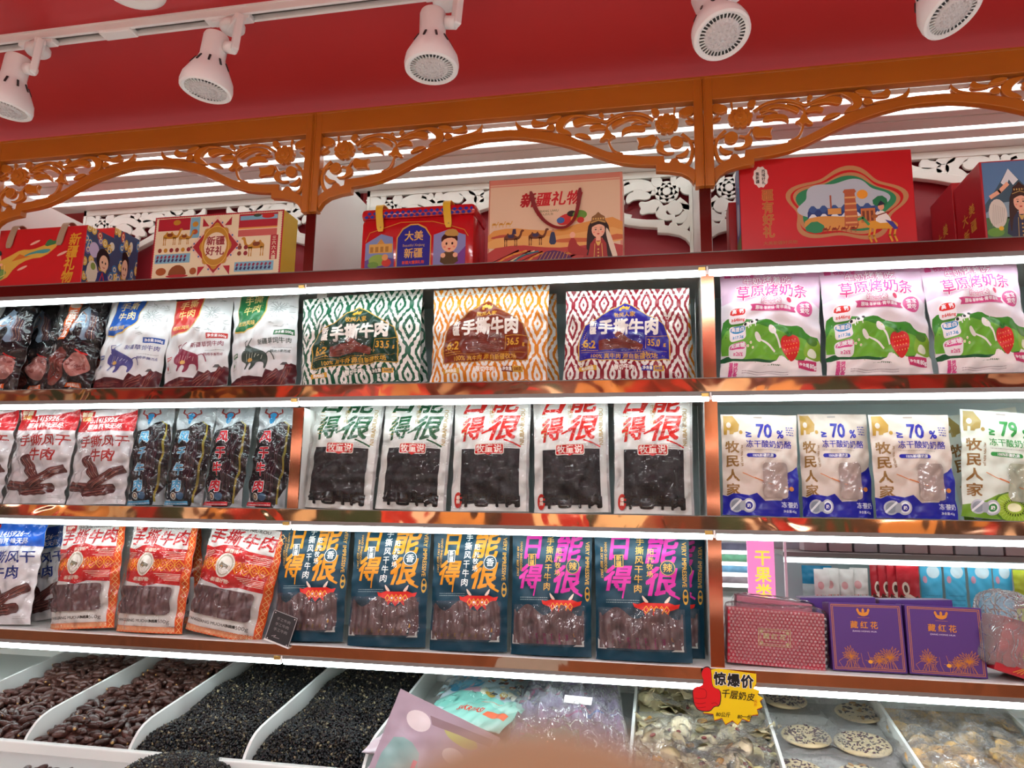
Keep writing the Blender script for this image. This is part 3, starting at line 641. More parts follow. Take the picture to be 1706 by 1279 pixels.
def bull(q, c1, c2):
    q.poly([(-4.2, 2.9), (-4.0, 4.4), (-3.1, 5.5), (-3.3, 6.6), (-2.7, 6.3), (-2.2, 6.9), (-1.9, 6.2), (-.6, 5.6), (1.2, 4.8), (3.0, 4.0), (3.7, 3.3), (3.4, 1.7), (2.9, .2), (2.3, .2), (2.6, 1.5), (1.4, 2.0), (.2, 2.0), (-.2, 1.2), (-1.2, .1), (-1.8, .2), (-1.1, 1.7), (-1.7, 2.1), (-2.6, 1.4), (-3.0, .5), (-3.5, .7), (-2.9, 2.0), (-3.6, 2.4)], c1, 1)
    q.line([(-3.1, 6.3), (-3.3, 7.2), (-2.4, 7.5)], .18, c1); q.line([(-2.3, 6.6), (-1.7, 7.3), (-1.0, 7.9)], .2, c1); q.line([(3.4, 3.6), (4.3, 4.2), (5.0, 3.3), (5.2, 2.2)], .22, c1, k=1)
    for k in range(6): q.line([(-2.8 + k * .9, 2.6 + .2 * k % 1), (-2.2 + k * .9, 4.6 - .25 * k)], .13, c2)
    q.ell(-1.6, 2.7, .8, .5, '#d8b060', 10); q.ell(-3.2, 5.2, .12, .12, '#ffffff', 6)
def bullhead(q, c='#d8261c', horn='#f0d8c8'):
    q.poly([(-2.2, 3.4), (-1.5, 3.2), (1.5, 3.2), (2.2, 3.4), (3.6, 2.9), (4.6, 3.1), (4.3, 2.3), (2.6, 1.7), (2.0, .3), (1.0, 1.2), (0, .2), (-1.0, 1.2), (-2.0, .3), (-2.6, 1.7), (-4.3, 2.3), (-4.6, 3.1), (-3.6, 2.9)], c)
    for s in (-1, 1): q.poly([(1.4 * s, 3.2), (2.4 * s, 3.3), (2.9 * s, 4.8), (2.0 * s, 4.0)], horn, 1)
    for k in range(-2, 3): q.line([(k - .5, 1.9), (k, 2.6), (k + .5, 1.9), (k, 1.2), (k - .5, 1.9)], .14, '#f0b030', ly=2); 
    for k in (-1, 1): q.line([(k - .2, 1.9), (k + .2, 1.9)], .18, '#ffffff', ly=3); q.line([(k, 1.7), (k, 2.1)], .18, '#ffffff', ly=3)
def diamonds(a, x0, y0, x1, y1, p, hgt, wd, col, ly=None):
    """interlocking outlined lozenges"""
    tr = []
    n = int((x1 - x0) / p) + 1
    b = Art(1, 1)
    for k in range(n):
        cx = x0 + (k + .5) * p
        if cx + p * .4 > x1 + .3: continue
        cy = (y0 + y1) / 2
        b.line([(cx - p * .62, cy), (cx, cy + hgt / 2), (cx + p * .62, cy), (cx, cy - hgt / 2)], wd, col, ly=1, closed=True); b.line([(cx - p * .25, cy), (cx, cy + hgt * .2), (cx + p * .25, cy), (cx, cy - hgt * .2)], wd * .8, col, ly=1, closed=True)
        b.line([(cx - p * .5, cy + hgt * .3), (cx - p * .5, cy + hgt * .5)], wd, col, ly=1)
    return a.add(np.concatenate([t for t, *_ in b.it]), col, ly)
def make_pack(name, label, cat, group, w, h, T, base, art, m, seed=1, back='#c9c9cc', **kw):
    t = thing(name, label, cat, group=group); S = surf(w, h, T, seed=seed, **kw); body_mesh('pouch', S, art, base, m, t, back); return t, S
# ================================================================ row 3, middle bay: white brush-lettered beef packs
def kind_brush(col, word, seed):
    a = Art(18.5, 27); dk = '#16120f'
    a.text('日', 5.3, 26.9, 6, col, .035, 1.15, .25); a.text('能', 12.8, 27.0, 6.2, col, .035, 1.1, .25)
    a.text('得', 4.8, 20.1, 6.2, col, .034, .95, .28, .12); a.text('很', 12.4, 20.2, 6.6, col, .034, 1.12, .3, .05)
    a.line([(7.2, 18.8), (9.3, 19.8), (10.2, 20.6)], .42, col); a.line([(12.6, 17.2), (14.8, 16.4), (16.4, 15.6)], .4, col)
    a.text('NIUBANIUROU', 16.7, 20.5, 1.35, '#b59a58', .02, 1, 0, PI / 2); a.text('牛肉干巴', 9.3, 25.6, 1.3, '#b59a58', .01, vert=True); a.scribble(2.2, 24, 3.4, 8, .8, .3, '#b59a58', 3); a.scribble(9.6, 16.2, 15.6, 3, .42, .2, '#6a6a66', 5)
    a.text('干巴牛肉', 9.4, 2.5, 3.2, dk, .05, 1.15); a.rect(17.9, 0, 18.5, 27, '#b8b8b8')
    t, S = make_pack('beef_jerky_pack', '', 'snack pack', 'brush lettered beef packs', 18.5, 27, .024, '#e4e6e2', a, P_GLOSS, seed)
    patch('beef_slab', S, 2.3, 1.7, 16.4, 15.0, M_MEATD, t, .0010, .0009, seed)
    b = Art(18.5, 27); b.rrect(5.6, 13.5, 12.8, 16.2, .5, '#f0e6d8'); b.rrect(5.8, 13.7, 12.6, 16.0, .4, '#d0221c'); b.poly([(8.2, 13.7), (9.2, 13.2), (10.2, 13.7)], '#d0221c'); b.text('牧童说', 9.2, 14.85, 2.15, '#fff4e8', .016)
    b.text('干巴牛肉', 9.4, 2.5, 3.2, dk, .05, 1.15)
    if col != '#1c5634': b.ell(1.9, 2.6, 1.0, 1.9, '#c8281e', ly=1); b.text('香辣', 1.9, 3.2, 1.0, '#fff0e0', .03, vert=True)
    print_on('label', S, b, P_GLOSS, t, .0046)
    patch('clear_sleeve', S, -.3, .4, 18.8, 26.9, F_SLEEVE, t, .0062, .0035, seed + 5, .55)
    return t
t_g = kind_brush('#1c5634', '', 11); t_r = kind_brush('#d4261e', '', 14)
W, H = .185, .27
br = [(t_g, 500, 621, (583, 671), 'white beef pack with green brush lettering beside the left upright', .10), (t_g, 624, 743, (700, 671), 'white beef pack with green brush lettering, right of the other green one', .03),
      (t_r, 750, 882, (821, 671), 'white beef pack with red brush lettering next to a green lettered one', 0), (t_r, 889, 1019, (950, 671), 'white beef pack with red brush lettering, middle of the three red ones', -.02), (t_r, 1022, 1158, (1087, 670), 'white beef pack with red brush lettering beside the right upright', 0)]
used = set()
def use(t, label):
    if t.name in used: return dup(t, label)
    used.add(t.name); t['label'] = label; return t
for t, x0, x1, tp, lb, rl in br: place(use(t, lb), W, H, x0, x1, tp, .05, TOPS[2], .10)
# ================================================================ row 4, middle bay: teal stand-up pouches
def kind_teal(c, c2, ch, seed):
    a = Art(21, 29); w_ = '#e8ece8'; g = '#d0a040'
    a.text('日', 5.6, 24.8, 6.2, c, .034, .95, .12); a.text('能', 15.0, 24.6, 7.2, c, .034, 1, .2); a.text('得', 5.2, 17.8, 6.0, c, .036, 1.05, .2); a.text('很', 14.9, 17.2, 6.8, c, .036, 1.05, .2)
    a.line([(6.6, 15.4), (6.2, 13.4)], .35, c); a.line([(16.6, 14.6), (18.6, 13.6)], .5, c)
    for i, q in enumerate('手撕风干牛肉'): a.text(q, 10.2 - i * .12, 26.3 - i * 2.15, 2.0, c2, .012)
    for i, q in enumerate('阳光牧场'): a.text(q, 12.5 - i * .08, 23.9 - i * 1.7, 1.55, c2, .01)
    a.rect(4.4, 20.3, 6.5, 23.2, '#0d3a4a'); a.frame(4.5, 20.4, 6.4, 23.1, .14, c2); a.text('新', 5.45, 22.4, 1.3, c2, .02); a.text('疆', 5.45, 21.1, 1.3, c2, .02)
    a.ell(16.2, 20.3, 1.75, 1.75, '#123f50'); a.line([(16.2 + 1.6 * math.cos(k * PI / 9), 20.3 + 1.6 * math.sin(k * PI / 9)) for k in range(18)], .13, c2, closed=True); a.text(ch, 16.2, 20.3, 2.1, c2, .01)
    a.text('VERY IMPRESSIVE', 19.9, 21.2, 1.35, g, .02, 1, 0, -PI / 2); a.ell(20, 14, .62, 1.7, g); a.ell(20, 14.8, .4, .5, '#0d3a4a', 8); a.ell(20, 13.4, .4, .5, '#0d3a4a', 8)
    a.text('HAND SHREDDED', 2.5, 22.6, .85, g, .01, 1, 0, -PI / 2); a.text('AIR DRY BEEF JERKY', 1.6, 21.4, .8, g, .01, 1, 0, -PI / 2); a.scribble(2.5, 12.9, 10, 2, .5, .22, '#8fa6a8', 4)
    t, S = make_pack('beef_jerky_pouch', '', 'snack pack', 'teal beef pouches', 21, 29, .030, '#07384b', a, P_MATTE, seed, g=((0, .55), (.05, .85), (.25, 1), (.55, .8), (.85, .3), (.95, .08), (1, .05)))
    patch('beef_sticks', S, .9, 2.6, 19.3, 10.2, M_MEATG, t, .0006, .0006, seed, .32, sticks=1.9, top=lambda u: 1.2 * np.sin(u * 13 + seed) * (u > .02) * (u < .98))
    b = Art(21, 29); b.group(lambda q: bullhead(q), 13.6, 8.9, 1.12); b.rect(15.6, 2.9, 18.6, 4.1, '#0c2c38'); b.text('净含量 500g', 17.1, 3.5, .55, w_, .02); b.poly([(16.3, 4.4), (17.9, 4.4), (17.1, 5.7)], '#c89030')
    if c2 != w_: b.text('手撕风干牛肉', 10, 4.0, 2.1, '#7c1c50', .02); b.text('HAND SHREDDED', 10, 2.9, .9, '#8c2860', .02)
    else: b.text('HAND SHREDDED DRIED BEEF', 9, 3.6, 1.1, '#8a6a20', .02)
    b.poly([(.5, 2.4), (.5, 4.6), (2.6, 2.4)], '#c8ccc8'); b.poly([(16.6, 2.2), (19.3, 2.2), (19.3, 3.6)], '#c8ccc8', ly=0)
    print_on('label', S, b, P_MATTE, t, .0047)
    patch('clear_window', S, .6, 2.2, 19.7, 11.3, F_WIN, t, .0055, .002, seed + 3, .45)
    return t
ty = kind_teal('#e0921c', '#e8ece8', '香', 21); tm = kind_teal('#cf2e9a', '#d8a848', '辣', 24)
W, H = .21, .29
tl_ = [(ty, 453, 572, (528, 868), .048, 'teal pouch with yellow lettering, leftmost, standing beside the small black price card', .10), (ty, 577, 710, (655, 872), .035, 'teal pouch with yellow lettering, middle of the three yellow ones', .03),
       (ty, 714, 846, (786, 878), .035, 'teal pouch with yellow lettering next to a magenta lettered pouch', .02), (tm, 849, 987, (920, 884), .035, 'teal pouch with magenta lettering next to a yellow lettered pouch', .02),
       (tm, 1031, 1176, (1104, 890), .115, 'teal pouch mostly hidden behind the rightmost magenta lettered pouch', .0), (tm, 991, 1156, (1068, 884), .030, 'front teal pouch with magenta lettering beside the right upright', .0)]
for t, x0, x1, tp, yy, lb, rl in tl_: place(use(t, lb), W, H, x0, x1, tp, yy, TOPS[3], .13)
# ================================================================ row 2, middle bay: ikat patterned bags with a house label
def kind_ikat(col, lab, rim, net, pct, seed):
    w, h = 31, 22.5; a = Art(w, h); wt = '#e9e9e4'; r = random.Random(seed)
    def jag(cx, cy, rx, ry, c, ly, k=.12):
        pts = []
        n = 14
        for i in range(n * 2):
            t_ = i / (n * 2) * 2 * PI; x = math.cos(t_); y = math.sin(t_); e = 1 / (abs(x) ** 1.12 + abs(y) ** 1.12) ** (1 / 1.12); jx = 1 + (k if i % 2 else -k * .6)
            pts.append((cx + x * e * rx * jx, cy + y * e * ry * (1 + (k * .5 if i % 2 else 0))))
        a.poly(pts, c, 0, ly)
    rows = [(-4.6, 1), (1.2, 0), (7.0, 1), (12.8, 0), (18.6, 1), (24.4, 0)]
    for y, o in rows:
        for k in range(-1, 7):
            x = 2.0 + k * 5.3 + o * 2.65; jag(x, y, 2.25, 4.5, wt, 1); jag(x, y, 1.45, 3.2, col, 2, .08); jag(x, y, .85, 1.9, wt, 3, .08); jag(x, y, .25, .55, col, 4, .3)
    a.rect(0, 20.9, w, 21.05, '#b8c4c0', 5)
    H_ = [(3.9, 4.1), (3.9, 9.0), (5.2, 12.6), (15.2, 19.0), (25.2, 12.6), (26.6, 9.0), (26.6, 4.1)]
    a.poly(H_, rim, 0, 6); cx, cy = 15.2, 10; a.poly([(cx + (x - cx) * .975, cy + (y - cy) * .965) for x, y in H_], lab, 0, 7)
    g = '#d8a63c'
    a.poly([(13.8, 16.6), (13.9, 17.3), (14.5, 17.6), (14.9, 18.0), (15.3, 17.5), (15.9, 17.6), (16.2, 17.1), (16.6, 17.6), (16.5, 16.9), (16.3, 16.5), (15.6, 16.5), (15.5, 16.9), (14.5, 16.9), (14.4, 16.5)], g, 0, 8)
    a.text('牧民人家', 15.2, 15.3, 1.35, g, .02, ly=8); a.text('新', 7.4, 13.0, 1.75, '#f4f2ea', .04, ly=8); a.text('疆', 7.4, 11.3, 1.75, '#f4f2ea', .04, ly=8)
    a.text('手撕牛肉', 16.3, 12.15, 4.0, '#f4f2ea', .045, .95, ly=8); a.text('6:2', 6.6, 8.1, 2.9, g, .035, .9, ly=8); a.scribble(4.6, 6.4, 8.8, 1, .3, .22, g, 1)
    a.text(net, 22.6, 8.4, 2.3, g, .03, .85, ly=8); a.text('g', 25.3, 7.9, 1.2, g, .03, ly=8); a.line([(20.6, 6.6), (20.6, 9.8), (26.0, 9.8)], .1, g, 8)
    for x, y, l, wd, ro in ((13.5, 7.6, 9, 1.5, .1), (16.5, 8.6, 7.5, 1.4, -.5), (12.5, 8.5, 7, 1.2, .05), (17, 7.3, 6, 1.2, -.15)): beef_stick(a, x, y, l, wd, ro, '#8a3420')
    a.line([(4.6, 6.0), (25.8, 6.0)], .06, g); a.text('100% 真牛肉 源自新疆牧场', 15.2, 5.1, 1.35, g, .015, 1.05)
    a.rect(4, 1.9, 8.6, 2.9, g); a.text('熟肉制品', 6.3, 2.4, .8, '#f4f2ea', .04); a.rect(13, 1.9, 18, 3.2, col); a.text('原切牛肉', 15.4, 2.5, 1.25, '#f4f2ea', .04); a.rect(19.8, 1.8, 22.6, 2.9, lab); a.rect(22.6, 1.8, 25.2, 2.9, g); a.text('净含量', 21.2, 2.4, .8, '#f4f2ea', .03); a.text('500克', 23.9, 2.4, .8, lab, .03)
    t, S = make_pack('beef_gift_bag', '', 'snack bag', 'ikat patterned beef bags', w, h, .034, col, a, P_SATIN, seed, g=((0, .5), (.08, .9), (.35, 1), (.7, .7), (.88, .2), (.93, .08), (1, .05)), amp=.0020, px=4.5)
    patch('window_film', S, 9, 6.2, 20, 10.6, F_WIN, t, .003, .0015, seed, .5)
    return t
tg = kind_ikat('#1d5a40', '#123b2c', '#c8a040', '33.5', 0, 31); to = kind_ikat('#d8821c', '#7a2e14', '#b8863a', '36.5', 0, 33); tm_ = kind_ikat('#8e2030', '#2a2494', '#d8b050', '35.0', 0, 35)
W, H = .31, .225
for t, x0, x1, tp, yy, lb, rl in [(tg, 510, 717, (605, 520), .155, 'green ikat bag half hidden behind the front green one', 0), (to, 728, 935, (826, 500), .15, 'orange ikat bag half hidden behind the front orange one', 0), (to, 960, 1163, (1050, 500), .15, 'orange ikat bag peeping out behind the crimson one with the blue label', 0),
                          (tg, 497, 702, (604, 491), .045, 'front green ikat bag with dark green house label', .02), (to, 715, 914, (818, 480), .04, 'front orange ikat bag with rust brown house label', .01), (tm_, 936, 1149, (1044, 484), .04, 'crimson ikat bag with blue house label', .0)]:
    place(use(t, lb), W, H, x0, x1, tp, yy, TOPS[1], .12)
# ================================================================ row 2, right bay: pink yogurt stick bags
def kind_pink(seed):
    w, h = 25.7, 26.2; a = Art(w, h); pk = '#d8488c'; wt = '#f6f0f4'
    a.poly([(0, 0), (w, 0), (w, 17), (20, 19), (0, 17.6)], '#ece4ec', 0, 1); a.rect(0, 24.6, w, h, '#dca8cc', 1)
    a.poly([(0, 4), (0, 13.0), (2, 14.2), (4, 13.2), (7, 13.4), (9, 12.6), (12, 13.2), (14, 12.2), (17, 11.6), (20, 11.8), (22, 10.2), (25.7, 9.6), (25.7, 3)], '#3f8a2c', 1); a.poly([(0, 4), (0, 10.6), (5, 12.0), (11, 11.6), (16, 9.6), (25.7, 8.2), (25.7, 3)], '#6fb23a', 1)
    a.poly([(0, 3), (0, 5.2), (6, 4.2), (13, 3.4), (20, 4.4), (25.7, 4), (25.7, 2)], '#1f5a34', 1)
    a.poly([(0, 0), (0, 3.2), (4, 4.0), (9, 3.2), (13.5, 3.0), (15, 5.2), (16.2, 3.4), (18, 4.6), (20.5, 3.4), (22, 5.6), (23.5, 4.6), (25.7, 5.2), (25.7, 0)], '#f2ecec', 1)
    for x, y, dx, dy in ((9.2, 9.0, 4.2, -2.6), (12.8, 10.6, 2.0, -3.2)): a.ell(x, y, .75, 1.3, '#f6f2f0', rot=.5); a.line([(x, y), (x + dx * .6, y + dy * .7), (x + dx, y + dy * 1.25)], .45, '#f6f2f0', k=1)
    def berry(q):
        q.poly([(-3.2, 1.6), (-2.4, 3.2), (0, 3.7), (2.5, 3.1), (3.2, 1.4), (2.3, -1.6), (.6, -3.5), (-.6, -3.6), (-2.3, -1.4)], '#d62a28', 2)
        for i in range(5):
            for j in range(4): q.ell(-1.9 + i * .9 + (j % 2) * .4, 1.9 - j * 1.2 + .1 * i, .13, .2, '#f0c070', 6, ly=2)
        for k in range(7): an = PI * (.05 + .15 * k); q.poly([(-.4, 3.1), (2.5 * math.cos(an), 3.2 + 1.7 * math.sin(an)), (.5, 3.2)], '#3c8a34' if k % 2 else '#2a6a28', 0)
    a.group(berry, 17.4, 6.6, .82, rot=.1); a.poly([(20.4, 5.4), (21.6, 8.6), (24, 9.4), (25.7, 8.4), (25.7, 4.2), (22, 4.4)], '#8cb83c', 2); a.ell(23.2, 8.6, 1.5, 1.0, '#4d7a30'); a.poly([(21.2, 5.0), (22.6, 7.2), (24.6, 6.4), (24, 4.6)], '#eef0dc', 2)
    a.poly([(14.2, 2.6), (15.2, 4.9), (17.2, 3.4), (19.6, 4.4), (20.6, 3.0), (18, 1.6)], '#f6f2f0', 1)
    for x, y in ((6.4, 12.0), (8.0, 12.3)): a.ell(x, y, .9, .6, '#f4f4f0', 10); a.ell(x - .3, y + .1, .35, .4, '#22201e', 8); a.ell(x + .9, y + .45, .38, .34, '#22201e', 8); a.line([(x - .6, y - .4), (x - .6, y - 1)], .2, '#f4f4f0'); a.line([(x + .5, y - .4), (x + .5, y - 1)], .2, '#f4f4f0')
    for x, y in ((7.3, 7.6), (7.9, 6.6), (13.2, 10.8), (6.6, 6.9)): a.ell(x, y, .3, .3, '#f4f0e0', 8); a.ell(x, y, .12, .12, '#e0c040', 6)
    for k, (t1, t2, c) in enumerate((('高  钙', '≥646mg', '#d8302c'), ('高蛋白', '≥17.2g', '#2f8fc8'), ('无蔗糖', '≥26%', '#d8488c'))):
        y = 14.6 - k * 4.1; a.rrect(2.0, y - 2.1, 6.2, y + 1.5, .9, wt); a.poly([(2.2, y - .2), (2.4, y + 1.1), (3.6, y + 1.5), (6.0, y + 1.4), (6.1, y + .2), (5.2, y - .3)], c, 1); a.text(t1, 4.2, y + .7, 1.15, wt, .04); a.text(t2, 4.2, y - 1.2, 1.0, c, .03)
    a.text('牧民人家', 6.2, 24.9, 1.4, pk, .03); a.poly([(1.2, 24.4), (1.2, 25.4), (2.2, 25.8), (2.9, 25.2), (2.8, 24.4)], pk)
    for s_, x, y, sz in (('牛奶烤着吃', 12.0, 23.2, 2.5), ('草原烤奶条', 13.0, 20.2, 3.7)):
        for i, ch in enumerate(s_): a.text(ch, x + (i - 2) * sz * .99, y + .35 * (2 - abs(i - 2)) * .4 + (i - 2) * .12, sz, '#f8f2f6' if sz < 3 else pk, .02, out=pk if sz < 3 else '#fbf6fa', ow=.05)
    a.text('组合装', 12.6, 17.6, 1.7, wt, .02, out=pk, ow=.05); a.ell(17.2, 17.9, .7, .6, '#d8305c'); a.poly([(7.4, 15.3), (7.8, 16.0), (7.4, 16.8), (19, 16.4), (18.6, 15.7), (19, 14.9)], '#c8407c'); a.text('原味·草莓味·青苹果味', 13.1, 15.95, .95, wt, .03); a.ell(21.3, 16.0, 2.1, 1.9, '#d0508c'); a.text('宝宝', 21.3, 16.7, 1.2, wt, .03); a.text('爱吃', 21.3, 15.4, 1.2, wt, .03)
    a.rect(19.4, 2.1, 24.2, 4.1, '#c8386c'); a.text('净含量', 20.9, 3.1, .85, wt, .03); a.text('180g', 22.9, 3.1, 1.25, wt, .04); a.text('果蔬酸奶', 2.6, 2.9, 1.15, pk, .04, vert=True, gap=.75); a.text('烤奶条', 3.8, 2.9, 1.15, pk, .04, vert=True, gap=.9); a.scribble(5.4, 1.3, 17, 2, .45, .2, '#9a8a90', 2)
    a.rrect(10.2, 25.45, 12.6, 25.85, .18, '#3a2c34')
    t, S = make_pack('yogurt_stick_bag', '', 'snack bag', 'pink yogurt stick bags', w, h, .045, '#e6c4dc', a, P_SATIN, seed, g=((0, .25), (.06, .75), (.3, 1), (.7, .85), (.9, .3), (.96, .06), (1, .02)), amp=.0022, pinch=.05)
    return t
tp_ = kind_pink(41); W, H = .257, .262
for t, x0, x1, tp, yy, lb, rl in [(tp_, 1197, 1372, (1282, 453), .06, 'pink yogurt stick bag nearest the right upright', 0), (tp_, 1375, 1557, (1450, 446), .05, 'pink yogurt stick bag with a hang hole, second from the right upright', 0), (tp_, 1562, 1730, (1610, 437), .04, 'pink yogurt stick bag below the boxes with the mountain picture', 0), (tp_, 1745, 1925, (1800, 425), .07, 'pink yogurt stick bag cut by the right edge of the picture', 0)]:
    place(use(t, lb), W, H, x0, x1, tp, yy, TOPS[1], .10)
# ================================================================ row 3, right bay: freeze dried yogurt cheese
def kind_cheese(col, pct, bg, seed, kiwi=False):
    w, h = 19, 25; a = Art(w, h); g = '#b08a3c' if not kiwi else '#a08a4c'; gb = '#8a6430'
    a.poly([(.6, 19.8), (.6, 24.6), (3.0, 24.6), (4.6, 22.4), (4.3, 20.6), (3.2, 20.3), (3.0, 19.9), (2.1, 19.9), (2.1, 20.9), (1.5, 21.0), (1.4, 19.8)], g); a.ell(1.9, 22.2, .6, .7, bg); a.ell(4.9, 20.4, .45, .5, g)
    for i, q in enumerate('牧民人家'): a.text(q, 2.6, 16.6 - i * 3.5, 3.1, gb, .03, 1.15)
    a.text('MU MIN REN JIA', 5.0, 14.4, .75, gb, .02, 1, 0, -PI / 2)
    a.text('≥', 6.8, 20.0, 2.6, col, .04); a.text('%s' % pct, 10.7, 20.9, 5.0, col, .035, .82); a.text('%', 14.7, 20.0, 2.7, col, .04, .9); a.scribble(16.2, 21.6, 18.2, 4, .62, .4, col, 7)
    a.text('冻干酸奶奶酪', 11.8, 17.4, 1.95, col, .015, .98); a.scribble(6.2, 15.9, 15, 1, .3, .2, '#8a807a', 8); a.rrect(6.2, 14.1, 13.6, 15.1, .5, col); a.text('100%新疆奶源', 10.2, 14.6, .85, '#f0f0f0', .02)
    if not kiwi:
        a.poly([(0, 0), (0, 4.9), (1.2, 4.6), (2.6, 5.2), (6.5, 4.8), (8.4, 5.4), (10.5, 3.6), (14.5, 3.8), (16.4, 6.2), (16.0, 10.4), (17.6, 11.2), (19, 12.4), (19, 0)], col); 
    else:
        a.poly([(0, 0), (0, 2.6), (4, 3.4), (8, 5.6), (19, 6.6), (19, 0)], '#6f9c2c'); a.ell(11.3, 2.8, 4.8, 3.6, '#4d7a20'); a.ell(11.3, 2.9, 4.3, 3.2, '#9ec23c'); a.ell(11.3, 2.9, 1.5, 1.0, '#eef0c0')
        for k in range(26): an = 2 * PI * k / 26; a.ell(11.3 + 2.2 * math.cos(an), 2.9 + 1.6 * math.sin(an), .3, .1, '#1c1c10', 6, an, ly=9); a.line([(11.3 + 2.7 * math.cos(an), 2.9 + 2 * math.sin(an)), (11.3 + 3.9 * math.cos(an), 2.9 + 2.9 * math.sin(an))], .1, '#c6da6c', 9)
    a.line([(5.0, 10.2), (8, 9.0), (12, 7.4), (16.4, 6.6)], .16, '#d87a3c', k=1)
    for x in (3.4, 6.4): a.ell(x, 2.4, 1.65, 1.65, '#b8bcc4'); a.ell(x, 2.4, 1.25, 1.25, '#8e96a0' if x < 5 else '#e8ecf0'); 
    a.ell(6.4, 2.4, .85, .85, col); a.text('奶', 6.4, 2.4, .9, '#ffffff', .03); a.line([(2.2, 1.4), (4.4, 3.6)], .5, '#e8ecf0'); a.poly([(4.2, 1.3), (5.6, 1.3), (5.6, 3.5), (4.2, 3.5)], '#aab0b8', 1)
    a.text('冻干', 15.9, 2.8, 1.5, '#d8dce8', .01); a.text('酸奶', 17.4, 2.8, 1.5, '#d8dce8', .01, .8); a.text('净含量:42g', 16.5, 1.3, .7, '#d8dce8', .01); a.rrect(8.2, 24.1, 10.4, 24.45, .16, '#9a8f88')
    t, S = make_pack('yogurt_cheese_bag', '', 'snack pack', 'yogurt cheese bags', w, h, .022, bg, a, P_SATIN, seed, g=((0, .5), (.06, .85), (.3, 1), (.7, .75), (.9, .2), (1, .04)), amp=.0016)
    patch('cube_window', S, 10.0, 4.2, 16.2, 12.8, mat('pale_cube_window' + ('_green' if kiwi else ''), (.50, .40, .36) if not kiwi else (.52, .56, .42), .18, bump=.5, bscale=18, vary=.2, vscale=14, coat=.6), t, .0012, .0012, seed, .5, r=1.0)
    b = Art(w, h); b.line([(8, 9.1), (12, 7.5), (16.4, 6.6)], .16, '#d87a3c', k=1); b.ell(17.1, 6.6, .6, .55, '#c88040'); print_on('cord_print', S, b, P_SATIN, t, .0032)
    patch('window_film', S, 9.6, 3.8, 16.6, 13.2, F_WIN, t, .0042, .0012, seed, .5, r=1.1)
    return t
tb = kind_cheese('#1c1f96', '70', '#cfc1b5', 51); tk = kind_cheese('#2a8a3c', '79', '#d4dccf', 54, True); W, H = .19, .25
for t, x0, x1, tp, yy, lb, rl in [(tk, 1606, 1745, (1625, 686), .15, 'back pale green bag whose top shows behind the kiwi one', 0), (tb, 1203, 1334, (1263, 692), .05, 'beige and blue yogurt cheese bag beside the right upright', 0), (tb, 1337, 1457, (1385, 691), .075, 'beige and blue yogurt cheese bag, middle of the three blue ones', 0), (tb, 1459, 1598, (1512, 692), .045, 'beige and blue yogurt cheese bag next to the kiwi one', 0),
                              (tk, 1601, 1742, (1668, 686), .05, 'pale green yogurt cheese bag with a kiwi slice at its foot', 0)]:
    place(use(t, lb), W, H, x0, x1, tp, yy, TOPS[2], .08)
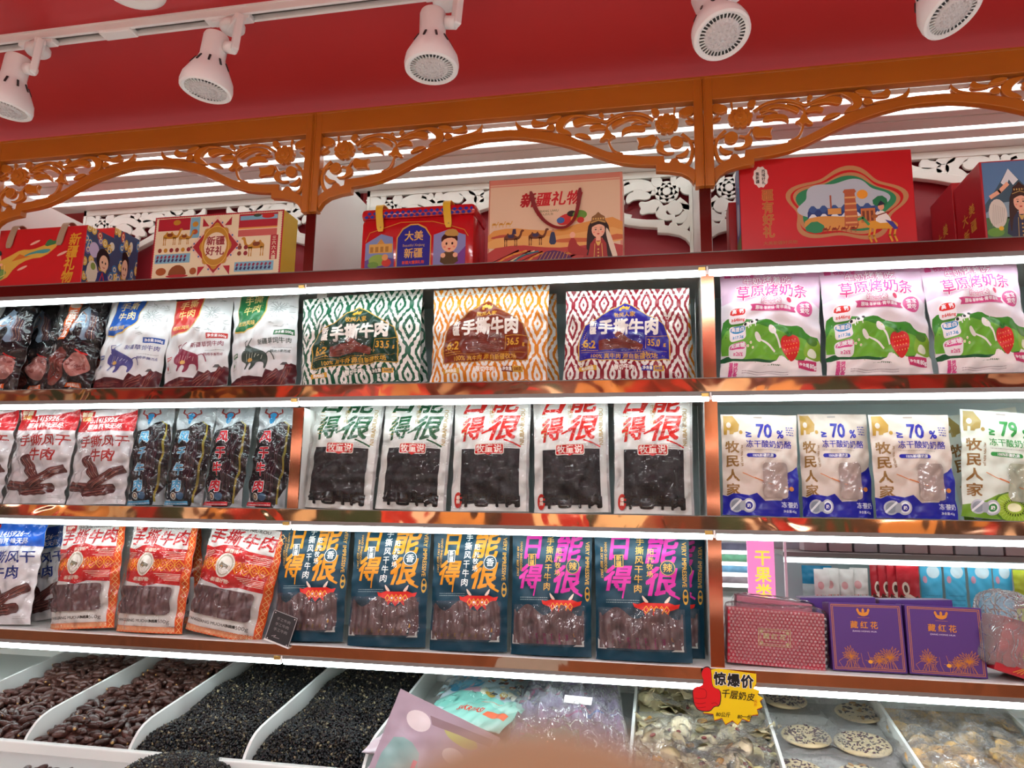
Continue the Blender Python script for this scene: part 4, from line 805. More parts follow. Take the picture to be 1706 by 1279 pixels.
# ================================================================ row 4, left bay: red and white torn beef bags
def kind_torn(seed):
    w, h = 18, 28; a = Art(w, h); rd = '#c01c1e'; og = '#e0561c'; cr = '#f0e2cc'
    a.rect(0, 0, w, 1.6, og); diamonds(a, .1, 0, w, 1.6, 1.0, 1.5, .13, '#f0d0a0'); a.rect(16.4, 0, w, h, og); 
    for k in range(18): a.line([(16.7, k * 1.55 + .2), (17.2, k * 1.55 + .95), (17.7, k * 1.55 + .2), (17.2, k * 1.55 - .5)], .12, '#f6c070', closed=True)
    a.poly([(0, 13.0), (0, 21.5), (2, 21.2), (4.5, 22.2), (8, 22.6), (11, 21.6), (16.4, 21.3), (16.4, 12.0), (11, 12.4), (8, 11.6), (4.5, 12.4)], rd)
    a.rect(0, 15.4, 16.4, 18.8, '#cf3a1c'); diamonds(a, 0, 15.6, 16.6, 18.6, 1.8, 2.9, .2, '#f0a028')
    for k in range(5): a.line([(10.5 + (k * 37 % 5) * .5, 20.6 - k * .45), (16.2, 20.5 - k * .45)], .1, cr); a.line([(10 + k * .6, 14.9 - k * .4), (16.2, 14.8 - k * .4)], .1, cr); a.line([(.3, 20.2 - k * .4), (2.6 - k * .2, 20.2 - k * .4)], .1, cr)
    a.ell(6.6, 17.3, 2.3, 3.1, '#e6e0d0'); a.ell(6.6, 17.3, 1.9, 2.7, '#b8b4a0'); a.ell(6.6, 17.3, 1.6, 2.3, '#e8e6dc'); a.group(lambda q: bull(q, '#7a7460', '#f0f0e8'), 6.4, 16.2, .27)
    a.text('新疆特产', 7.6, 21.0, 1.1, cr, .02); a.text('·新疆好物·', 6.4, 13.4, 1.15, cr, .02)
    for i, q in enumerate('手撕牛肉'): a.text(q, 2.4 + i * 4.1, 24.2 - i * .05 + (.3 if i % 2 else 0), 4.2, '#b81a1e', .03, .95, .12, -.04)
    a.text('SHOUSI NIUROU', 9.5, 27.1, 1.25, '#4a4640', .015); a.rect(1.0, 26.2, 4.2, 27.8, rd); a.text('特产', 2.6, 27, 1.2, cr, .03)
    a.text('YANGGUANG MUCHANG', 6.2, 3.0, 1.05, '#4a4844', .01, .95); a.text('净含量', 11.6, 3.0, .8, '#3a3834', .03); a.text('500g', 14.0, 3.0, 1.3, '#6a6864', .01)
    t, S = make_pack('torn_beef_bag', '', 'snack pack', 'red and white torn beef bags', w, h, .034, '#d6d4d0', a, P_GLOSS, seed, back='#a81c1e', g=((0, .55), (.05, .85), (.25, 1), (.55, .85), (.85, .35), (.95, .1), (1, .04)))
    patch('beef_window', S, .9, 4.6, 15.4, 11.6, M_MEATG, t, .0014, .0016, seed, .4, sticks=1.7, r=1)
    patch('clear_sleeve', S, -.2, .6, 18.2, 27.9, F_SLEEVE, t, .0062, .003, seed + 2, .6)
    return t
tt = kind_torn(61); W, H = .18, .28
# blue / red dried beef packs (white foil)
def kind_pi(col, seed, tcol, logo=True):
    w, h = 17, 26.5; a = Art(w, h)
    a.poly([(0, 20.4), (4, 20.0), (10, 20.2), (w, 19.9), (w, h), (0, h)], col); a.poly([(0, 22.6), (5, 24.6), (11, 24.4), (w, 25.8), (w, h), (0, h)], '#e8e8ea' if seed % 2 else col, 1)
    a.text('3.1415926···', 8.4, 23.4, 2.0, '#f6f4f2', .03, .95, .1); a.text('超有界 味无尽', 8.4, 21.5, 1.6, '#f6f4f2', .025)
    if logo: a.rect(.4, 23.0, 4.6, 26.1, '#c8201e'); a.text('新疆', 2.4, 25.2, 1.5, '#f0e0c0', .04); a.text('牧场', 2.4, 23.8, 1.4, '#e0b860', .03)
    a.text('手撕风干', 9.0, 17.2, 3.5, tcol, .02); a.text('牛肉', 9.6, 13.2, 3.6, tcol, .03); a.text('1/6', 1.6, 17.6, 1.5, '#3a3838', .02)
    for x, y, l, wd, ro in ((4.2, 4.6, 8, 2.6, -.15), (9.8, 3.6, 9, 2.8, .1), (7.5, 9.2, 9, 2.6, -.95), (11.5, 7.0, 10.5, 2.6, .55)): beef_stick(a, x, y, l, wd, ro, '#56302e')
    a.scribble(13.4, 2.0, 16, 2, .5, .22, '#9a9896', 4)
    t, S = make_pack('air_dried_beef_pack', '', 'snack pack', 'air dried beef packs', w, h, .022, '#d4d2d4', a, P_GLOSS, seed, g=((0, .35), (.06, .8), (.3, 1), (.65, .8), (.9, .25), (.96, .06), (1, .03)), amp=.002, pinch=.05)
    patch('clear_sleeve', S, -.2, .4, 17.2, 26.4, F_SLEEVE, t, .004, .002, seed + 2, .7)
    return t
tpr = kind_pi('#c4222a', 71, '#a82420'); tpb = kind_pi('#1c5cc0', 74, '#1c2f7a', True); W2, H2 = .17, .265
for t, x0, x1, tp, yy, rl, lb in [(tpb, 48, 118, (75, 878), .15, None, 'blue topped air dried beef pack half hidden behind the front blue one')]: place(use(t, lb), W2, H2, x0 - 30, x1, tp, yy, TOPS[3], .12)
place(use(tpb, 'front blue topped air dried beef pack at the left edge'), W2, H2, -58, 51, (28, 871), .05, TOPS[3], .12)
for x0, x1, tp, yy, lb in [(232, 342, (282, 873), .16, 'red and white torn beef bag partly hidden behind two front ones'), (82, 191, (158, 872), .052, 'leftmost red and white torn beef bag, beside the blue topped packs'), (192, 304, (277, 874), .052, 'middle red and white torn beef bag'), (306, 437, (418, 876), .055, 'red and white torn beef bag beside the small black price card')]:
    place(use(tt, lb), W, H, x0, x1, tp, yy, TOPS[3], .12)
for x0, x1, tp, lb in [(-105, 3, (-18, 682), 'red topped air dried beef pack cut by the left edge'), (4, 108, (86, 681), 'red topped air dried beef pack, right of the one cut by the left edge'), (109, 209, (183, 683), 'red topped air dried beef pack beside the slim blue lettered packs')]:
    place(use(tpr, lb), W2, H2, x0, x1, tp, .05, TOPS[2], .10)
# slim black packs
def kind_slim(c, seed):
    w, h = 10.5, 27; a = Art(w, h); cy_ = '#58a8d0' if c == 'b' else '#c8202c'
    a.poly([(0, 0), (w, 0), (w, 21.8), (8, 22.4), (6.8, 23.2), (4.5, 21.2), (1, 20.6), (0, 20.6)], '#171216', 1)
    for k in range(7): a.line([(3.8 + k * .55, 2 + (k * 37 % 5)), (4.3 + k * .5, 10), (3.9 + k * .62, 19 - (k % 3))], .34, ['#35202a', '#2a1820', '#402a30'][k % 3], ly=2)
    a.line([(8.6, 1), (9.0, 12), (8.9, 22)], .45, '#8a7c28'); a.line([(8.9, 22), (7.4, 23)], .3, '#8a7c28')
    for i, q in enumerate('风干牛肉'): a.text(q, 3.3, 18.6 - i * 4.4, 3.5, cy_, .04, .95, out='#e4eef4', ow=.035)
    a.ell(4.0, 24.6, 1.5, 1.1, '#8a2c24'); a.ell(4.0, 24.7, 1.0, .7, '#2f86b8'); a.poly([(3.1, 24.3), (4.9, 24.3), (4.5, 22.2), (3.6, 22.2)], '#2f86b8', 1); a.line([(2.6, 24.9), (1.6, 25.4), (1.8, 26.3)], .4, '#8a2c24'); a.line([(5.4, 24.9), (6.5, 25.4), (6.2, 26.3)], .4, '#8a2c24')
    a.rect(0, .3, 7.2, 1.3, cy_); a.ell(1.2, 2.5, .95, .95, '#202830'); a.ell(3.0, 2.6, .95, .95, '#c8c8c0'); a.ell(3.0, 2.6, .7, .7, '#5a3a28'); a.ell(4.9, 2.6, .95, .95, '#305878'); a.text('香', 3.0, 2.6, .9, '#f0e0c0', .02); a.scribble(.5, .55, 7, 1, .3, .3, '#f0f0f0', 3)
    t, S = make_pack('slim_beef_pack', '', 'snack pack', 'slim air dried beef packs', w, h, .019, '#a8b0b4', a, P_GLOSS, seed, px=2.2, g=((0, .3), (.08, .9), (.3, 1), (.6, .9), (.82, .4), (.92, .08), (1, .03)), amp=.002)
    patch('clear_sleeve', S, -.3, .2, 11.4, 26.8, F_SLEEVE, t, .004, .0032, seed + 2, .45)
    return t
sb, sr = kind_slim('b', 81), kind_slim('r', 84); W, H = .105, .27
for t, x0, x1, tp, lb in [(sb, 212, 272, (262, 680), 'slim black beef pack with blue lettering beside the red topped packs'), (sb, 274, 336, (330, 680), 'slim black beef pack with blue lettering next to a red lettered one'), (sr, 338, 402, (394, 679), 'slim black beef pack with red lettering next to a blue lettered one'), (sr, 410, 474, (466, 679), 'slim black beef pack with red lettering beside the left upright')]:
    place(use(t, lb), W, H, x0, x1, tp, .06, TOPS[2], .10)
# ================================================================ row 2, left bay
def kind_bull(col, c2, c3, seed):
    w, h = 19, 24.5; a = Art(w, h); g = '#d0b060'
    a.poly([(1.8, 16), (2.2, 24.5), (10.8, 24.5), (10.6, 19), (9.6, 16.6), (7.4, 14.8), (4.4, 14.0), (1.4, 14.4)], g, 0); a.poly([(1.9, 16), (2.4, 24.5), (10.5, 24.5), (10.3, 19), (9.3, 16.8), (7.2, 15.1), (4.4, 14.3), (1.6, 14.7)], col)
    for q, x, y in (('手', 5.2, 22.6), ('撕', 7.9, 22.9), ('牛', 5.2, 19.6), ('肉', 7.9, 19.9)): a.text(q, x, y, 2.7, '#e4cc84', .01)
    a.text('老远风味', 5.2, 16.2, 1.3, g, .02)
    r = random.Random(seed)
    for k in range(26): x, y = r.uniform(10, 18), r.uniform(14.5, 23.5); a.line([(x, y), (x + r.uniform(-1.2, 1.2), y + r.uniform(-.5, .5)), (x + r.uniform(-1.4, 1.4), y + r.uniform(-.9, .9))], .1, '#9aa0a0', ly=1)
    for k in range(14): an = k * .45; a.line([(14 + .5 * math.cos(an), 19.5 + .4 * math.sin(an)), (14 + 2.4 * math.cos(an), 19.5 + 1.6 * math.sin(an))], .14, '#8a9292', ly=1)
    a.rect(13.4, 12.2, 18.4, 13.6, col); a.text('净含量:500g', 15.9, 12.9, .85, '#f0f0f0', .02); a.text('新疆草饲牛肉', 13.4, 10.8, 1.5, c2, .01); a.text('精肉手撕而成', 15.4, 8.0, .8, c2, .01); a.scribble(13.2, 9.0, 18, 1, .4, .2, '#8a8a8a', 4)
    a.group(lambda q: bull(q, c2, c3), 8.6, 3.9, 1.0); a.rect(.8, 8.0, 2.8, 9.0, col); a.text('原香味', 1.8, 8.5, .6, '#f0f0f0', .02); a.frame(1.0, 5.0, 2.6, 7.0, .08, '#a0a0a0'); a.ell(1.8, 6.0, .35, .5, col, 8); a.poly([(15.4, 4.6), (16, 5.3), (16.8, 5.4), (17.4, 4.6)], '#4a4a4a')
    a.poly([(0, 0), (0, 2.4), (3, 3.0), (7, 2.8), (10.5, 2.2), (11.5, 4.0), (14, 3.0), (16, 3.6), (18, 5.0), (19, 4.6), (19, 0)], '#4c1a20')
    for x, y, l, wd, ro in ((5, 1.2, 9, 1.9, 0), (12.5, 1.6, 6, 2.0, .5), (16.2, 2.0, 6, 1.9, 1.1)): beef_stick(a, x, y, l, wd, ro, '#5c1e24')
    t, S = make_pack('white_beef_bag', '', 'snack pack', 'white grass fed beef bags', w, h, .030, '#d4d8da', a, P_SATIN, seed, g=((0, .4), (.06, .8), (.3, 1), (.7, .8), (.9, .3), (1, .05)), amp=.0018)
    return t
W, H = .19, .245
for t, x0, x1, tp, rl, lb in [(kind_bull('#1f4e9c', '#4a4c8c', '#c0c4e0', 91), 152, 265, (240, 503), .1, 'white beef bag with blue corner label and a violet bull'), (kind_bull('#b42a22', '#8a3048', '#e8c0c8', 93), 272, 380, (336, 497), .1, 'white beef bag with red corner label'), (kind_bull('#1f6a3c', '#3a4a44', '#c0d0c4', 96), 383, 494, (444, 488), .1, 'white beef bag with green corner label beside the left upright')]:
    place(use(t, lb), W, H, x0, x1, tp, .06, TOPS[1], .13)
def kind_horse(seed, label):
    w, h = 16, 25; a = Art(w, h); og = '#e0601c'
    def horse(q):
        q.poly([(-3.4, .2), (-3.6, 1.4), (-2.2, 4.4), (-.6, 6.6), (.2, 7.8), (.9, 7.0), (2.6, 6.6), (4.4, 4.6), (5.4, 1.6), (6.0, -2.8), (.6, -3.2), (1.4, .4), (.3, 2.0), (-.8, 1.6), (-2.0, -.4), (-2.9, -.5)], '#8fa6bc', 1)
        q.poly([(-3.2, .2), (-2.2, 3.6), (-.4, 6.2), (-.9, 3.4), (-1.9, .2)], '#e4eef4', 1); q.poly([(1.2, 6.8), (3.6, 6.6), (6, 2.4), (6.6, -2.8), (3.2, -3), (3.6, 1.4), (2.6, 4.6)], '#2c2a34', 1)
        for k in range(7): q.line([(2.0 + k * .5, 5.6 - k * .3), (3.0 + k * .4, 1), (3.2 + k * .45, -2.6)], .16, '#a87868' if k % 2 else '#6a4c58')
        q.ell(-.2, 4.8, .24, .2, '#0c0c10', 8); q.ell(-2.9, .6, .2, .3, '#1c1c24', 8); q.line([(-2.6, 2.2), (-.8, 1.9), (.4, 2.4)], .22, '#c07a50'); q.line([(-.6, 5.6), (.9, 4.6), (1.4, 2.2)], .2, '#c07a50')
    a.rect(.2, 12.2, w, h - .3, '#0d0c10', 1); a.group(horse, 8.6, 16.4, .92)
    if label: a.poly([(2.2, 13.4), (5.4, 13.4), (6.6, 24.6), (2.8, 24.6)], og); a.ell(4.6, 23.4, 1.7, .7, '#e8e0d0'); [a.text(q, 4.6 - i * .3, 20.8 - i * 2.8, 2.9, '#f8f0e4', .03) for i, q in enumerate('香马肠')]
    a.rect(.2, .2, w, 12.0, '#241a1c', 1); a.ell(4.2, 6.4, 3.2, 5.2, '#7c3830'); a.ell(11.2, 6.8, 3.6, 3.2, '#c08078'); a.rect(8.4, 1.0, 13.2, 2.2, og)
    for k in range(16): rr = random.Random(k + seed); x, y = rr.uniform(1.8, 6.4), rr.uniform(2.4, 10); a.ell(x, y, .5, .35, '#a0625a' if k % 2 else '#561f1c', 8, rr.uniform(0, 3), ly=6); x, y = rr.uniform(8.6, 13.6), rr.uniform(4.6, 8.8); a.ell(x, y, .7, .4, '#dcaca4' if k % 2 else '#94504a', 8, rr.uniform(0, 3), ly=6)
    a.line([(10.4, 10.6), (12, 9.8), (14, 9.4)], .4, '#c82020', k=1); a.text('熟肉制品', 10.8, 1.6, .9, '#f0e0d0', .03) 
    t, S = make_pack('horse_sausage_pack', '', 'snack pack', 'horse sausage packs', w, h, .024, '#121014', a, P_GLOSS, seed, amp=.0024)
    patch('clear_sleeve', S, -.2, .4, 16.2, 24.8, F_SLEEVE, t, .0042, .003, seed + 2, .6); return t
h1, h2 = kind_horse(101, True), kind_horse(104, False); W, H = .16, .25
for t, x0, x1, tp, yy, lb in [(h2, 92, 168, (182, 505), .16, 'dark horse sausage pack hidden behind the orange labelled one'), (h2, 20, 82, (70, 508), .12, 'horse picture pack half hidden, left of the orange labelled one'), (h1, 68, 150, (148, 502), .055, 'horse sausage pack with an orange upright label'), (h2, -62, 26, (24, 508), .05, 'horse picture pack cut by the left edge of the photo')]:
    place(use(t, lb), W, H, x0, x1, tp, yy, TOPS[1], .13)
# small black price card
pc = thing('price_card', 'small black price card in a clear holder beside the torn beef bags', 'price card')
box('card', -.031, .031, -.002, .0, 0, .082, mat('black_card', (.03, .03, .035), .3), pc, .0008)
pa = Art(6.2, 8.2); pa.frame(.1, .1, 6.1, 8.1, .12, '#b8b4b4'); r_ = random.Random(3)
for k in range(3): pa.text('手工牛肉', 3.1, 6.3 - k * 1.4, .9, '#8a8888', .01, ly=1)
pa.line([(1.4, 1.5), (2.4, 2.0), (2.0, 1.4), (3.4, 1.5)], .1, '#c0b8b8'); 
for c_ in ((.6, .6), (5.6, .6), (.6, 7.6), (5.6, 7.6)): pa.ell(*c_, .16, .16, '#d0c8c8', 8)
FS = lambda x, y, o=0.0, back=False: np.stack([(np.asarray(x, float) - 3.1) / 100, np.full(np.shape(x), -.0023) - 0, np.asarray(y, float) / 100], -1)
print_on('card_print', FS, pa, P_PAPER, pc, .0003, None)
box('holder_foot', -.032, .032, -.004, .012, -.001, .003, M_PLW, pc)
place(pc, .062, .082, 440, 482, (478, 1021), -.006, TOPS[3], 0)
# white foil edge of a pack behind, between torn beef and teal pouches
a = Art(12, 26); a.rect(3, 3, 9, 22, '#c4ccd4'); pk, S_ = make_pack('plain_foil_pack', 'plain silver white foil pack standing behind the black price card', 'snack pack', None, 12, 26, .014, '#bcc4cc', a, P_SATIN, 111)
place(pk, .12, .26, 428, 500, (478, 880), .13, TOPS[3], .1)
# ================================================================ top shelf: gift boxes
def face_print(name, parent, art, O_, U, V, m=None, lift=.0004):
    """flat print on a panel: O_ corner, U and V edge vectors; art units stretched over them"""
    O_, U, V = Vector(O_), Vector(U), Vector(V); N = U.cross(V).normalized(); P, Q, Oo = art.tris(None, .0001)
    if not len(P): return None
    W_ = np.array(O_)[None, :] + P[:, :1] / art.w * np.array(U)[None, :] + P[:, 1:] / art.h * np.array(V)[None, :] + np.array(N)[None, :] * (lift + Oo)[:, None]
    return np_mesh(name, W_, [np.arange(len(P)).reshape(-1, 3)], Q, m or P_PAPER, parent, smooth=False)
def span(x0, x1, z, Y):
    def fx(px):
        a = at(px, 300, Y); b = at(px, 1200, Y); t = (z - a.z) / (b.z - a.z); return a.x + (b.x - a.x) * t
    return fx(x0), fx(x1)
def gift_box(name, label, cat, x0, x1, ytop, xm, Y, d, col, scol, art, sart=None, left=False, group=None, z=TOPS[0], bevel=.002, yaw=0, rough=.35, part='carton'):
    xa, xb = span(x0, x1, z, Y); h = at(xm, ytop, Y).z - z; w_ = xb - xa
    t = thing(name, label, cat, ((xa + xb) / 2, Y, z + .0005), group); t.rotation_euler = (0, 0, yaw)
    bm = bmesh.new(); bm_box(bm, -w_ / 2, w_ / 2, 0, d, 0, h, bevel)
    for f in bm.faces: f.material_index = 1 if abs(f.normal.x) > .9 else 0
    bm_obj(part, bm, [mat('card_' + col, col, rough, vary=.03), mat('card_' + scol, scol, rough, vary=.03)], t)
    if art: face_print('front_print', t, art, (-w_ / 2, 0, 0), (w_, 0, 0), (0, 0, h))
    if sart:
        if left: face_print('side_print', t, sart, (-w_ / 2, d, 0), (0, -d, 0), (0, 0, h))
        else: face_print('side_print', t, sart, (w_ / 2, 0, 0), (0, d, 0), (0, 0, h))
    return t, w_, h
# camel carton
a = Art(34, 17); cr = '#e8dcb8'; rd = '#b02030'; bl = '#7cb4cc'; gd = '#c08a28'
a.rect(.4, .4, 33.6, 16.6, cr, 1)
for k in range(56): a.poly([(.4 + k * .594, .05), (.7 + k * .594, .55), (1.0 + k * .594, .05)], cr, ly=1); a.poly([(.4 + k * .594, 16.95), (.7 + k * .594, 16.45), (1.0 + k * .594, 16.95)], rd, ly=2)
for k in range(28): a.poly([(.02, .3 + k * .6), (.6, .6 + k * .6), (.02, .9 + k * .6)], rd, ly=2); a.poly([(33.98, .3 + k * .6), (33.4, .6 + k * .6), (33.98, .9 + k * .6)], rd, ly=2)
a.rect(1, 13.2, 9.6, 16.4, rd); a.rect(9.7, 11, 12.2, 16.4, bl); a.rect(22.5, 12.5, 32.5, 16.4, rd); a.rect(22.8, 14.8, 32.4, 15.9, bl); a.rect(22.5, 10.6, 32.5, 12.3, '#c8605a'); a.rect(22.5, 12.5, 32.5, 12.9, '#e0a050')
a.ell(6, 15.3, 1.0, .7, gd); a.ell(11, 14.6, .8, .7, gd); a.ell(11, 12.6, .8, .7, '#b0522a'); a.ell(30, 15.6, 1.6, .6, '#c02820'); a.ell(27.2, 15.9, 1.0, .4, '#3a4a3a')
a.poly([(16.8, 0.6), (23.6, 8.6), (16.8, 16.6), (10.0, 8.6)], '#e8c8b0', ly=4); a.poly([(16.8, 1.6), (22.8, 8.6), (16.8, 15.6), (10.8, 8.6)], '#a8242c', ly=5)
for s in ((12.6, 1, 14.4, 3.4, 12.6, 3.4), (21, 1, 19.2, 3.4, 21, 3.4), (13, 16, 14.8, 13.8, 13, 13.8), (20.6, 16, 18.8, 13.8, 20.6, 13.8)): a.poly([(s[0], s[1]), (s[2], s[3]), (s[4], s[5])], rd)
for k in range(9):
    for sx_, sy_ in ((1, 1), (-1, 1), (1, -1), (-1, -1)): a.rect(16.8 + sx_ * (6.4 - k * .72) - .2, 8.6 + sy_ * k * .85 - .22, 16.8 + sx_ * (6.4 - k * .72) + .2, 8.6 + sy_ * k * .85 + .22, '#4a6aa8' if k % 2 else '#e8d8c0', ly=6)
a.poly([(16.8 + (3.9 + .35 * math.cos(8 * q * PI / 24)) * math.cos(q * PI / 24), 8.6 + (5.6 + .5 * math.cos(8 * q * PI / 24)) * math.sin(q * PI / 24)) for q in range(48)], gd, ly=7)
a.line([(16.8 + 3.55 * math.cos(q * PI / 16), 8.6 + 5.1 * math.sin(q * PI / 16)) for q in range(32)], .16, '#e8c060', closed=True); a.ell(16.8, 8.6, 2.95, 3.5, '#eadcc0', 28)
a.text('新疆', 16.8, 9.9, 2.45, '#8e1c28', .03); a.text('好礼', 16.8, 7.3, 2.45, '#8e1c28', .03)
for cx, cy, sc in ((4.4, 9.4, .62), (8.3, 9.4, .5)): a.group(lambda q: camel(q, gd), cx, cy, sc)
a.group(lambda q: camel(q, gd), 27.4, 5.4, .72, True)
for k in range(6): a.ell(2.0 + k * 1.55, 8.1, .55, .6, ['#8a3a20', '#c08a28', '#8e2028'][k % 3], 8)
for k in range(4): a.ell(23.2 + (k % 2) * 1.6, 6.3 + (k // 2) * 1.5, .55, .6, ['#8a3a20', '#8e2028'][k % 2], 8)
for x0_, x1_, y0_ in ((.9, 10.3, 4.7), (22.2, 32.2, 1.7)):
    a.rect(x0_, y0_, x1_, y0_ + 2.4, bl)
    for k in range(int((x1_ - x0_) / 1.05)):
        x = x0_ + .2 + k * 1.05; a.poly([(x, y0_ + .5), (x + .5, y0_ + .3), (x + .8, y0_ + 1.0), (x + .3, y0_ + 1.2)], '#3a2a5a'); a.poly([(x + .1, y0_ + 1.4), (x + .6, y0_ + 1.2), (x + .9, y0_ + 1.9), (x + .4, y0_ + 2.1)], '#8e2844')
a.ell(2.8, 2.6, 1.4, 1.0, '#a85a28'); a.poly([(4.6, 1.2), (5.2, 3.4), (7.2, 4.4), (9.2, 3.4), (9.8, 1.2)], '#8a4a20', 1); a.ell(7.2, 1.3, 3.0, .4, '#b8282c'); a.ell(11.4, 2.4, .9, .9, '#a85a28')
a.rect(31.0, 4.4, 32.9, 10.6, '#b02030'); a.text('三六六大疆', 31.95, 9.8, 1.15, cr, .02, vert=True, gap=1.05)
a.text('旅行', 12.0, 16, .1, cr)
t, w_, h_ = gift_box('camel_gift_box', 'cream and red gift box with camels and a yellow side', 'gift box', 249, 466, 356, 365, .03, .085, '#c8202c', '#e0b81c', a)
# red box with leather handles
a = Art(30, 13.5)
a.poly([(0, .2), (5, 0.1), (12.5, 2.0), (14.5, 5.0), (17.5, 6.6), (21, 6.8), (24.2, 9.6), (23.4, 10.6), (20.5, 9.4), (18, 8.6), (15.4, 8.8), (13.2, 7.6), (10.6, 6.4), (6, 6.0), (0, 6.4)], '#d8b048', 1)
a.poly([(0, .6), (6, .5), (11.5, 1.8), (13.0, 4.4), (9, 4.8), (0, 3.6)], '#6f9a4c', 1); a.poly([(15.5, 6.8), (18.4, 7.8), (21.4, 7.6), (22.6, 8.6), (20, 8.6), (17, 7.8)], '#4a9a9a', 1); a.poly([(13.5, 6.2), (15.2, 7.8), (16.6, 7.2), (18.0, 7.2)], '#d07028'); a.poly([(20.5, 9.0), (21.6, 11.0), (23.0, 10.2), (23.6, 10.9), (24.0, 9.8)], '#3c7a48', 1)
for x, y in ((25, 7.4), (16.2, 4.6), (18.5, 10.2)): a.ell(x, y, 1.2, .28, '#e8b8a0', rot=.4)
for k in range(5): a.line([(2 + k * 2, 1 + k * .3), (5 + k * 1.8, 3.2), (8 + k, 5.4)], .16, '#e8d080', ly=4)
def kid(q, c='#27406e', hat='#26302c', skin='#efb494'):
    q.poly([(-1.6, .2), (-2.0, 2.9), (-.9, 4.1), (.9, 4.1), (2.0, 2.9), (1.6, .2)], c, 1); q.ell(0, 5.2, 1.7, 1.45, skin); q.poly([(-1.8, 5.8), (-1.5, 7.2), (0, 7.7), (1.5, 7.2), (1.8, 5.8), (0, 6.3)], hat, 1)
    for s in (-1, 1): q.ell(.65 * s, 5.2, .22, .26, '#141010', 8); q.ell(1.05 * s, 4.7, .3, .2, '#e88070', 8); q.ell(1.9 * s, 3.5, .45, .4, skin, 8); q.rect(.3 * s - .4 * (s < 0) - 0, -.9, .3 * s + .4 * (s > 0), .3, '#20242c')
    q.line([(-.4, 4.5), (0, 4.35), (.4, 4.5)], .12, '#a02020'); q.rect(-.15, .4, .15, 4.0, '#c8a040'); q.line([(-1.6, .6), (1.6, .6)], .3, '#c8a040')
a.group(kid, 9.6, 2.6, .85); 
for i, q in enumerate('新疆礼物'): a.text(q, 27.6 - i * .3, 10.4 - i * 2.75, 2.9, '#dca430', .03, .9, .15)
sd = Art(14, 13.5); sd.rect(0, 0, 14, 13.5, '#3c4a6c', 1)
r_ = random.Random(5)
for k in range(46):
    x, y, c = r_.uniform(0, 14), r_.uniform(0, 13.5), r_.choice(['#d0a030', '#e0b850', '#3a78b0', '#7a68a8', '#c83a2c', '#e8e0d0', '#2c5a8c'])
    sd.ell(x, y, 1.0, 1.0, c, 14, ly=2 + k); sd.ell(x, y, .6, .6, '#e8d8a8', 12, ly=50 + k // 9); sd.ell(x, y, .35, .35, c, 8, ly=60 + k // 9)
sd.it = [(t_, c_, 2 + l_ * .12, a_, b_) for t_, c_, l_, a_, b_ in sd.it]
sd.ell(6.8, 7.6, 2.5, 2.4, '#1c1418', ly=12); sd.ell(7.2, 6.8, 1.7, 1.8, '#f0c4a4', ly=13); sd.ell(6.6, 6.9, .25, .3, '#141010', 8, ly=14); sd.ell(7.8, 6.9, .25, .3, '#141010', 8, ly=14); sd.line([(6.9, 5.9), (7.3, 5.75), (7.7, 5.9)], .15, '#b02020', ly=14)
sd.poly([(4.6, 0), (4.8, 4), (7, 5.2), (9.4, 4.2), (10, 0)], '#2a3c78', 1, ly=11); sd.line([(5.4, .4), (7, 4.6), (9, .4)], .3, '#c83028', ly=12); sd.ell(3.2, 3.8, 2.0, 2.6, '#e4dcc8', ly=13); sd.ell(3.4, 5.2, .9, .8, '#8aa04c', ly=14); sd.ell(3.2, 8.8, 1.8, 1.7, '#c8b8d8', ly=11)
t, w_, h_ = gift_box('handled_gift_box', 'red gift box with two beige strap handles at the left edge', 'gift box', -82, 134, 379, 80, .03, .16, '#c8181e', '#c8181e', a, sd)
M_STRAP = mat('beige_strap', (.40, .30, .20), .5, bump=.1, bscale=200)
def strap(par, x, zt, zb, m, wd=.011, th=.0022, lean=0, back=.05, hgt=.02, y0=-.003):
    pts = [(x, y0, zb), (x + lean * .5, y0 - .0015, (zt + zb) / 2), (x + lean, y0, zt - .006), (x + lean, y0 + .006, zt + hgt * .6), (x + lean, .02, zt + hgt), (x + lean, back * .7, zt + hgt * .7), (x + lean, back, zt + .001)]
    bm = bmesh.new(); P = [Vector(p) for p in pts]; Lf, Rt = [], []
    q = []
    for i in range(len(P) - 1):
        for k in range(4): q.append(P[i].lerp(P[i + 1], k / 4))
    q.append(P[-1])
    for _ in range(3): q = [q[0]] + [(q[i - 1] + q[i] * 2 + q[i + 1]) / 4 for i in range(1, len(q) - 1)] + [q[-1]]
    rows = []
    for i, p in enumerate(q):
        d = (q[min(i + 1, len(q) - 1)] - q[max(i - 1, 0)]).normalized(); n = Vector((1, 0, 0)).cross(d).normalized(); ww = wd if i > 1 else wd * (.6 if i == 0 else .92)
        rows.append([bm.verts.new(p + Vector((sx * ww, 0, 0)) + n * sn * th / 2) for sx, sn in ((-1, -1), (1, -1), (1, 1), (-1, 1))])
    for a_, b_ in zip(rows, rows[1:]):
        for k in range(4): bm.faces.new((a_[k], a_[(k + 1) % 4], b_[(k + 1) % 4], b_[k]))
    bm.faces.new(rows[0][::-1]); bm.faces.new(rows[-1]); bmesh.ops.recalc_face_normals(bm, faces=bm.faces[:])
    o = bm_obj('handle_strap', bm, m, par)
    bm = bmesh.new(); bm_lathe(bm, [(.0004, .0022), (.002, .002), (.0028, 0)], 12, Matrix.Translation((x, y0 - th / 2, zb + .012)) @ Matrix.Rotation(PI / 2, 4, 'X')); bm_obj('rivet', bm, M_CLIP, o)
for px_, yb_ in ((15, 414), (99, 409)):
    v = at(px_, yb_, .03); strap(t, v.x - t.location.x, h_, v.z - TOPS[0], M_STRAP, .0115, lean=.012)
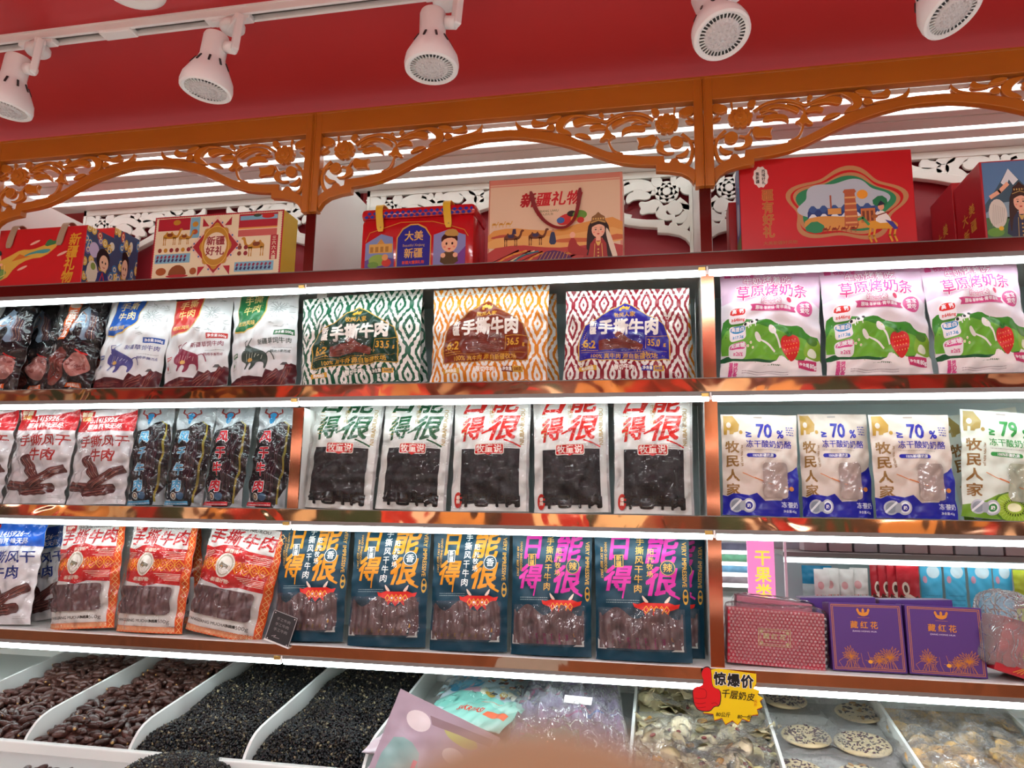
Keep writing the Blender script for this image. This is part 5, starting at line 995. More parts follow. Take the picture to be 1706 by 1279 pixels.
gift_box('handled_gift_box', 'identical patterned box mostly hidden behind the strap handled red box', 'gift box', -60, 178, 386, 80, .20, .12, '#c8181e', '#c8181e', None, sd)
# tin with yellow handles
xa, xb = span(597, 789, TOPS[0], .04); hh = at(690, 343, .04).z - TOPS[0]; tw = xb - xa
tin = thing('biscuit_tin', 'red tin box with yellow strap handles and blue diamond band', 'tin box', ((xa + xb) / 2, .04, TOPS[0] + .0005))
M_TIN = mat('red_tin', '#c0141c', .18, coat=.6)
bm = bmesh.new(); bm_box(bm, -tw / 2, tw / 2, 0, .14, 0, hh - .030, .016); bm_obj('tin_body', bm, M_TIN, tin, smooth=True, angle=.6)
bm = bmesh.new(); bm_box(bm, -tw / 2 - .002, tw / 2 + .002, -.002, .142, hh - .036, hh, .014); bm_obj('tin_lid', bm, M_TIN, tin, smooth=True, angle=.6)
a = Art(28, 4.4)
for k in range(19):
    x = 1.0 + k * 1.45
    for j in range(2): a.poly([(x - .62 + j * .7, 1.35 + j * 1.6), (x + j * .7, 2.25 + j * 1.6), (x + .62 + j * .7, 1.35 + j * 1.6), (x + j * .7, .45 + j * 1.6)], '#23309c', ly=2)
pass
face_print('band_print', tin, a, (-tw / 2 + .006, -.0026, hh - .036), (tw - .012, 0, 0), (0, 0, .027))
b = Art(28, 11)
b.line([(1, 6.6), (2, 8.6), (6, 9.6), (10, 10.6), (18, 10.4), (22, 9.4), (26, 8.2), (27, 6.8)], .12, '#d8a040')
b.poly([(1, .6), (1, 6.2), (5, 8.2), (8, 7.4), (8.5, .6)], '#7f92c0'); b.poly([(1, .6), (1, 2.4), (4.5, 3.4), (8.5, 2.6), (8.5, .6)], '#5a4a94'); b.rect(2, 4.0, 8, 6.0, '#d8a850'); [b.rect(2.3 + k * 1.3, 4.2, 3.1 + k * 1.3, 5.4, '#a87830') for k in range(4)]; b.poly([(4, 6.0), (5, 7.2), (6, 6.0)], '#c89040'); b.ell(4.4, 2.4, 2.4, 1.3, '#8cb04a'); b.ell(6.6, 1.8, 1.2, .9, '#c8382c'); b.ell(3.2, 1.4, 1.4, .7, '#6a9a3c'); b.ell(6.2, 3.0, .8, .7, '#e0a060')
b.poly([(18.4, .6), (18.4, 7.4), (22, 8.4), (26.4, 7.0), (26.4, .6)], '#8a90c4'); b.poly([(22, .6), (26.4, 4.6), (26.4, .6)], '#7a4a9a')
b.poly([(9, .3), (9, 7.2), (10.4, 9.2), (12.4, 10.1), (14.4, 10.1), (16.4, 9.2), (17.8, 7.2), (17.8, .3)], '#d8a848'); b.poly([(9.25, .5), (9.25, 7.1), (10.6, 8.9), (12.5, 9.8), (14.3, 9.8), (16.2, 8.9), (17.55, 7.1), (17.55, .5)], '#1e2c94')
b.text('大美', 13.4, 7.4, 2.3, '#e0b860', .02, 1.05); b.text('Beautiful Xinjiang', 13.4, 5.4, .8, '#c0a868', .005); b.text('新疆', 13.4, 3.6, 2.3, '#e0b860', .02, 1.05); b.text('新疆大馕满礼物', 13.4, 1.6, .8, '#e0502c', .03)
def chef(q):
    q.poly([(-2.6, 0), (-2.2, 2.6), (0, 3.4), (2.2, 2.6), (2.6, 0)], '#5a4a30', 1); q.ell(0, 5.0, 2.2, 2.1, '#f2bc98'); q.poly([(-2.3, 5.2), (-2.2, 7.0), (0, 7.8), (2.2, 7.0), (2.3, 5.2), (1.2, 6.4), (-1.2, 6.3)], '#3a1c14', 1); q.poly([(-1.6, 7.0), (-1.0, 8.4), (1.4, 8.6), (2.6, 7.4), (2.2, 6.6)], '#c09850', 1)
    for s in (-1, 1): q.ell(.8 * s, 5.0, .28, .34, '#1a1010', 8); q.ell(1.3 * s, 4.2, .36, .24, '#f08c7c', 8); q.ell(1.7 * s, 2.2, .7, .6, '#f2bc98', 10)
    q.poly([(-.5, 3.9), (.5, 3.9), (0, 3.4)], '#c03028')
b.group(chef, 22.4, .8, .9)
face_print('tin_print', tin, b, (-tw / 2 + .006, -.0006, .004), (tw - .012, 0, 0), (0, 0, hh - .046), P_TIN)
M_YST = mat('yellow_strap', '#e0b428', .4)
for px_, yb_ in ((635, 387), (748, 380)): v = at(px_, yb_, .04); strap(tin, v.x - tin.location.x, hh + .001, v.z - TOPS[0], M_YST, .0105, lean=-.008, back=.12, hgt=.014, y0=-.005)
# paper carrier bag
a = Art(34, 23); a.rect(0, 0, 34, 23, '#e2c4a4', 1); a.rect(0, 21.6, 34, 23, '#cf8472', 2); a.rect(0, 21.0, 34, 21.4, '#d89a84', 2); a.rect(33.4, 0, 34, 23, '#d8907c', 3); a.line([(.2, 0), (.2, 23)], .25, '#c87864', 3)
a.poly([(0, 5), (0, 9.2), (6, 10.0), (12, 9.0), (18, 8.6), (24, 10.4), (34, 11.6), (34, 5)], '#dd9a4c', 1); a.poly([(0, 7.5), (4, 8.4), (8, 7.8), (3, 7.0)], '#b8503c', 1); a.poly([(0, 4), (0, 7.2), (8, 7.8), (16, 7.0), (24, 7.8), (34, 9.0), (34, 4)], '#e4ac62', 1); a.poly([(14, 5.5), (20, 6.6), (28, 6.0), (34, 7.2), (34, 5)], '#c8683c', 1)
a.poly([(0, 0), (0, 4.6), (8, 5.4), (14, 4.4), (20, 4.0), (34, 5.2), (34, 0)], '#b8423c', 1)
for k in range(16): c = ['#3c8a74', '#c83a34', '#e09a3c', '#8a3a6c', '#e8d0a0', '#2c6a7c'][k % 6]; a.line([(-1 + k * 1.3, .1 + k * .02), (3 + k * 1.2, 1.6 + (k % 3) * .5), (8 + k * 1.0, 3.9 - .1 * k)], .42, c, ly=8 + k % 3, k=1)
a.poly([(12, 0), (14, 3.2), (18, 3.6), (22, 1.2), (21, 0)], '#5c2c5c', 1, ly=12); [a.line([(12.6 + k, .1), (14.4 + k * .9, 3.0)], .16, '#c88a4c', 13) for k in range(8)]
for x in (1.6, 3.4, 5.2): a.group(lambda q: camel(q, '#d8a040', '#c08030'), x, 10.2, .22)
for x in (6.0, 12.3): a.group(lambda q: camel(q, '#6e3a20', '#3a3050'), x, 5.0, .62)
a.poly([(15.7, 5.0), (15.9, 7.2), (16.3, 8.4), (17.0, 8.4), (17.3, 7.2), (17.6, 5.0)], '#2c3c5c', 1); a.ell(16.7, 8.6, .35, .4, '#c89070', 8); a.poly([(6.2, 8.2), (6.4, 9.6), (7.2, 9.6), (7.3, 8.2)], '#3a3050')
a.text('新疆礼物', 16.2, 17.0, 3.9, '#c8242c', .03, 1.0, .18); a.text('新', 10.2, 16.9, 3.9, '#b01c24', .03, 1, .18); a.text('XINJIANG LIWU', 15.0, 13.9, .85, '#5a6a3c', .01); a.text('新疆人的礼物', 14.6, 13.0, .7, '#8a7a5c', .01)
a.ell(20, 11.4, 2.4, 1.4, '#c8302c', rot=.3); a.ell(21.4, 12.8, 1.2, .8, '#2c2420'); a.ell(18.6, 11.2, 1.0, .8, '#3a6aa8'); a.ell(23.4, 12.4, 1.8, 1.2, '#6a9a3c'); a.ell(23.6, 11.0, .9, .8, '#c8302c'); a.ell(22.0, 11.4, .9, .7, '#e0a040')
a.group(lambda q: lady(q, dress='#a4302c', hat='#8a6038'), 28.0, 0, 1.22); a.poly([(30.0, 9.0), (31.4, 6), (33.0, .2), (31.8, .2), (30.6, 4), (29.8, 7.4)], '#e8d8c0', 1); a.poly([(20.2, 3.2), (21.0, 6.4), (22.2, 6.4), (23, 4.2), (25.6, 3.4), (25, 1.6), (21.4, 2.2)], '#a4302c', 1); a.ell(21.6, 7.2, .7, .8, '#efb494'); 
t, w_, h_ = gift_box('paper_carrier_bag', 'beige paper carrier bag with camels, a lady and red ribbon handles', 'gift bag', 812, 1038, 294, 925, .035, .085, '#e0b89c', '#dba48a', a, part='bag_body')
M_RIB = mat('red_ribbon', '#b8141e', .4, bump=.1, bscale=150)
pts = [at(*p, .028) - t.location for p in ((884, 318), (890, 345), (905, 368), (925, 380), (944, 380), (958, 366), (964, 340), (966, 312))]
bm = bmesh.new(); P = [Vector((p.x, -.004 - .006 * math.sin(i / 7 * PI), p.z)) for i, p in enumerate(pts)]; q = []
for i in range(len(P) - 1):
    for k in range(4): q.append(P[i].lerp(P[i + 1], k / 4))
q.append(P[-1])
for _ in range(3): q = [q[0]] + [(q[i - 1] + q[i] * 2 + q[i + 1]) / 4 for i in range(1, len(q) - 1)] + [q[-1]]
vs_ = []
for i, p in enumerate(q):
    d = (q[min(i + 1, len(q) - 1)] - q[max(i - 1, 0)]).normalized(); n = Vector((-d.z, 0, d.x)); wd = .0065 if i not in (0, len(q) - 1) else .003; wd *= (1 - .35 * math.sin(i / len(q) * PI))
    vs_.append((bm.verts.new(p + n * wd), bm.verts.new(p - n * wd + Vector((0, -.002, 0)))))
for (a0, a1), (b0, b1) in zip(vs_, vs_[1:]): f = bm.faces.new((a0, b0, b1, a1)); f.smooth = True
bmesh.ops.solidify(bm, geom=bm.faces[:], thickness=.001); bm_obj('ribbon_handle', bm, M_RIB, t)
# big red box
a = Art(42, 23); g = '#c08a5c'
def blob(cx, cy, rx, ry, amp_, n_, ph, c, lyr): a.poly([(cx + rx * (1 + amp_ * math.sin(n_ * q * PI / 24 + ph)) * math.cos(q * PI / 24), cy + ry * (1 + amp_ * math.sin(n_ * q * PI / 24 + ph)) * math.sin(q * PI / 24)) for q in range(48)], c, 1, lyr)
blob(25.6, 10.6, 13.6, 8.4, .13, 5, .6, g, 1); blob(25.6, 10.6, 12.6, 7.5, .12, 5, .6, '#c8141a', 2); blob(25.4, 10.6, 12.0, 7.0, .12, 5, .9, g, 3); blob(25.4, 10.6, 11.4, 6.4, .1, 5, .7, '#2c8a5c', 4); blob(25.2, 10.8, 10.4, 5.6, .1, 6, .3, '#b8c4d0', 5)
for y, c, k0 in ((9.6, '#3a5a94', 0), (8.6, '#28407c', 1), (7.6, '#dce4ec', 2)): a.poly([(16.5, 6.4)] + [(16.5 + k * 1.3, y + (1.4 if (k + k0) % 2 else 0)) for k in range(14)] + [(34, 6.4)], c, 1, 6 + k0)
a.poly([(15.6, 5.2), (15.8, 7.6), (20, 8.2), (26, 7.6), (32, 7.8), (35, 6.6), (33, 5), (28, 4.6), (20, 4.4)], '#d89a4c', 1, 9); a.poly([(15, 5), (18, 7.4), (21, 5.4), (19, 3.8)], '#2c8a5c', 1, 10); a.poly([(31.5, 10.8), (34, 12.6), (36, 11), (34.4, 8.8)], '#1f7a4c', 1, 10)
a.poly([(25.2, 5.4), (25.6, 13.2), (25.2, 13.6), (25.6, 14.2), (28.0, 14.2), (28.4, 13.6), (28.0, 13.2), (28.6, 5.4)], '#b8603c', 0, 11); [a.rect(25.5, 6 + k * 1.5, 28.3, 6.4 + k * 1.5, '#e0a868', 12) for k in range(5)]; a.ell(29.8, 12.8, 1.3, 1.1, '#f0a030', ly=10); a.rect(21.4, 8.4, 24.6, 9.8, '#d89a4c', 11); a.rect(22.0, 9.8, 22.4, 13, '#a85a3c', 11); a.rect(29.2, 6, 32.6, 9.4, '#c87840', 11); [a.rect(29.5 + k, 6.4, 30.1 + k, 8.8, '#7a3c28', 12) for k in range(3)]
for x in (20.6, 22.8, 25.0, 27.2): a.group(lambda q: camel(q, '#a03c20', '#7a2a18'), x, 3.9, .25)
def rider(q): 
    q.poly([(-3.6, 3.4), (-3.8, 4.8), (-2.4, 5.6), (2.6, 5.4), (4.2, 4.2), (3.4, 3.2)], '#e0a030', 1); [q.line([(x, 3.6), (x - .5, 1.6), (x + .1, .1)], .5, '#e0a030') for x in (-3, -1.8, 2.2, 3.4)]; q.line([(-3.4, 4.6), (-4.8, 6.4), (-6, 6.0)], .7, '#4a9a5c'); q.poly([(-1.6, 4.8), (-1.4, 7.2), (0, 8.2), (1.4, 7.2), (2.8, 4.8)], '#f0ece4', 1); q.poly([(.8, 5.6), (2.8, 5.0), (4.0, 3.2), (3.0, 3.0)], '#3c3c94'); q.ell(0, 9, .8, .9, '#e8a884'); q.poly([(-1, 9.2), (0, 10.6), (1.2, 9.6)], '#20283c'); q.line([(-2.4, 6.4), (1.8, 7.6)], .3, '#7a3c1c'); q.ell(-1.8, 6.6, .8, .5, '#a8602c')
a.group(rider, 34.0, 1.3, .92)
a.poly([(5.4 + 1.9 * (1 + .06 * math.cos(10 * q * PI / 20)) * math.cos(q * PI / 20), 18.6 + 2.6 * (1 + .06 * math.cos(10 * q * PI / 20)) * math.sin(q * PI / 20)) for q in range(40)], '#ece4dc'); a.text('西域好礼', 6.1, 20.0, .95, '#2a1c18', .03, vert=True, gap=1.0); a.text('集新疆', 4.6, 19.4, .95, '#2a1c18', .03, vert=True, gap=1.0)
for i, q in enumerate('疆有好礼'): a.text(q, 6.9, 14.0 - i * 3.0, 2.9, '#b86a34', .03, 1.0, 0, 0, '#d88a44', .02)
a.text('大美新疆好风物', 9.6, 2.3, 1.0, '#b86a34', .01, 1.2)
sd = Art(10, 23); sd.rect(0, 0, 10, 23, '#3a62a8', 1); sd.rect(0, 0, 10, 5, '#6a8a3c', 2); sd.rect(0, 17, 10, 23, '#4a5a94', 2); sd.ell(5, 10, 3, 4, '#c8d4e4'); sd.rect(0, 0, .8, 23, '#c8141a')
t, w_, h_ = gift_box('large_gift_box', 'large red gift box with a scalloped golden picture window', 'gift box', 1236, 1530, 258, 1380, .03, .10, '#c8101a', '#c8101a', a, sd, left=True)
gift_box('large_gift_box', 'red box edge showing behind the left side of the scalloped picture box', 'gift box', 1217, 1480, 335, 1250, .16, .08, '#b8141c', '#c8202a', None, None)
# right edge boxes
a = Art(26, 22); a.rect(.6, .6, 26, 21.6, '#5c84b0', 1); a.poly([(.6, 10), (4, 14), (8, 19.6), (12, 15), (16, 17), (20, 13), (26, 15), (26, 8), (.6, 8)], '#3f5c6c', 0, 2); a.poly([(5.6, 15.8), (8, 19.6), (10.6, 16.4), (9, 15), (8, 16.6), (7, 14.6)], '#e4ecf0', 0, 3); a.poly([(.6, 8), (6, 11), (12, 9), (20, 11), (26, 9), (26, 6), (.6, 6)], '#8aa8b8', 1, 4); a.rect(.6, .6, 26, 6.4, '#4c7a4c', 4)
a.poly([(14, 18), (20, 21.6), (26, 20), (26, 16), (18, 15)], '#b8202c', 0, 5)
a.group(lambda q: lady(q, hair='#3a2018', dress='#28304c', hat='#3a2018', trim='#c8a860'), 10.6, .6, 1.45); a.ell(4.0, 7.4, 2.6, 4.0, '#dcd8cc'); [a.line([(2.2 + k * .5, 4 + k * .2), (3 + k * .5, 10 - k * .2)], .1, '#a8a498') for k in range(7)]; a.line([(2.4, 12), (5, 13.4), (7.4, 15.4)], 1.1, '#efb494'); a.ell(3, 2.4, 2.4, 1.2, '#6aa03c'); a.ell(4.6, 3.4, .7, .6, '#e8b830')
sd = Art(15, 22); sd.text('大', 5.2, 10.2, 3.4, '#d0a040', .02); sd.text('美', 9.2, 11.4, 3.4, '#d0a040', .02); sd.text('新', 5.4, 5.6, 3.4, '#d0a040', .02); sd.text('疆', 9.6, 6.8, 3.4, '#d0a040', .02)
for nm, x0_, x1_, yt, Y_, lb in (('mountain_gift_box', 1643, 1800, 268, .025, 'red gift box with a snow mountain and a woman, at the right edge'), ('mountain_gift_box', 1596, 1745, 300, .20, 'red gift box behind the mountain picture box, only its lettered side showing')):
    gift_box(nm, lb, 'gift box', x0_, x1_, yt, 1660, Y_, .165, '#b0141e', '#a81420', a if Y_ < .1 else None, sd, left=True)
# ================================================================ row 4, right bay
Z4 = TOPS[3]
def lean_box(name, label, cat, x0, x1, top, Y, d, col, art, lean, group, m=None):
    xa, xb = span(x0, x1, Z4, Y); w_ = xb - xa; h = 0.2
    for _ in range(4): p = at(*top, Y + h * math.sin(lean)); h = (p.z - Z4) / math.cos(lean)
    t = thing(name, label, cat, group=group); bm = bmesh.new(); bm_box(bm, -w_ / 2, w_ / 2, 0, d, 0, h, .002); bm_obj('carton', bm, mat('card_' + col, col, .35, vary=.03), t)
    if art: face_print('front_print', t, art, (-w_ / 2, 0, 0), (w_, 0, 0), (0, 0, h))
    t.matrix_world = Matrix.Translation(((xa + xb) / 2, Y, Z4 + .002)) @ Matrix.Rotation(math.atan2(p.x - (xa + xb) / 2, p.z - Z4), 4, 'Y') @ Matrix.Rotation(-lean, 4, 'X'); return t, w_, h
def saffron(seed):
    a = Art(20, 18.6); g = '#c87c28'; a.frame(.7, .6, 19.3, 18.0, .14, g); a.frame(1.1, 1.0, 18.9, 17.6, .12, g)
    for s in (-1, 0, 1): a.poly([(9.4 + s * .9, 15.2), (9.4 + s * 1.5 - .45, 16.6), (9.4 + s * 1.5, 17.3), (9.4 + s * 1.5 + .45, 16.6)], g, 1)
    a.poly([(7.8, 16.4), (8.0, 15.4), (9.4, 14.9), (10.8, 15.4), (11.0, 16.4), (9.4, 15.9)], g, 1); a.line([(7.8, 14.6), (11, 14.6)], .06, g)
    for i, q in enumerate('藏红花'): a.text(q, 6.7 + i * 2.7, 12.6, 2.1, g, .025)
    a.text('ZANG HONG HUA', 9.4, 10.9, .55, '#d8c8dc', .01, 1.4)
    r = random.Random(seed)
    for fx_, fy_, sc in ((5.2, 3.9, 1), (15.6, 3.9, 1.15), (12.6, 2.9, .8)):
        for k in range(13):
            an = PI * (-.05 + 1.1 * k / 12); L_ = sc * r.uniform(1.8, 3.2); c, s_ = math.cos(an), math.sin(an); wv = .35
            a.line([(fx_, fy_), (fx_ + c * L_ * .5 - s_ * wv, fy_ + s_ * L_ * .5 + c * wv), (fx_ + c * L_, fy_ + s_ * L_), (fx_ + c * L_ * .5 + s_ * wv, fy_ + s_ * L_ * .5 - c * wv), (fx_, fy_)], .09, g, ly=4)
        for k in range(5): a.line([(fx_, fy_), (fx_ + (k - 2) * .5 * sc, fy_ - 1.4), (fx_ + (k - 2) * .9, 1.1)], .09, g, ly=4)
    for k in range(14): x = r.uniform(2, 18); a.line([(x, 1.1), (x + r.uniform(-1, 1), 2.6), (x + r.uniform(-2.4, 2.4), r.uniform(3, 5.4))], .08, g, ly=4)
    a.ell(10.3, 2.8, .6, .5, '#e09a2c'); return a
sa = saffron(4); PU = '#4a2470'
lean_box('saffron_box', 'purple saffron box standing behind the two front ones, left', 'gift box', 1342, 1470, (1395, 996), .22, .07, PU, None, .04, 'purple saffron boxes'); lean_box('saffron_box', 'purple saffron box standing behind the two front ones, right', 'gift box', 1475, 1600, (1525, 1000), .22, .07, PU, None, .04, 'purple saffron boxes')
t1_, _, _ = lean_box('saffron_box', 'purple saffron box with gold flowers beside the bubble wrapped red box', 'gift box', 1388, 1513, (1440, 1006), .04, .075, PU, sa, .10, 'purple saffron boxes')
t2_, _, _ = lean_box('saffron_box', 'purple saffron box with gold flowers, right one of the front pair', 'gift box', 1516, 1647, (1570, 1011), .04, .075, PU, sa, .10, 'purple saffron boxes')
a = Art(24, 15); g = '#d8b878'; a.frame(7.8, 5.4, 15.6, 9.8, .18, g); a.frame(8.3, 5.9, 15.1, 9.3, .1, g)
for i, q in enumerate('藏红花'): a.text(q, 9.7 + i * 2.0, 7.9, 1.7, g, .03)
for c_ in ((8.5, 6.1), (14.9, 6.1), (8.5, 9.1), (14.9, 9.1)): a.ell(*c_, .45, .45, g, 10)
a.scribble(9.4, 6.5, 14, 1, .3, .22, g, 1)
t, w_, h_ = lean_box('wrapped_saffron_box', 'red saffron box wrapped in bubble film beside the right upright', 'gift box', 1212, 1376, (1292, 1018), .045, .07, '#c01436', a, .06, None)
# bubble film around it
nx, nz = 25, 17; bm = bmesh.new(); c_ = []
for j in range(nz):
    for i in range(nx):
        x = -w_ / 2 + (i + .5 + (j % 2) * .5) * w_ / nx; z = (j + .5) * h_ / nz; r_ = w_ / nx * .46
        if abs(x) > w_ / 2: continue
        top = bm.verts.new((x, -.0072, z)); r1 = [bm.verts.new((x + r_ * math.cos(q * PI / 3), -.0022, z + r_ * math.sin(q * PI / 3))) for q in range(6)]; r2 = [bm.verts.new((x + r_ * .65 * math.cos(q * PI / 3), -.0052, z + r_ * .65 * math.sin(q * PI / 3))) for q in range(6)]
        for q in range(6):
            f = bm.faces.new((r1[q], r1[(q + 1) % 6], r2[(q + 1) % 6], r2[q])); f.smooth = True; f = bm.faces.new((r2[q], r2[(q + 1) % 6], top)); f.smooth = True
F_BUB = film('bubble_film', .1, 30, .1, haze=.02, ior=1.2)
o = bm_obj('bubbles', bm, film('bubble_dome_film', .1, 30, .08, haze=.20, tint=(1, .92, .94), ior=1.5), t); o['kind'] = 'stuff'
def crumple(name, x0, x1, y0, y1, z0, z1, m, parent, amp=.006, seed=0, n=18, fq=30, open_bottom=False):
    bm = bmesh.new(); bm_box(bm, x0, x1, y0, y1, z0, z1, min(x1 - x0, y1 - y0, z1 - z0) * .2); bmesh.ops.subdivide_edges(bm, edges=bm.edges[:], cuts=1, use_grid_fill=True)
    for _ in range(5):
        le = [e for e in bm.edges if e.calc_length() > max(x1 - x0, z1 - z0) / n]
        if not le: break
        bmesh.ops.subdivide_edges(bm, edges=le, cuts=1, use_grid_fill=True)
    bmesh.ops.triangulate(bm, faces=bm.faces[:])
    for v in bm.verts:
        k = noise.noise_vector(v.co * fq + Vector((seed, 0, 0))) + noise.noise_vector(v.co * fq * 2.3 + Vector((seed, 4, 0))) * .5; v.co += k * amp
        if v.co.z < z0 and open_bottom: v.co.z = z0
    return bm_obj(name, bm, m, parent, smooth=True)
crumple('bubble_sheet', -w_ / 2 - .004, w_ / 2 + .010, -.002, .078, .0, h_ + .012, film('bubble_sheet_film', .5, 30, .12, haze=.03, ior=1.2), t, .003, 3, 22, 40, True)
t, w_, h_ = lean_box('wrapped_saffron_box', 'second bubble wrapped box lying behind the red one', 'gift box', 1222, 1350, (1290, 1000), .17, .07, '#a85064', None, .03, None)
crumple('bubble_sheet', -w_ / 2 - .006, w_ / 2 + .010, -.006, .08, .0, h_ + .006, F_BUB, t, .003, 5, 20, 40, True)
a = Art(20, 18); 
for k in range(22): an = k / 22 * 2 * PI; a.line([(8, 7), (8 + 2.2 * math.cos(an), 7 + 2.4 * math.sin(an))], .22, '#d8a838', ly=2)
for k in range(9): a.line([(8, 6), (7 + k * .3, 3.4), (4.4 + k * .9, 1.0)], .2, '#c89030', ly=2)
t, w_, h_ = lean_box('red_flower_box', 'red gift box with a golden flower under a clear bag, at the right edge', 'gift box', 1655, 1800, (1745, 1045), .02, .12, '#a81826', a, .06, None)
crumple('clear_bag', -w_ / 2 - .03, w_ / 2 + .02, -.008, .13, .004, h_ + .055, F_BAG, t, .010, 8, 20, 22, True)
# ================================================================ sloping bulk bins under the lowest shelf
DIV = [-1.82, -1.53, -1.243, -.948, -.660, -.080, .235, .512, .800, 1.09]
ctr = thing('bulk_bin_counter', 'sloping white counter of open bulk bins under the lowest shelf', 'counter', (-.4, 0, 0))
def cb(name, x0, x1, y0, y1, z0, z1, m, bevel=0): return box(name, x0 + .4, x1 + .4, y0, y1, z0, z1, m, ctr, bevel)
cb('cabinet', XL, XR, -.36, .36, 0, .80, M_WHITE); cb('back_board', XL, XR, .352, .36, .80, 1.135, M_BIN)
def deck(Y): return .950 + .177 * Y
bm = bmesh.new(); V_ = [bm.verts.new(p) for p in ((XL + .4, -.205, deck(-.205)), (XR + .4, -.205, deck(-.205)), (XR + .4, .352, deck(.352)), (XL + .4, .352, deck(.352)))]; bm.faces.new(V_); bmesh.ops.solidify(bm, geom=bm.faces[:], thickness=.006); bm_obj('bin_floor', bm, M_BIN, ctr)
top = [(.34, 1.072), (.2, 1.0474), (0, 1.012), (-.08, .998), (-.121, .990), (-.148, .981), (-.166, .970), (-.179, .957), (-.189, .945), (-.196, .933), (-.199, .915)]
for X in DIV:
    bm = bmesh.new(); ring = top + [(-.199, .80), (.34, .80)]
    L_ = [bm.verts.new((X + .4 - .0035, y, z)) for y, z in ring]; R_2 = [bm.verts.new((X + .4 + .0035, y, z)) for y, z in ring]; n = len(ring)
    bm.faces.new(L_[::-1]); bm.faces.new(R_2)
    for i in range(n): bm.faces.new((L_[i], L_[(i + 1) % n], R_2[(i + 1) % n], R_2[i]))
    bmesh.ops.recalc_face_normals(bm, faces=bm.faces[:]); bm_obj('divider', bm, M_BIN, ctr)
    if X < 1: pass
cb('front_rail', XL, -.30, -.216, -.196, .912, .938, M_BIN, .003); cb('front_rail', -.30, XR, -.216, -.196, .90, .920, M_BIN, .003)
bm = bmesh.new(); V_ = [bm.verts.new(p) for p in ((XL + .4, -.36, .80), (XR + .4, -.36, .80), (XR + .4, -.214, .915), (XL + .4, -.214, .915))]; bm.faces.new(V_); bmesh.ops.solidify(bm, geom=bm.faces[:], thickness=.004); bm_obj('lower_slope', bm, M_BIN, ctr)
# --- dates
M_DATE = mat('date_skin', (.050, .020, .015), .30, bump=.5, bscale=90, vary=.5, vscale=60, stretch=(1, .25, 1), rnd=True); M_DTIP = mat('date_stem_tip', (.42, .24, .07), .5)
def date_mesh(s):
    bm = bmesh.new(); r = random.Random(s); n = 8; rings = []
    for i in range(8):
        t_ = i / 7; rr = .0088 * math.sin(PI * (.06 + .88 * t_)) ** .55 * (1 - .12 * t_); x = (t_ - .5) * .037
        rings.append([bm.verts.new((x, rr * (1 + .10 * math.sin(k * 2.4 + s + i * .3)) * math.cos(2 * PI * k / n), rr * .88 * (1 + .10 * math.cos(k * 1.9 + s)) * math.sin(2 * PI * k / n))) for k in range(n)])
    for a_, b_ in zip(rings, rings[1:]):
        for k in range(n): f = bm.faces.new((a_[k], a_[(k + 1) % n], b_[(k + 1) % n], b_[k])); f.smooth = True
    bm.faces.new(rings[-1]); f = bm.faces.new(rings[0][::-1])
    if s % 3 == 0:
        c = [bm.verts.new((-.0205, v.co.y * .55, v.co.z * .55)) for v in rings[0]]
        for k in range(n): q = bm.faces.new((c[k], c[(k + 1) % n], rings[0][(k + 1) % n], rings[0][k])); q.material_index = 1
        q = bm.faces.new(c[::-1]); q.material_index = 1
    me = bpy.data.meshes.new('date'); bmesh.ops.recalc_face_normals(bm, faces=bm.faces[:]); bm.to_mesh(me); bm.free(); me.materials.append(M_DATE); me.materials.append(M_DTIP); return me
DM = [date_mesh(s) for s in range(6)]
def heap(X, Y, x0, x1, over=.034):
    u = (X - x0) / (x1 - x0); e = min(1, 5 * u * (1 - u) + .35)
    return deck(Y) + over * e * (1 if Y > -.13 else max(.1, 1 - (-.13 - Y) / .075)) + .006 * math.sin(X * 37 + Y * 23)
r_ = random.Random(11); spots = []
for x0, x1 in ((-1.815, -1.535), (-1.525, -1.248)):
    ny = 26; nx = 12
    for j in range(ny):
        for i in range(nx):
            X = x0 + .012 + (i + .5 + r_.uniform(-.35, .35)) * (x1 - x0 - .024) / nx; Y = -.186 + (j + r_.uniform(-.4, .4)) * .0185
            if x0 < -1.8 and (Y < -.02 - (-1.535 - X) * 1.0 + 0 and X < -1.72): continue
            spots.append((X, Y, heap(X, Y, x0, x1) + r_.uniform(-.004, .008)))
for k in range(44):
    an, rd = r_.uniform(0, 2 * PI), .085 * math.sqrt(r_.random()); spots.append((-1.385 + rd * 1.25 * math.cos(an), -.285 + .5 * rd * math.sin(an), .905 - rd * .28 + r_.uniform(-.002, .008)))
cam_d = lambda s: (Vector(s) - CAM).length
seen = sorted(spots, key=lambda s: (s[0] < -1.74, cam_d(s)))
def dmx(s): return Matrix.Translation(s) @ Matrix.Rotation(r_.uniform(0, 2 * PI), 4, 'Z') @ Matrix.Rotation(r_.uniform(-.45, .45), 4, 'Y') @ Matrix.Rotation(r_.uniform(0, 6), 4, 'X') @ Matrix.Scale(r_.uniform(.82, 1.18), 4)
for i, s in enumerate(seen[:298]):
    o = bpy.data.objects.new('date', DM[i % 6]); o.matrix_world = dmx(s); link(o); tag(o, 'wrinkled brown dried date in the heaps at the left of the bin counter', 'date', 'dried dates in the bins')
bm = bmesh.new()
for i, s in enumerate(seen[298:]):
    me = DM[i % 6].copy(); me.transform(dmx(s)); bm.from_mesh(me); bpy.data.meshes.remove(me)
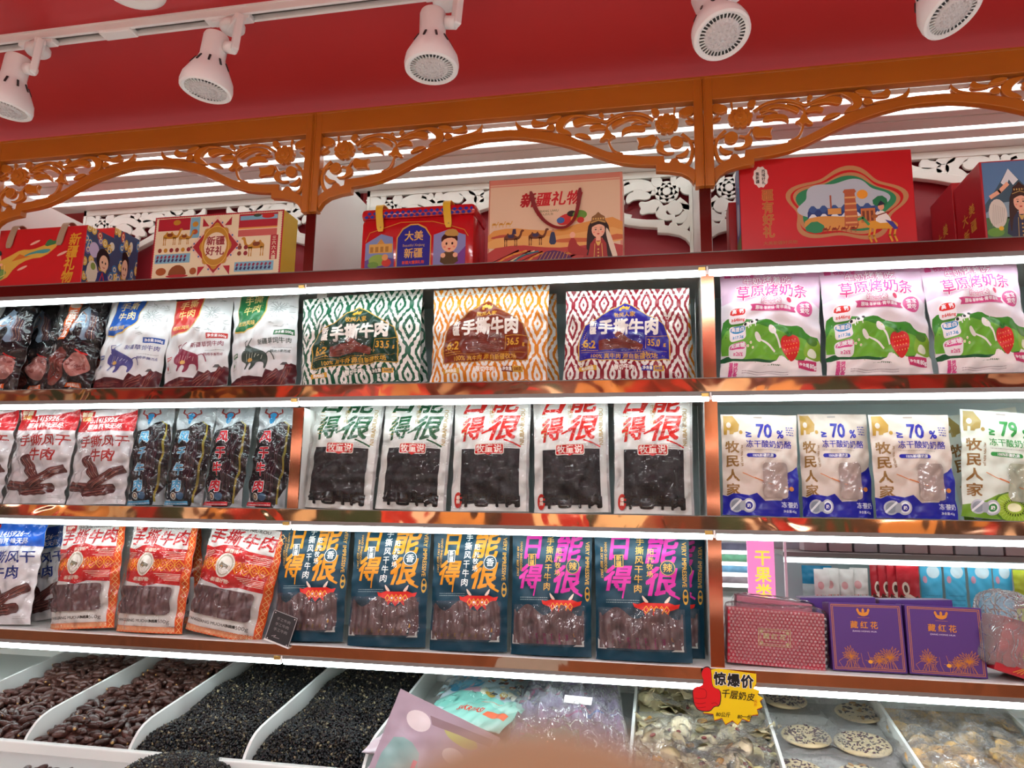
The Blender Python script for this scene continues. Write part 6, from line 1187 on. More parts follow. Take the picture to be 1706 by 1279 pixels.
for x0, x1 in ((-1.815, -1.535), (-1.525, -1.248)):
    g = [[bm.verts.new((x0 + (x1 - x0) * i / 12, -.19 + .53 * j / 20, heap(x0 + (x1 - x0) * i / 12, -.19 + .53 * j / 20, x0, x1) - .007)) for i in range(13)] for j in range(21)]
    for j in range(20):
        for i in range(12): bm.faces.new((g[j][i], g[j][i + 1], g[j + 1][i + 1], g[j + 1][i]))
o = bm_obj('date_heap', bm, [M_DATE, M_DTIP], None, smooth=True); tag(o, 'rest of the dried dates filling the two left bins', 'dates', kind='stuff')
# --- black dried berries: far too many to count
def grains(name, n, fn, size, pal, seed, label, cat):
    r = np.random.default_rng(seed); c = np.array([fn(r) for _ in range(n)]); oc = np.array([(1, 0, 0), (-1, 0, 0), (0, 1, 0), (0, -1, 0), (0, 0, 1), (0, 0, -1)], float); fc_ = np.array([(0, 2, 4), (2, 1, 4), (1, 3, 4), (3, 0, 4), (2, 0, 5), (1, 2, 5), (3, 1, 5), (0, 3, 5)])
    q = r.normal(size=(n, 4)); q /= np.linalg.norm(q, axis=1)[:, None]; w_, x, y, z = q.T
    Rm = np.stack([np.stack([1 - 2 * (y * y + z * z), 2 * (x * y - z * w_), 2 * (x * z + y * w_)], -1), np.stack([2 * (x * y + z * w_), 1 - 2 * (x * x + z * z), 2 * (y * z - x * w_)], -1), np.stack([2 * (x * z - y * w_), 2 * (y * z + x * w_), 1 - 2 * (x * x + y * y)], -1)], 1)
    sc = size * r.uniform(.6, 1.35, (n, 1, 3)) * np.array([1.0, .75, .6]); v = oc[None] * sc; v = np.einsum('nij,nkj->nki', Rm, v) + c[:, None]
    ci = r.choice(len(pal), n, p=[p for _, p in pal]); cols = np.array([lin(pal[k][0]) for k in range(len(pal))])[ci]
    F = (np.arange(n)[:, None, None] * 6 + fc_[None]).reshape(-1, 3)
    o = np_mesh(name, v.reshape(-1, 3), [F], np.repeat(cols, 6, 0), pmat('grain', .22, 0), None, smooth=True); return tag(o, label, cat, kind='stuff')
def bf(x0, x1):
    def f(r):
        X = r.uniform(x0, x1); Y = r.uniform(-.205, .345); return X, Y, heap(X, Y, x0, x1, .040) + r.uniform(-.004, .005)
    return f
PAL = [('#0c0c0f', .42), ('#17181b', .26), ('#26241f', .15), ('#453e30', .09), ('#857c60', .05), ('#16222a', .03)]
grains('black_berries', 13000, bf(-1.240, -.952), .0056, PAL, 5, 'heap of small black dried berries next to the dates', 'dried berries')
grains('black_berries', 12000, bf(-.944, -.664), .0056, PAL, 6, 'heap of small black dried berries left of the packaged sweets', 'dried berries')
def spill(r):
    while True:
        X, Y = r.uniform(-1.24, -.93), r.uniform(-.33, -.19); k = 1 - ((X + 1.075) / .15) ** 2 - ((Y + .24) / .11) ** 2
        if k > 0: return X, Y, .885 + .06 * k ** .6 + r.uniform(-.003, .004)
grains('spilled_berries', 5200, spill, .0056, PAL, 8, 'black dried berries spilling over the front rail of the bins', 'dried berries')
for x0, x1 in ((-1.240, -.952), (-.944, -.664)):
    bm = bmesh.new(); g = [[bm.verts.new((x0 + (x1 - x0) * i / 12, -.2 + .545 * j / 20, heap(x0 + (x1 - x0) * i / 12, -.2 + .545 * j / 20, x0, x1, .040) - .003)) for i in range(13)] for j in range(21)]
    for j in range(20):
        for i in range(12): bm.faces.new((g[j][i], g[j][i + 1], g[j + 1][i + 1], g[j + 1][i]))
    o = bm_obj('berry_mass', bm, mat('berry_black', (.006, .006, .007), .6), None, smooth=True); tag(o, 'dark mass under the loose black berries', 'dried berries', kind='stuff')
# --- wrapped things on the right
def slope_mx(px, py, lift=.02, rz=0, tx=0, ty=0):
    d = ray(px, py); a_, b_ = .950 + lift, .177; t_ = (a_ + b_ * CAM.y - CAM.z) / (d.z - b_ * d.y); p = CAM + d * t_
    return Matrix.Translation(p) @ Matrix.Rotation(math.atan(.177), 4, 'X') @ Matrix.Rotation(tx, 4, 'X') @ Matrix.Rotation(ty, 4, 'Y') @ Matrix.Rotation(rz, 4, 'Z')
F_WRAP = film('sachet_film', .8, 18, .10, haze=.08, distort=1.5, ior=1.28)
M_CREAM = mat('milk_skin_chip', (.97, .88, .62), .5, vary=.06, vscale=14, bump=.3, bscale=60)
def sheet(name, m, par, rx, ry, amp, seed, pts=12, th=.002, z=0, pw=2.0):
    bm = bmesh.new(); n = 9; g = []
    for j in range(n + 1):
        for i in range(n + 1):
            u, v = i / n * 2 - 1, j / n * 2 - 1; k = max(abs(u), abs(v)) / max(1e-6, (abs(u) ** pw + abs(v) ** pw) ** (1 / pw)); x, y = u * k * rx, v * k * ry
            q = noise.noise(Vector((x * 26, y * 26, seed * 3.1))) * amp + noise.noise(Vector((x * 60, y * 60, seed))) * amp * .35; g.append(bm.verts.new((x, y, z + q)))
    for j in range(n):
        for i in range(n): f = bm.faces.new((g[j * (n + 1) + i], g[j * (n + 1) + i + 1], g[(j + 1) * (n + 1) + i + 1], g[(j + 1) * (n + 1) + i])); f.smooth = True
    if th: bmesh.ops.solidify(bm, geom=bm.faces[:], thickness=th)
    return bm_obj(name, bm, m, par, smooth=True)
chips = []
M_CROIS = mat('dried_fruit_bit', (.20, .05, .045), .4); M_ORNG = mat('orange_fruit_piece', (.85, .48, .06), .35, bump=.4, bscale=80)
for s in range(4):
    t = thing('wrapped_milk_chips', 'clear sachet of pale yellow milk skin chips topped with ' + ('dark red berries' if s % 2 else 'an orange fruit piece'), 'snack sachet', group='milk chip sachets')
    for k in range(4): o = sheet('milk_chip', M_CREAM, t, .042 + .01 * (k % 2), .028, .022, s * 7 + k, z=.004 + k * .007, pw=1.3 + k * .5); o.rotation_euler = (.3 * (k - 1), .25 * (s - 1.5) * (1 if k else -1), s + k * 1.3)
    if s % 2: 
        bm = bmesh.new()
        for k in range(3): b2 = bmesh.new(); bmesh.ops.create_icosphere(b2, subdivisions=2, radius=.0058); b2.transform(Matrix.Translation((.012 * k - .014, .008 * (k % 2) + .004, .032)) @ Matrix.Diagonal((1.2, .9, .6, 1))); tm = bpy.data.meshes.new('x'); b2.to_mesh(tm); b2.free(); bm.from_mesh(tm); bpy.data.meshes.remove(tm)
        bm_obj('fruit_bits', bm, M_CROIS, t, smooth=True)
    else: sheet('fruit_piece', M_ORNG, t, .014, .011, .014, s + 40, z=.030, th=.003)
    sheet('clear_wrap', F_WRAP, t, .058, .046, .020, s + 60, z=.034, th=0, pw=6)
    chips.append(t)
spots = [(1085, 1165), (1130, 1160), (1110, 1190), (1150, 1196), (1080, 1215), (1128, 1228), (1175, 1215), (1210, 1190), (1250, 1200), (1225, 1228), (1268, 1232), (1090, 1250), (1140, 1262), (1185, 1250), (1222, 1262), (1262, 1268), (1100, 1282), (1160, 1290), (1205, 1290), (1245, 1296), (1180, 1172), (1240, 1170)]
for i, (x, y) in enumerate(spots):
    o = chips[i] if i < 4 else dup(chips[i % 4], chips[i % 4]['label']); o.matrix_world = slope_mx(x, y, .022 + .006 * (i % 3), r_.uniform(0, 6.2), r_.uniform(-.35, .5), r_.uniform(-.4, .4)) @ Matrix.Scale(r_.uniform(.8, 1.05), 4)
# cream discs with fruit and nut crumbs
M_DISC = mat('cream_disc', (.86, .72, .44), .55, vary=.08, vscale=30); bitm = [mat('purple_crumb', (.09, .02, .045), .5), mat('dark_raisin', (.035, .015, .015), .4), mat('nut_crumb', (.55, .30, .08), .5)]
disc_spots = [(1308, 1168, .0, .055, 0), (1430, 1190, .2, .056, 1), (1343, 1229, .1, .056, 0), (1437, 1242, -.45, .062, 0), (1330, 1290, .1, .056, 0), (1440, 1300, .1, .056, 1)]
lbs = ['flat cream disc with purple crumbs in a clear sachet, highest on the left', 'flat cream disc with golden nuts and raisins in a clear sachet under the shelf light', 'flat cream disc with purple crumbs in a clear sachet, second down beside the milk chips', 'flat cream oval disc with purple crumbs in a clear sachet nearest the biscuit bin', 'crumb disc sachet at the bottom edge, left', 'crumb disc sachet at the bottom edge, right']
for i, (x, y, rz, R0, kd) in enumerate(disc_spots):
    t = thing('crumb_disc_sachet', lbs[i], 'snack sachet', group='crumb disc sachets')
    bm = bmesh.new(); bm_lathe(bm, [(.0005, 0), (R0 * .9, 0), (R0, .003), (R0 * .96, .007), (R0 * .8, .009), (.0005, .010)], 28, Matrix.Diagonal((1, 1, 1, 1))); bmesh.ops.recalc_face_normals(bm, faces=bm.faces[:]); bm_obj('disc', bm, M_DISC, t, smooth=True)
    bm = bmesh.new(); rr = random.Random(i)
    for k in range(150):
        an, rd = rr.uniform(0, 2 * PI), R0 * .86 * math.sqrt(rr.random()); big = kd and k < 22; s_ = rr.uniform(.0016, .0034) * (2.2 if big else 1)
        if kd and k > 60: continue
        b2 = bmesh.new(); bmesh.ops.create_icosphere(b2, subdivisions=1, radius=s_); b2.transform(Matrix.Translation((rd * math.cos(an), rd * math.sin(an), .0098)) @ Matrix.Rotation(rr.uniform(0, 3), 4, 'Z') @ Matrix.Diagonal((1.5, .7, .5, 1)))
        mi = (2 if k < 12 else 1) if kd else (0 if k % 4 else 1)
        for f in b2.faces: f.material_index = mi
        tm = bpy.data.meshes.new('x'); b2.to_mesh(tm); b2.free(); bm.from_mesh(tm); bpy.data.meshes.remove(tm)
    o = bm_obj('fruit_crumbs', bm, bitm, t); o['kind'] = 'stuff'
    sheet('clear_wrap', F_WRAP, t, R0 * 1.45, R0 * 1.25, .012, i + 5, z=.018, th=0, pw=7)
    sheet('wrap_back', film('sachet_back', .5, 20, .2, haze=.22), t, R0 * 1.45, R0 * 1.25, .002, i + 9, z=-.003, th=0, pw=7)
    t.matrix_world = slope_mx(x, y, .016 + (.01 if i > 1 else 0), rz, 0, 0)
# single wrapped biscuits
M_BIS = mat('golden_biscuit', (.80, .52, .18), .55, vary=.2, vscale=22, bump=.4, bscale=90, rnd=True)
bt = thing('wrapped_biscuit', 'small round golden biscuit in its own clear sachet, in the right bin', 'biscuit', group='wrapped biscuits')
bm = bmesh.new(); bm_lathe(bm, [(.0005, 0), (.019, 0), (.0225, .003), (.0225, .006), (.020, .0095), (.0005, .011)], 20); bmesh.ops.recalc_face_normals(bm, faces=bm.faces[:]); bm_obj('biscuit', bm, M_BIS, bt, smooth=True)
sheet('clear_wrap', F_WRAP, bt, .036, .030, .010, 77, z=.015, th=0, pw=6)
first = True
for j in range(13):
    for i in range(8):
        X = .530 + i * .034 + (j % 2) * .015 + r_.uniform(-.006, .006); Y = -.185 + j * .034 + r_.uniform(-.006, .006)
        if X > .795 : continue
        o = bt if first else dup(bt, bt['label']); first = False
        o.matrix_world = Matrix.Translation((X, Y, deck(Y) + .022 + r_.uniform(0, .012))) @ Matrix.Rotation(.177 + r_.uniform(-.1, .9) * (r_.random() < .75), 4, 'X') @ Matrix.Rotation(r_.uniform(-.4, .4), 4, 'Y') @ Matrix.Rotation(r_.uniform(0, 6), 4, 'Z') @ Matrix.Scale(r_.uniform(.95, 1.2), 4)
bm = bmesh.new()
for x0, x1, m_i in ((-.072, .228, 0), (.243, .505, 1), (.520, .795, 2)):
    f = [bm.verts.new(p) for p in ((x0, -.19, deck(-.19) + .012), (x1, -.19, deck(-.19) + .012), (x1, .33, deck(.33) + .012), (x0, .33, deck(.33) + .012))]; q = bm.faces.new(f); q.material_index = m_i
o = bm_obj('lower_layer', bm, [mat('pale_milk_layer', (.95, .90, .62), .6, vary=.2, vscale=30), mat('grey_wrap_layer', (.50, .52, .50), .35, bump=.6, bscale=16, vary=.2, vscale=12), mat('biscuit_layer', (.50, .34, .15), .6, vary=.5, vscale=35)], None); tag(o, 'lower layers of sachets under the visible ones in the right bins', 'sachets', kind='stuff')
# --- packs lying in the middle bins
def lying(name, label, cat, w, h, T, base, art, m, seed, corners, lift=.03, sleeve=None, **kw):
    """a soft pack laid on the bin slope; corners: pixel of its lower-left, lower-right and upper-left corners"""
    t, S = make_pack(name, label, cat, None, w * 100, h * 100, T, base, art, m, seed, **kw)
    if sleeve: patch('clear_sleeve', S, -.4, -.2, w * 100 + .4, h * 100 + .2, sleeve, t, .006, .006, seed, .6)
    P = [slope_mx(x, y, lift).translation for x, y in corners]; ux = P[1] - P[0]; uz = P[2] - P[0]; sx = ux.length / w; sz = uz.length / h; ux.normalize(); uz = (uz - ux * uz.dot(ux)).normalized(); uy = uz.cross(ux)
    mt = Matrix((ux, uy, uz)).transposed().to_4x4(); mt.translation = P[0] + ux * (w * sx / 2); t.matrix_world = mt @ Matrix.Diagonal((sx, min(sx, sz), sz, 1)); return t, S
a = Art(22, 16); r9 = random.Random(9); a.rect(0, 0, 22, 16, '#b8ccd4', 1); a.ell(6, 9, 5, 3.4, '#2f9cc8'); a.ell(6.4, 9.2, 3.2, 2.0, '#78c8e4'); a.ell(9.6, 4.0, 3.6, 3.0, '#e0a8bc'); a.poly([(0, 0), (0, 4), (7, 6), (22, 1.5), (22, 0)], '#7cc0b4', 1)
for k in range(26): x, y = r9.uniform(12, 21.5), r9.uniform(3.6, 15); a.ell(x, y, r9.uniform(.6, 1.5), r9.uniform(.4, 1.0), r9.choice(['#e8e0c8', '#d8a848', '#6a9a3c', '#c86a48', '#f0ece0', '#8a4a34', '#3a4048']), 10, r9.uniform(0, 3), ly=8 + k // 8)
lying('sweets_bag', 'glossy bag with blue print and food pictures, tucked under the shelf light', 'snack bag', .22, .16, .022, '#b8ccd4', a, P_GLOSS, 121, ((716, 1182), (858, 1192), (722, 1120)), .055, F_SLEEVE)
a = Art(20, 7); a.rect(0, 0, 20, 7, '#8cc8bc', 1); a.poly([(0, 5), (8, 6), (18, 3.4), (20, 7), (0, 7)], '#a8d8cc'); a.text('SAKRIYASI', 8, 3.2, 1.6, '#d8402c', .03); a.rect(12.6, 2.2, 18.6, 3.4, '#e06a48'); a.scribble(4, 5.6, 14, 1, .3, .3, '#e08a78', 2)
lying('mint_packet', 'flat mint green packet with orange lettering lying below the glossy bag', 'snack packet', .20, .07, .010, '#8cc8bc', a, P_GLOSS, 122, ((712, 1196), (832, 1222), (704, 1152)), .066)
a = Art(30, 30); a.rect(0, 0, 30, 30, '#84709c', 1)
for k in range(46): x, y = r9.uniform(0, 28), r9.uniform(0, 29); a.line([(x, y), (x + r9.uniform(2, 7), y + r9.uniform(-1.2, 1.6))], r9.uniform(.15, .9), r9.choice(['#4a38a8', '#8a5ab8', '#c83a88', '#38286c', '#a890c4', '#5070c0', '#8a3a78']), ly=2 + k % 4)
a.rect(3, 4, 18, 9, '#5c8a80', 7)
lying('purple_sweets_bag', 'big crumpled clear bag of purple wrapped sweets with a white sticker', 'snack bag', .30, .30, .045, '#84709c', a, P_GLOSS, 123, ((836, 1300), (1058, 1304), (858, 1130)), .045, F_BAG, amp=.005)
st = thing('price_sticker', 'blank looking white price sticker on the bag of purple sweets', 'sticker'); box('paper', -.033, .033, -.012, .012, 0, .0006, mat('sticker_white', (.82, .80, .80), .5), st); sa_ = Art(6.6, 2.4); sa_.scribble(4.8, 1.8, 6.4, 4, .42, .16, '#8a8a8a', 3); sa_.scribble(.4, .4, 4, 1, .3, .12, '#a0a0a0', 4)
face_print('sticker_print', st, sa_, (-.033, -.012, .0007), (.066, 0, 0), (0, .024, 0)); st.matrix_world = slope_mx(963, 1166, .112, -.05, .35, 0)
a = Art(9, 14); a.rect(.2, .2, 8.8, 13.8, '#d4cad4', 1); a.rect(2.2, 6, 8.8, 12.4, '#3c2c6c'); a.ell(5.6, 10.0, 1.8, 1.2, '#d8982c'); a.ell(5.6, 9.6, 1.9, .5, '#a8642c'); a.text('奶酪', 5.6, 7.6, 1.2, '#b8a8d8', .02); a.scribble(2.4, 4.2, 8, 3, .8, .3, '#8a7a9a', 5)
lying('yogurt_sachet', 'white and purple sachet lying on the berries, upper of two', 'snack sachet', .09, .14, .010, '#d4cad4', a, P_SATIN, 124, ((602, 1252), (662, 1262), (598, 1188)), .062)
lying('yogurt_sachet', 'white and purple sachet lying on the berries, lower one at the bottom edge', 'snack sachet', .09, .14, .010, '#d4cad4', a, P_SATIN, 125, ((578, 1312), (640, 1322), (586, 1240)), .080)
# the pouch held up in front of the counter, leaning on the bin rail
a = Art(20, 28); a.rect(0, 0, 20, 28, '#a898a8', 1); a.poly([(1, 9), (1.4, 20), (5, 21.6), (8.8, 19.4), (9.4, 10), (8.6, 6)], '#84a8a8', 1); a.ell(5.4, 24.6, 2.4, 1.6, '#d8d0d4'); a.ell(13.6, 25.2, 3.4, 1.2, '#b4b86c', rot=-.1); a.ell(13.6, 22, 2, 1.2, '#d8ccd0'); a.line([(8, 14), (7.8, 18.6)], .8, '#d06a84'); a.rect(10.5, 0, 20, 20, '#b89098', 1); a.rect(3, 3, 10, 4.4, '#d8785c'); a.poly([(7, 26.2), (19, 27.2), (19, 25.9), (8, 25.0)], '#8a747c')
pt, S_ = make_pack('pastel_pouch', 'pastel pink and aqua pouch leaning at the front of the bins, partly behind the fingertip', 'snack pouch', None, 20, 28, .020, '#c8b4bc', a, P_SATIN, 131)
P0, P1, P2 = at(603, 1300, -.52), at(667, 1147, -.50), at(835, 1232, -.50)
uz = (P1 - P0).normalized(); ux = P2 - P1; ux = (ux - uz * ux.dot(uz)).normalized(); uy = uz.cross(ux); mt = Matrix((ux, uy, uz)).transposed().to_4x4(); mt.translation = P1 - uz * .28 + ux * .10; pt.matrix_world = mt
# ================================================================ burst price sign
sg = thing('burst_price_sign', 'yellow burst price sign with a red thumbs-up clipped to the shelf edge', 'price sign', at(1212, 1160, -.012))
SO = sg.location
def sp(L, dy=0): 
    out = []
    for x, y in L: p = at(1050 + x / 5.17, 1090 + y / 5.17, -.012); out.append((p.x - SO.x, p.z - SO.z))
    return out
burst = sp([(690, 130), (760, 120), (1085, 165), (1085, 250), (1060, 290), (1115, 310), (1095, 345), (1145, 375), (1115, 400), (1140, 450), (1090, 470), (1100, 515), (1050, 520), (1025, 575), (965, 550), (925, 605), (880, 565), (820, 600), (790, 545), (725, 565), (715, 510), (625, 500), (680, 460), (660, 300)])
def plate(name, pts, y, th, m, k=0, par=sg):
    me = flat_mesh([chaikin(pts, k) if k else pts], th / 2, 0); me.materials.clear(); me.materials.append(m); o = bpy.data.objects.new(name, me); link(o, par); o.location = (0, y, 0); return o
M_SRED = mat('sign_red', '#d8101c', .3); M_SBLK = mat('sign_black', (.012, .012, .014), .4); M_SYEL = mat('sign_yellow', '#f0cc10', .3)
plate('back_card', [(x * 1.0, z - .0022) for x, z in burst], 0, .0006, mat('sign_dark_red', '#a01818', .4)); plate('burst_card', burst, -.0008, .0006, M_SYEL)
hand = sp([(655, 108), (625, 125), (612, 170), (635, 225), (620, 270), (560, 280), (538, 310), (545, 370), (552, 420), (580, 470), (640, 485), (690, 480), (720, 440), (765, 440), (778, 370), (770, 300), (715, 285), (700, 240), (697, 150), (685, 115)])
c_ = np.mean(hand, 0); plate('hand_outline', [(c_[0] + (x - c_[0]) * 1.06, c_[1] + (z - c_[1]) * 1.05) for x, z in hand], -.0016, .0006, M_SBLK, 1); plate('thumbs_up_hand', hand, -.0024, .0006, M_SRED, 1)
a = Art(100, 100); S0 = SO
SF = lambda x, y, o=0.0, back=False: np.stack([np.asarray(x, float), np.full(np.shape(x), -.0029), np.asarray(y, float)], -1)
def line_on(L, wd, col): p = sp(L); a.line([(x * 1000, z * 1000) for x, z in p], wd, col, k=1)
for L in ([(560, 372), (600, 380), (650, 372)], [(556, 412), (600, 424), (648, 412)], [(566, 450), (600, 458), (650, 448)], [(600, 290), (650, 300), (658, 340), (650, 372)], [(700, 420), (735, 410), (760, 440)]): line_on(L, .7, '#1a0608')
for i, q in enumerate('惊爆价'):
    x, z = sp([(772 + i * 117, 208 + i * 12)])[0]; a.text(q, x * 1000, z * 1000, 29, '#141414', .04, .95, out='#e8e8ec', ow=.04)
for i, q in enumerate('千层奶皮'):
    x, z = sp([(822 + i * 72, 335 + i * 10)])[0]; a.text(q, x * 1000, z * 1000, 20 - i * .6, '#141210', .014, .95, .2)
for s_, px_, py_ in (('80公斤', 800, 515), ('80一份', 985, 535)): x, z = sp([(px_, py_)])[0]; a.text(s_, x * 1000, z * 1000, 11, '#141210', .015, .95, .2)
for k in range(2): x, z = sp([(1078, 400 + k * 32)])[0]; a.text('元斤'[k], x * 1000, z * 1000, 7.0, '#c8281c', .01)
P, Q, O_ = a.tris(None, .00008, clip=False); np_mesh('lettering', np.stack([P[:, 0] / 1000, -.0029 - O_, P[:, 1] / 1000], 1), [np.arange(len(P)).reshape(-1, 3)], Q, P_PAPER, sg, smooth=False)
box('shelf_clip', -.01, .01, .0006, .011, -.004, .008, M_PLW, sg, .001)
# ================================================================ what shows through behind the lowest right shelf
tag(box('wall_back', -4.5, 3.2, 3.4, 3.5, 0, 2.66, mat('wall_far_pale', (.55, .56, .52), .5, vary=.2, vscale=2)), kind='structure')
YF = 1.6
fs = thing('aisle_shelving', 'lit shelving across the aisle seen through the gap above the purple boxes', 'shelving', (.7, YF + .2, 0))
def fb(name, x0, x1, y0, y1, z0, z1, m, par=None): o = box(name, x0 - .7, x1 - .7, y0 - YF - .2, y1 - YF - .2, z0, z1, m, par or fs, .001); return o
zl_ = at(1500, 940, YF).z
fb('shelf_board', .50, 1.9, YF, YF + .35, zl_ + .02, zl_ + .04, M_STEEL); fb('light_strip', .50, 1.9, YF + .0, YF + .02, zl_ - .004, zl_ + .016, mat('aisle_led', (.9, 1, 1), .4, emit=3.0)); fb('shelf_board', .50, 1.9, YF, YF + .35, .99, 1.01, M_PLW); fb('upright', .50, .51, YF - .005, YF + .02, .6, 2.2, M_PLW); fb('back_panel', .5, 1.9, YF + .34, YF + .35, .6, 1.66, M_BACK); fb('cabinet', .5, 1.9, YF, YF + .35, 0, .99, M_WHITE)
def small_pack(label, cat, x0, x1, ytop, ybot, Y, col, art, group=None, name='hanging_snack_pack', T=.018):
    p0, p1 = at(x0, ybot, Y), at(x1, ybot, Y); w_ = p1.x - p0.x; h = at((x0 + x1) / 2, ytop, Y).z - 1.012; A = Art(w_ * 100, h * 100)
    A2 = art(w_ * 100, h * 100) if art else A; t, S = make_pack(name, label, cat, group, w_ * 100, h * 100, T, col, A2, P_SATIN, int(x0), amp=.0012)
    t.location = ((p0.x + p1.x) / 2, Y, 1.0125); return t
def blue_art(w_, h): a = Art(w_, h); a.ell(w_ * .6, h * .93, w_ * .3, h * .09, '#c8dce4'); a.scribble(w_ * .15, h * .6, w_ * .9, 6, h * .06, .35, '#2a6a98', 3); a.ell(w_ * .2, h * .82, w_ * .1, h * .05, '#d098b0'); a.poly([(0, 0), (0, h * .3), (w_ * .3, h * .12), (w_, h * .2), (w_, 0)], '#2f86b8', 1); return a
def red_art(w_, h): a = Art(w_, h); a.ell(w_ * .35, h * .66, w_ * .16, h * .09, '#ead8c8'); a.ell(w_ * .35, h * .66, w_ * .09, h * .05, '#5a3024'); a.line([(w_ * .1, h * .53), (w_ * .5, h * .57), (w_ * .9, h * .5)], h * .04, '#ead8c8'); a.poly([(0, 0), (0, h * .62), (w_ * .5, h * .5), (w_, h * .6), (w_, 0)], '#5a2a20', 1); a.ell(w_ * .6, h * .2, w_ * .2, h * .08, '#c89a78'); return a
def pink_art(w_, h): a = Art(w_, h); [a.line([(w_ * (.1 + .13 * k), h * .05), (w_ * (.14 + .12 * k), h * .6)], w_ * .09, ['#d88a78', '#e8c0b0', '#c85a4c', '#9ab08a'][k % 4]) for k in range(7)]; a.ell(w_ * .4, h * .75, w_ * .2, h * .06, '#d8a0a0'); return a
def mix_art(w_, h): a = Art(w_, h); a.rect(0, h * .72, w_, h, '#1f86b0'); rr = random.Random(int(w_ * 9)); [a.ell(rr.uniform(0, w_), rr.uniform(0, h * .55), 1.1, .8, rr.choice(['#8a7a68', '#d8ccb4', '#b86a48', '#6a7a5c']), 8, ly=2 + k // 6) for k in range(26)]; return a
small_pack('blue topped pack of mixed pieces at the left end of the shelf across the aisle', 'snack pack', 1338, 1388, 942, 1000, YF + .12, '#bcd0d0', mix_art)
for k, (x0, x1) in enumerate(((1358, 1384), (1374, 1400), (1398, 1424), (1418, 1448))): small_pack('pale pink striped stick pack across the aisle, %s from the left' % ('first', 'second', 'third', 'fourth')[k], 'snack pack', x0, x1, 948 - k % 2 * 2, 1000, YF + .05 + .01 * k, '#d8d4d0', pink_art, 'pink striped packs across the aisle')
for k, (x0, x1) in enumerate(((1452, 1482), (1466, 1500), (1480, 1515), (1496, 1534))): small_pack('crimson pouch across the aisle, %s from the left' % ('first', 'second', 'third', 'fourth')[k], 'snack pouch', x0, x1, 938, 1000, YF + .09 - .02 * k, '#b82430', red_art, 'crimson pouches across the aisle')
for k, (x0, x1) in enumerate(((1536, 1572), (1576, 1612), (1616, 1656), (1658, 1690))): small_pack('sky blue pouch across the aisle, %s from the left' % ('first', 'second', 'third', 'fourth')[k], 'snack pouch', x0, x1, 944, 1003, YF + .06, '#4ab4dc', blue_art, 'sky blue pouches across the aisle')
small_pack('lime green and yellow pouch across the aisle at the right edge', 'snack pouch', 1692, 1740, 950, 1003, YF + .03, '#b0bc38', None)
for k in range(9):
    x0 = 1340 + k * 42; p0, p1 = at(x0, 920, YF + .1), at(x0 + 38, 920, YF + .1); o = box('carton', -(p1.x - p0.x) / 2, (p1.x - p0.x) / 2, 0, .12, 0, .16, mat('aisle_card_%d' % (k % 4), ['#c0b0b0', '#b8b8bc', '#a8242c', '#d0b8b4'][(k // 2 + (k > 5)) % 4 if k < 6 else 2], .4), None, .002)
    o.location = ((p0.x + p1.x) / 2, YF + .1, zl_ + .042); tag(o, 'plain carton on the upper shelf across the aisle, number %s from the left end' % ('one', 'two', 'three', 'four', 'five', 'six', 'seven', 'eight', 'nine')[k], 'carton', 'cartons on the upper shelf across the aisle')
# pink banner; panel and lettering brightened by emission in their materials
b0, b1 = at(1248, 1000, 1.45), at(1293, 1000, 1.45); zb, ztp = at(1270, 1030, 1.45).z, at(1270, 850, 1.45).z
bn = thing('pink_banner', 'pink hanging banner with yellow upright lettering', 'banner', ((b0.x + b1.x) / 2, 1.45, zb)); wB, hB = b1.x - b0.x, ztp - zb
box('banner_panel', -wB / 2, wB / 2, 0, .03, 0, hB + .25, mat('banner_pink', (.95, .22, .50), .4, emit=.8), bn, .003); box('hanging_rod', -.006, .006, .010, .020, hB + .25, 2.66 - zb, M_PLW, bn)
for q, y in (('干', 929), ('果', 957), ('类', 986)):
    a = Art(wB * 100, hB * 100); a.text(q, wB * 50 + .6, (at(1270, y, 1.45).z - zb) * 100, 6.6, '#f4d020', .03)
    face_print('character', bn, a, (-wB / 2, -.0006, 0), (wB, 0, 0), (0, 0, hB), mat('banner_yellow', (.95, .75, .08), .4, emit=.7))
# far wall shelves with goods
gs = thing('distant_shelving', 'bright distant wall shelving left of the pink banner', 'shelving', (.1, 3.1, 0))
for k, yy in enumerate((921, 940, 958, 976)):
    z = at(1225, yy, 2.9).z; bd = box('shelf_board', -.9, 1.3, -.2, .15, z, z + .015, M_PLW, gs); box('light_strip', -.9, 1.3, -.21, -.2, z - .006, z + .012, mat('aisle_led', 0), bd)
    o = box('goods_row', -.9, 1.3, -.18, .1, z + .015, z + .055, mat('distant_goods_%d' % k, ['#5a5a6c', '#6aa080', '#6a98b8', '#8a7a80'][k], .5, vary=.7, vscale=18), gs); o['kind'] = 'stuff'
for i, (x0, x1, y0, y1, Y, c) in enumerate(((1296, 1310, 940, 970, 2.2, '#b8b0ac'), (1311, 1318, 945, 985, 2.2, '#e0b020'), (1296, 1308, 972, 990, 2.2, '#8a2c28'), (1310, 1322, 968, 992, 2.15, '#a89880'), (1325, 1335, 958, 985, 2.1, '#d8a018'), (1322, 1334, 940, 956, 2.2, '#b0a4a0'))):
    p, q = at(x0, y1, Y), at(x1, y0, Y); o = box('display_pack', 0, q.x - p.x, 0, .08, 0, q.z - p.z, mat('dp_%d' % i, c, .4, vary=.2), None, .002); o.location = p; tag(o, 'small %s display pack right of the pink banner' % ('grey', 'yellow upright', 'dark red', 'tan', 'golden', 'pale')[i], 'package')
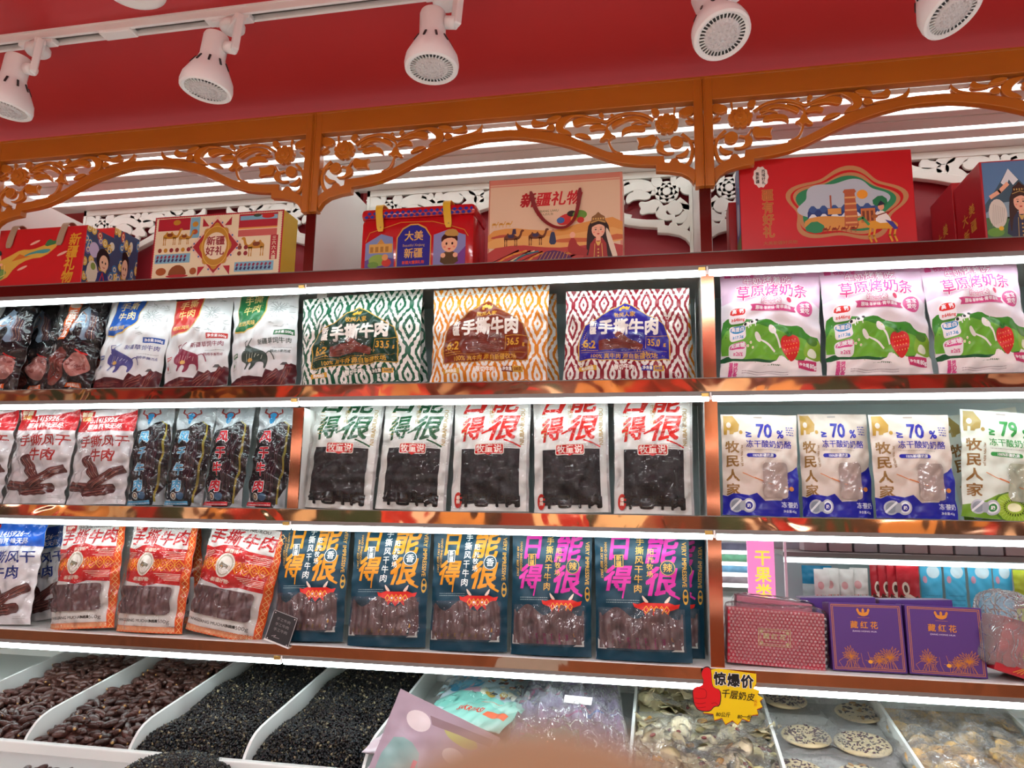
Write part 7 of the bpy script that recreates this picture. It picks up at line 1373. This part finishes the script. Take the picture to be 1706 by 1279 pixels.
ds = thing('small_display_rack', 'small white rack holding packs right of the pink banner', 'rack', (at(1315, 990, 2.15).x, 2.15, 0)); box('column', -.11, .12, 0, .22, 0, at(1315, 992, 2.15).z - .004, M_WHITE, ds, .003); box('board', -.12, .13, -.02, .22, at(1315, 940, 2.15).z, at(1315, 940, 2.15).z + .02, M_PLW, ds); box('rear_post', -.02, .02, .20, .22, at(1315, 992, 2.15).z - .004, at(1315, 940, 2.15).z, M_PLW, ds)
box('side_frame', -.92, -.9, -.2, .2, 0, 1.6, M_PLW, gs); box('side_frame', 1.3, 1.32, -.2, .2, 0, 1.6, M_PLW, gs); box('cabinet', -.9, 1.3, -.2, .2, 0, at(1225, 990, 2.9).z - .02, M_WHITE, gs)
# ================================================================ the photographer's fingertip over the lens edge
def L2W(x, y, z): return CAM + Matrix((AX, AY, AZ)).to_3x3() @ Vector((x, y, z))
hd = bpy.data.meshes.new('hand'); J = []; E_ = []; Rr = []
def chain(pts, start=None):
    pv = start
    for x, y, z, r in pts:
        J.append(L2W(x, y, z)); Rr.append(r); i = len(J) - 1
        if pv is not None: E_.append((pv, i))
        pv = i
    return pv
chain([(.034, -.128, .012, .020)]); 
wr = chain([(.040, -.170, .030, .023), (.046, -.24, .06, .026), (.056, -.34, .11, .033)], 0)
chain([(.018, -.100, -.012, .0115), (.012, -.076, -.028, .0100), (.006, -.054, -.037, .0100), (0.0025, -.0375, -.0405, .0100), (0.001, -.0300, -.0412, .0125), (0, -.0200, -.0405, .0120)], 0)
chain([(.034, -.098, -.014, .0115), (.033, -.082, -.036, .0095), (.026, -.094, -.052, .0088), (.020, -.108, -.044, .008)], 0)
chain([(.050, -.102, -.008, .0110), (.052, -.088, -.030, .009), (.046, -.100, -.046, .0084), (.038, -.112, -.038, .0076)], 0)
chain([(.064, -.112, 0, .0095), (.068, -.100, -.020, .008), (.063, -.110, -.034, .0074), (.056, -.120, -.028, .0068)], 0)
chain([(.010, -.140, .004, .0125), (-.012, -.132, -.012, .0105), (-.024, -.120, -.026, .0095), (-.030, -.106, -.036, .008)], 0)
hd.from_pydata([tuple(p) for p in J], E_, []); ho = bpy.data.objects.new('hand', hd); link(ho)
md = ho.modifiers.new('s', 'SKIN'); sv = hd.skin_vertices[0].data
for i, r in enumerate(Rr): sv[i].radius = (r, r)
sv[0].use_root = True; ss = ho.modifiers.new('d', 'SUBSURF'); ss.levels = ss.render_levels = 2
dg = bpy.context.evaluated_depsgraph_get(); me = bpy.data.meshes.new_from_object(ho.evaluated_get(dg)); ho.modifiers.clear(); ho.data = me; me.materials.clear(); me.materials.append(mat('skin', (.15, .072, .034), .5, vary=.06, vscale=40)); me.shade_smooth(); ho.name = 'photographer_hand'
tag(ho, "out of focus fingertip at the bottom edge, from the hand holding the camera", 'hand')
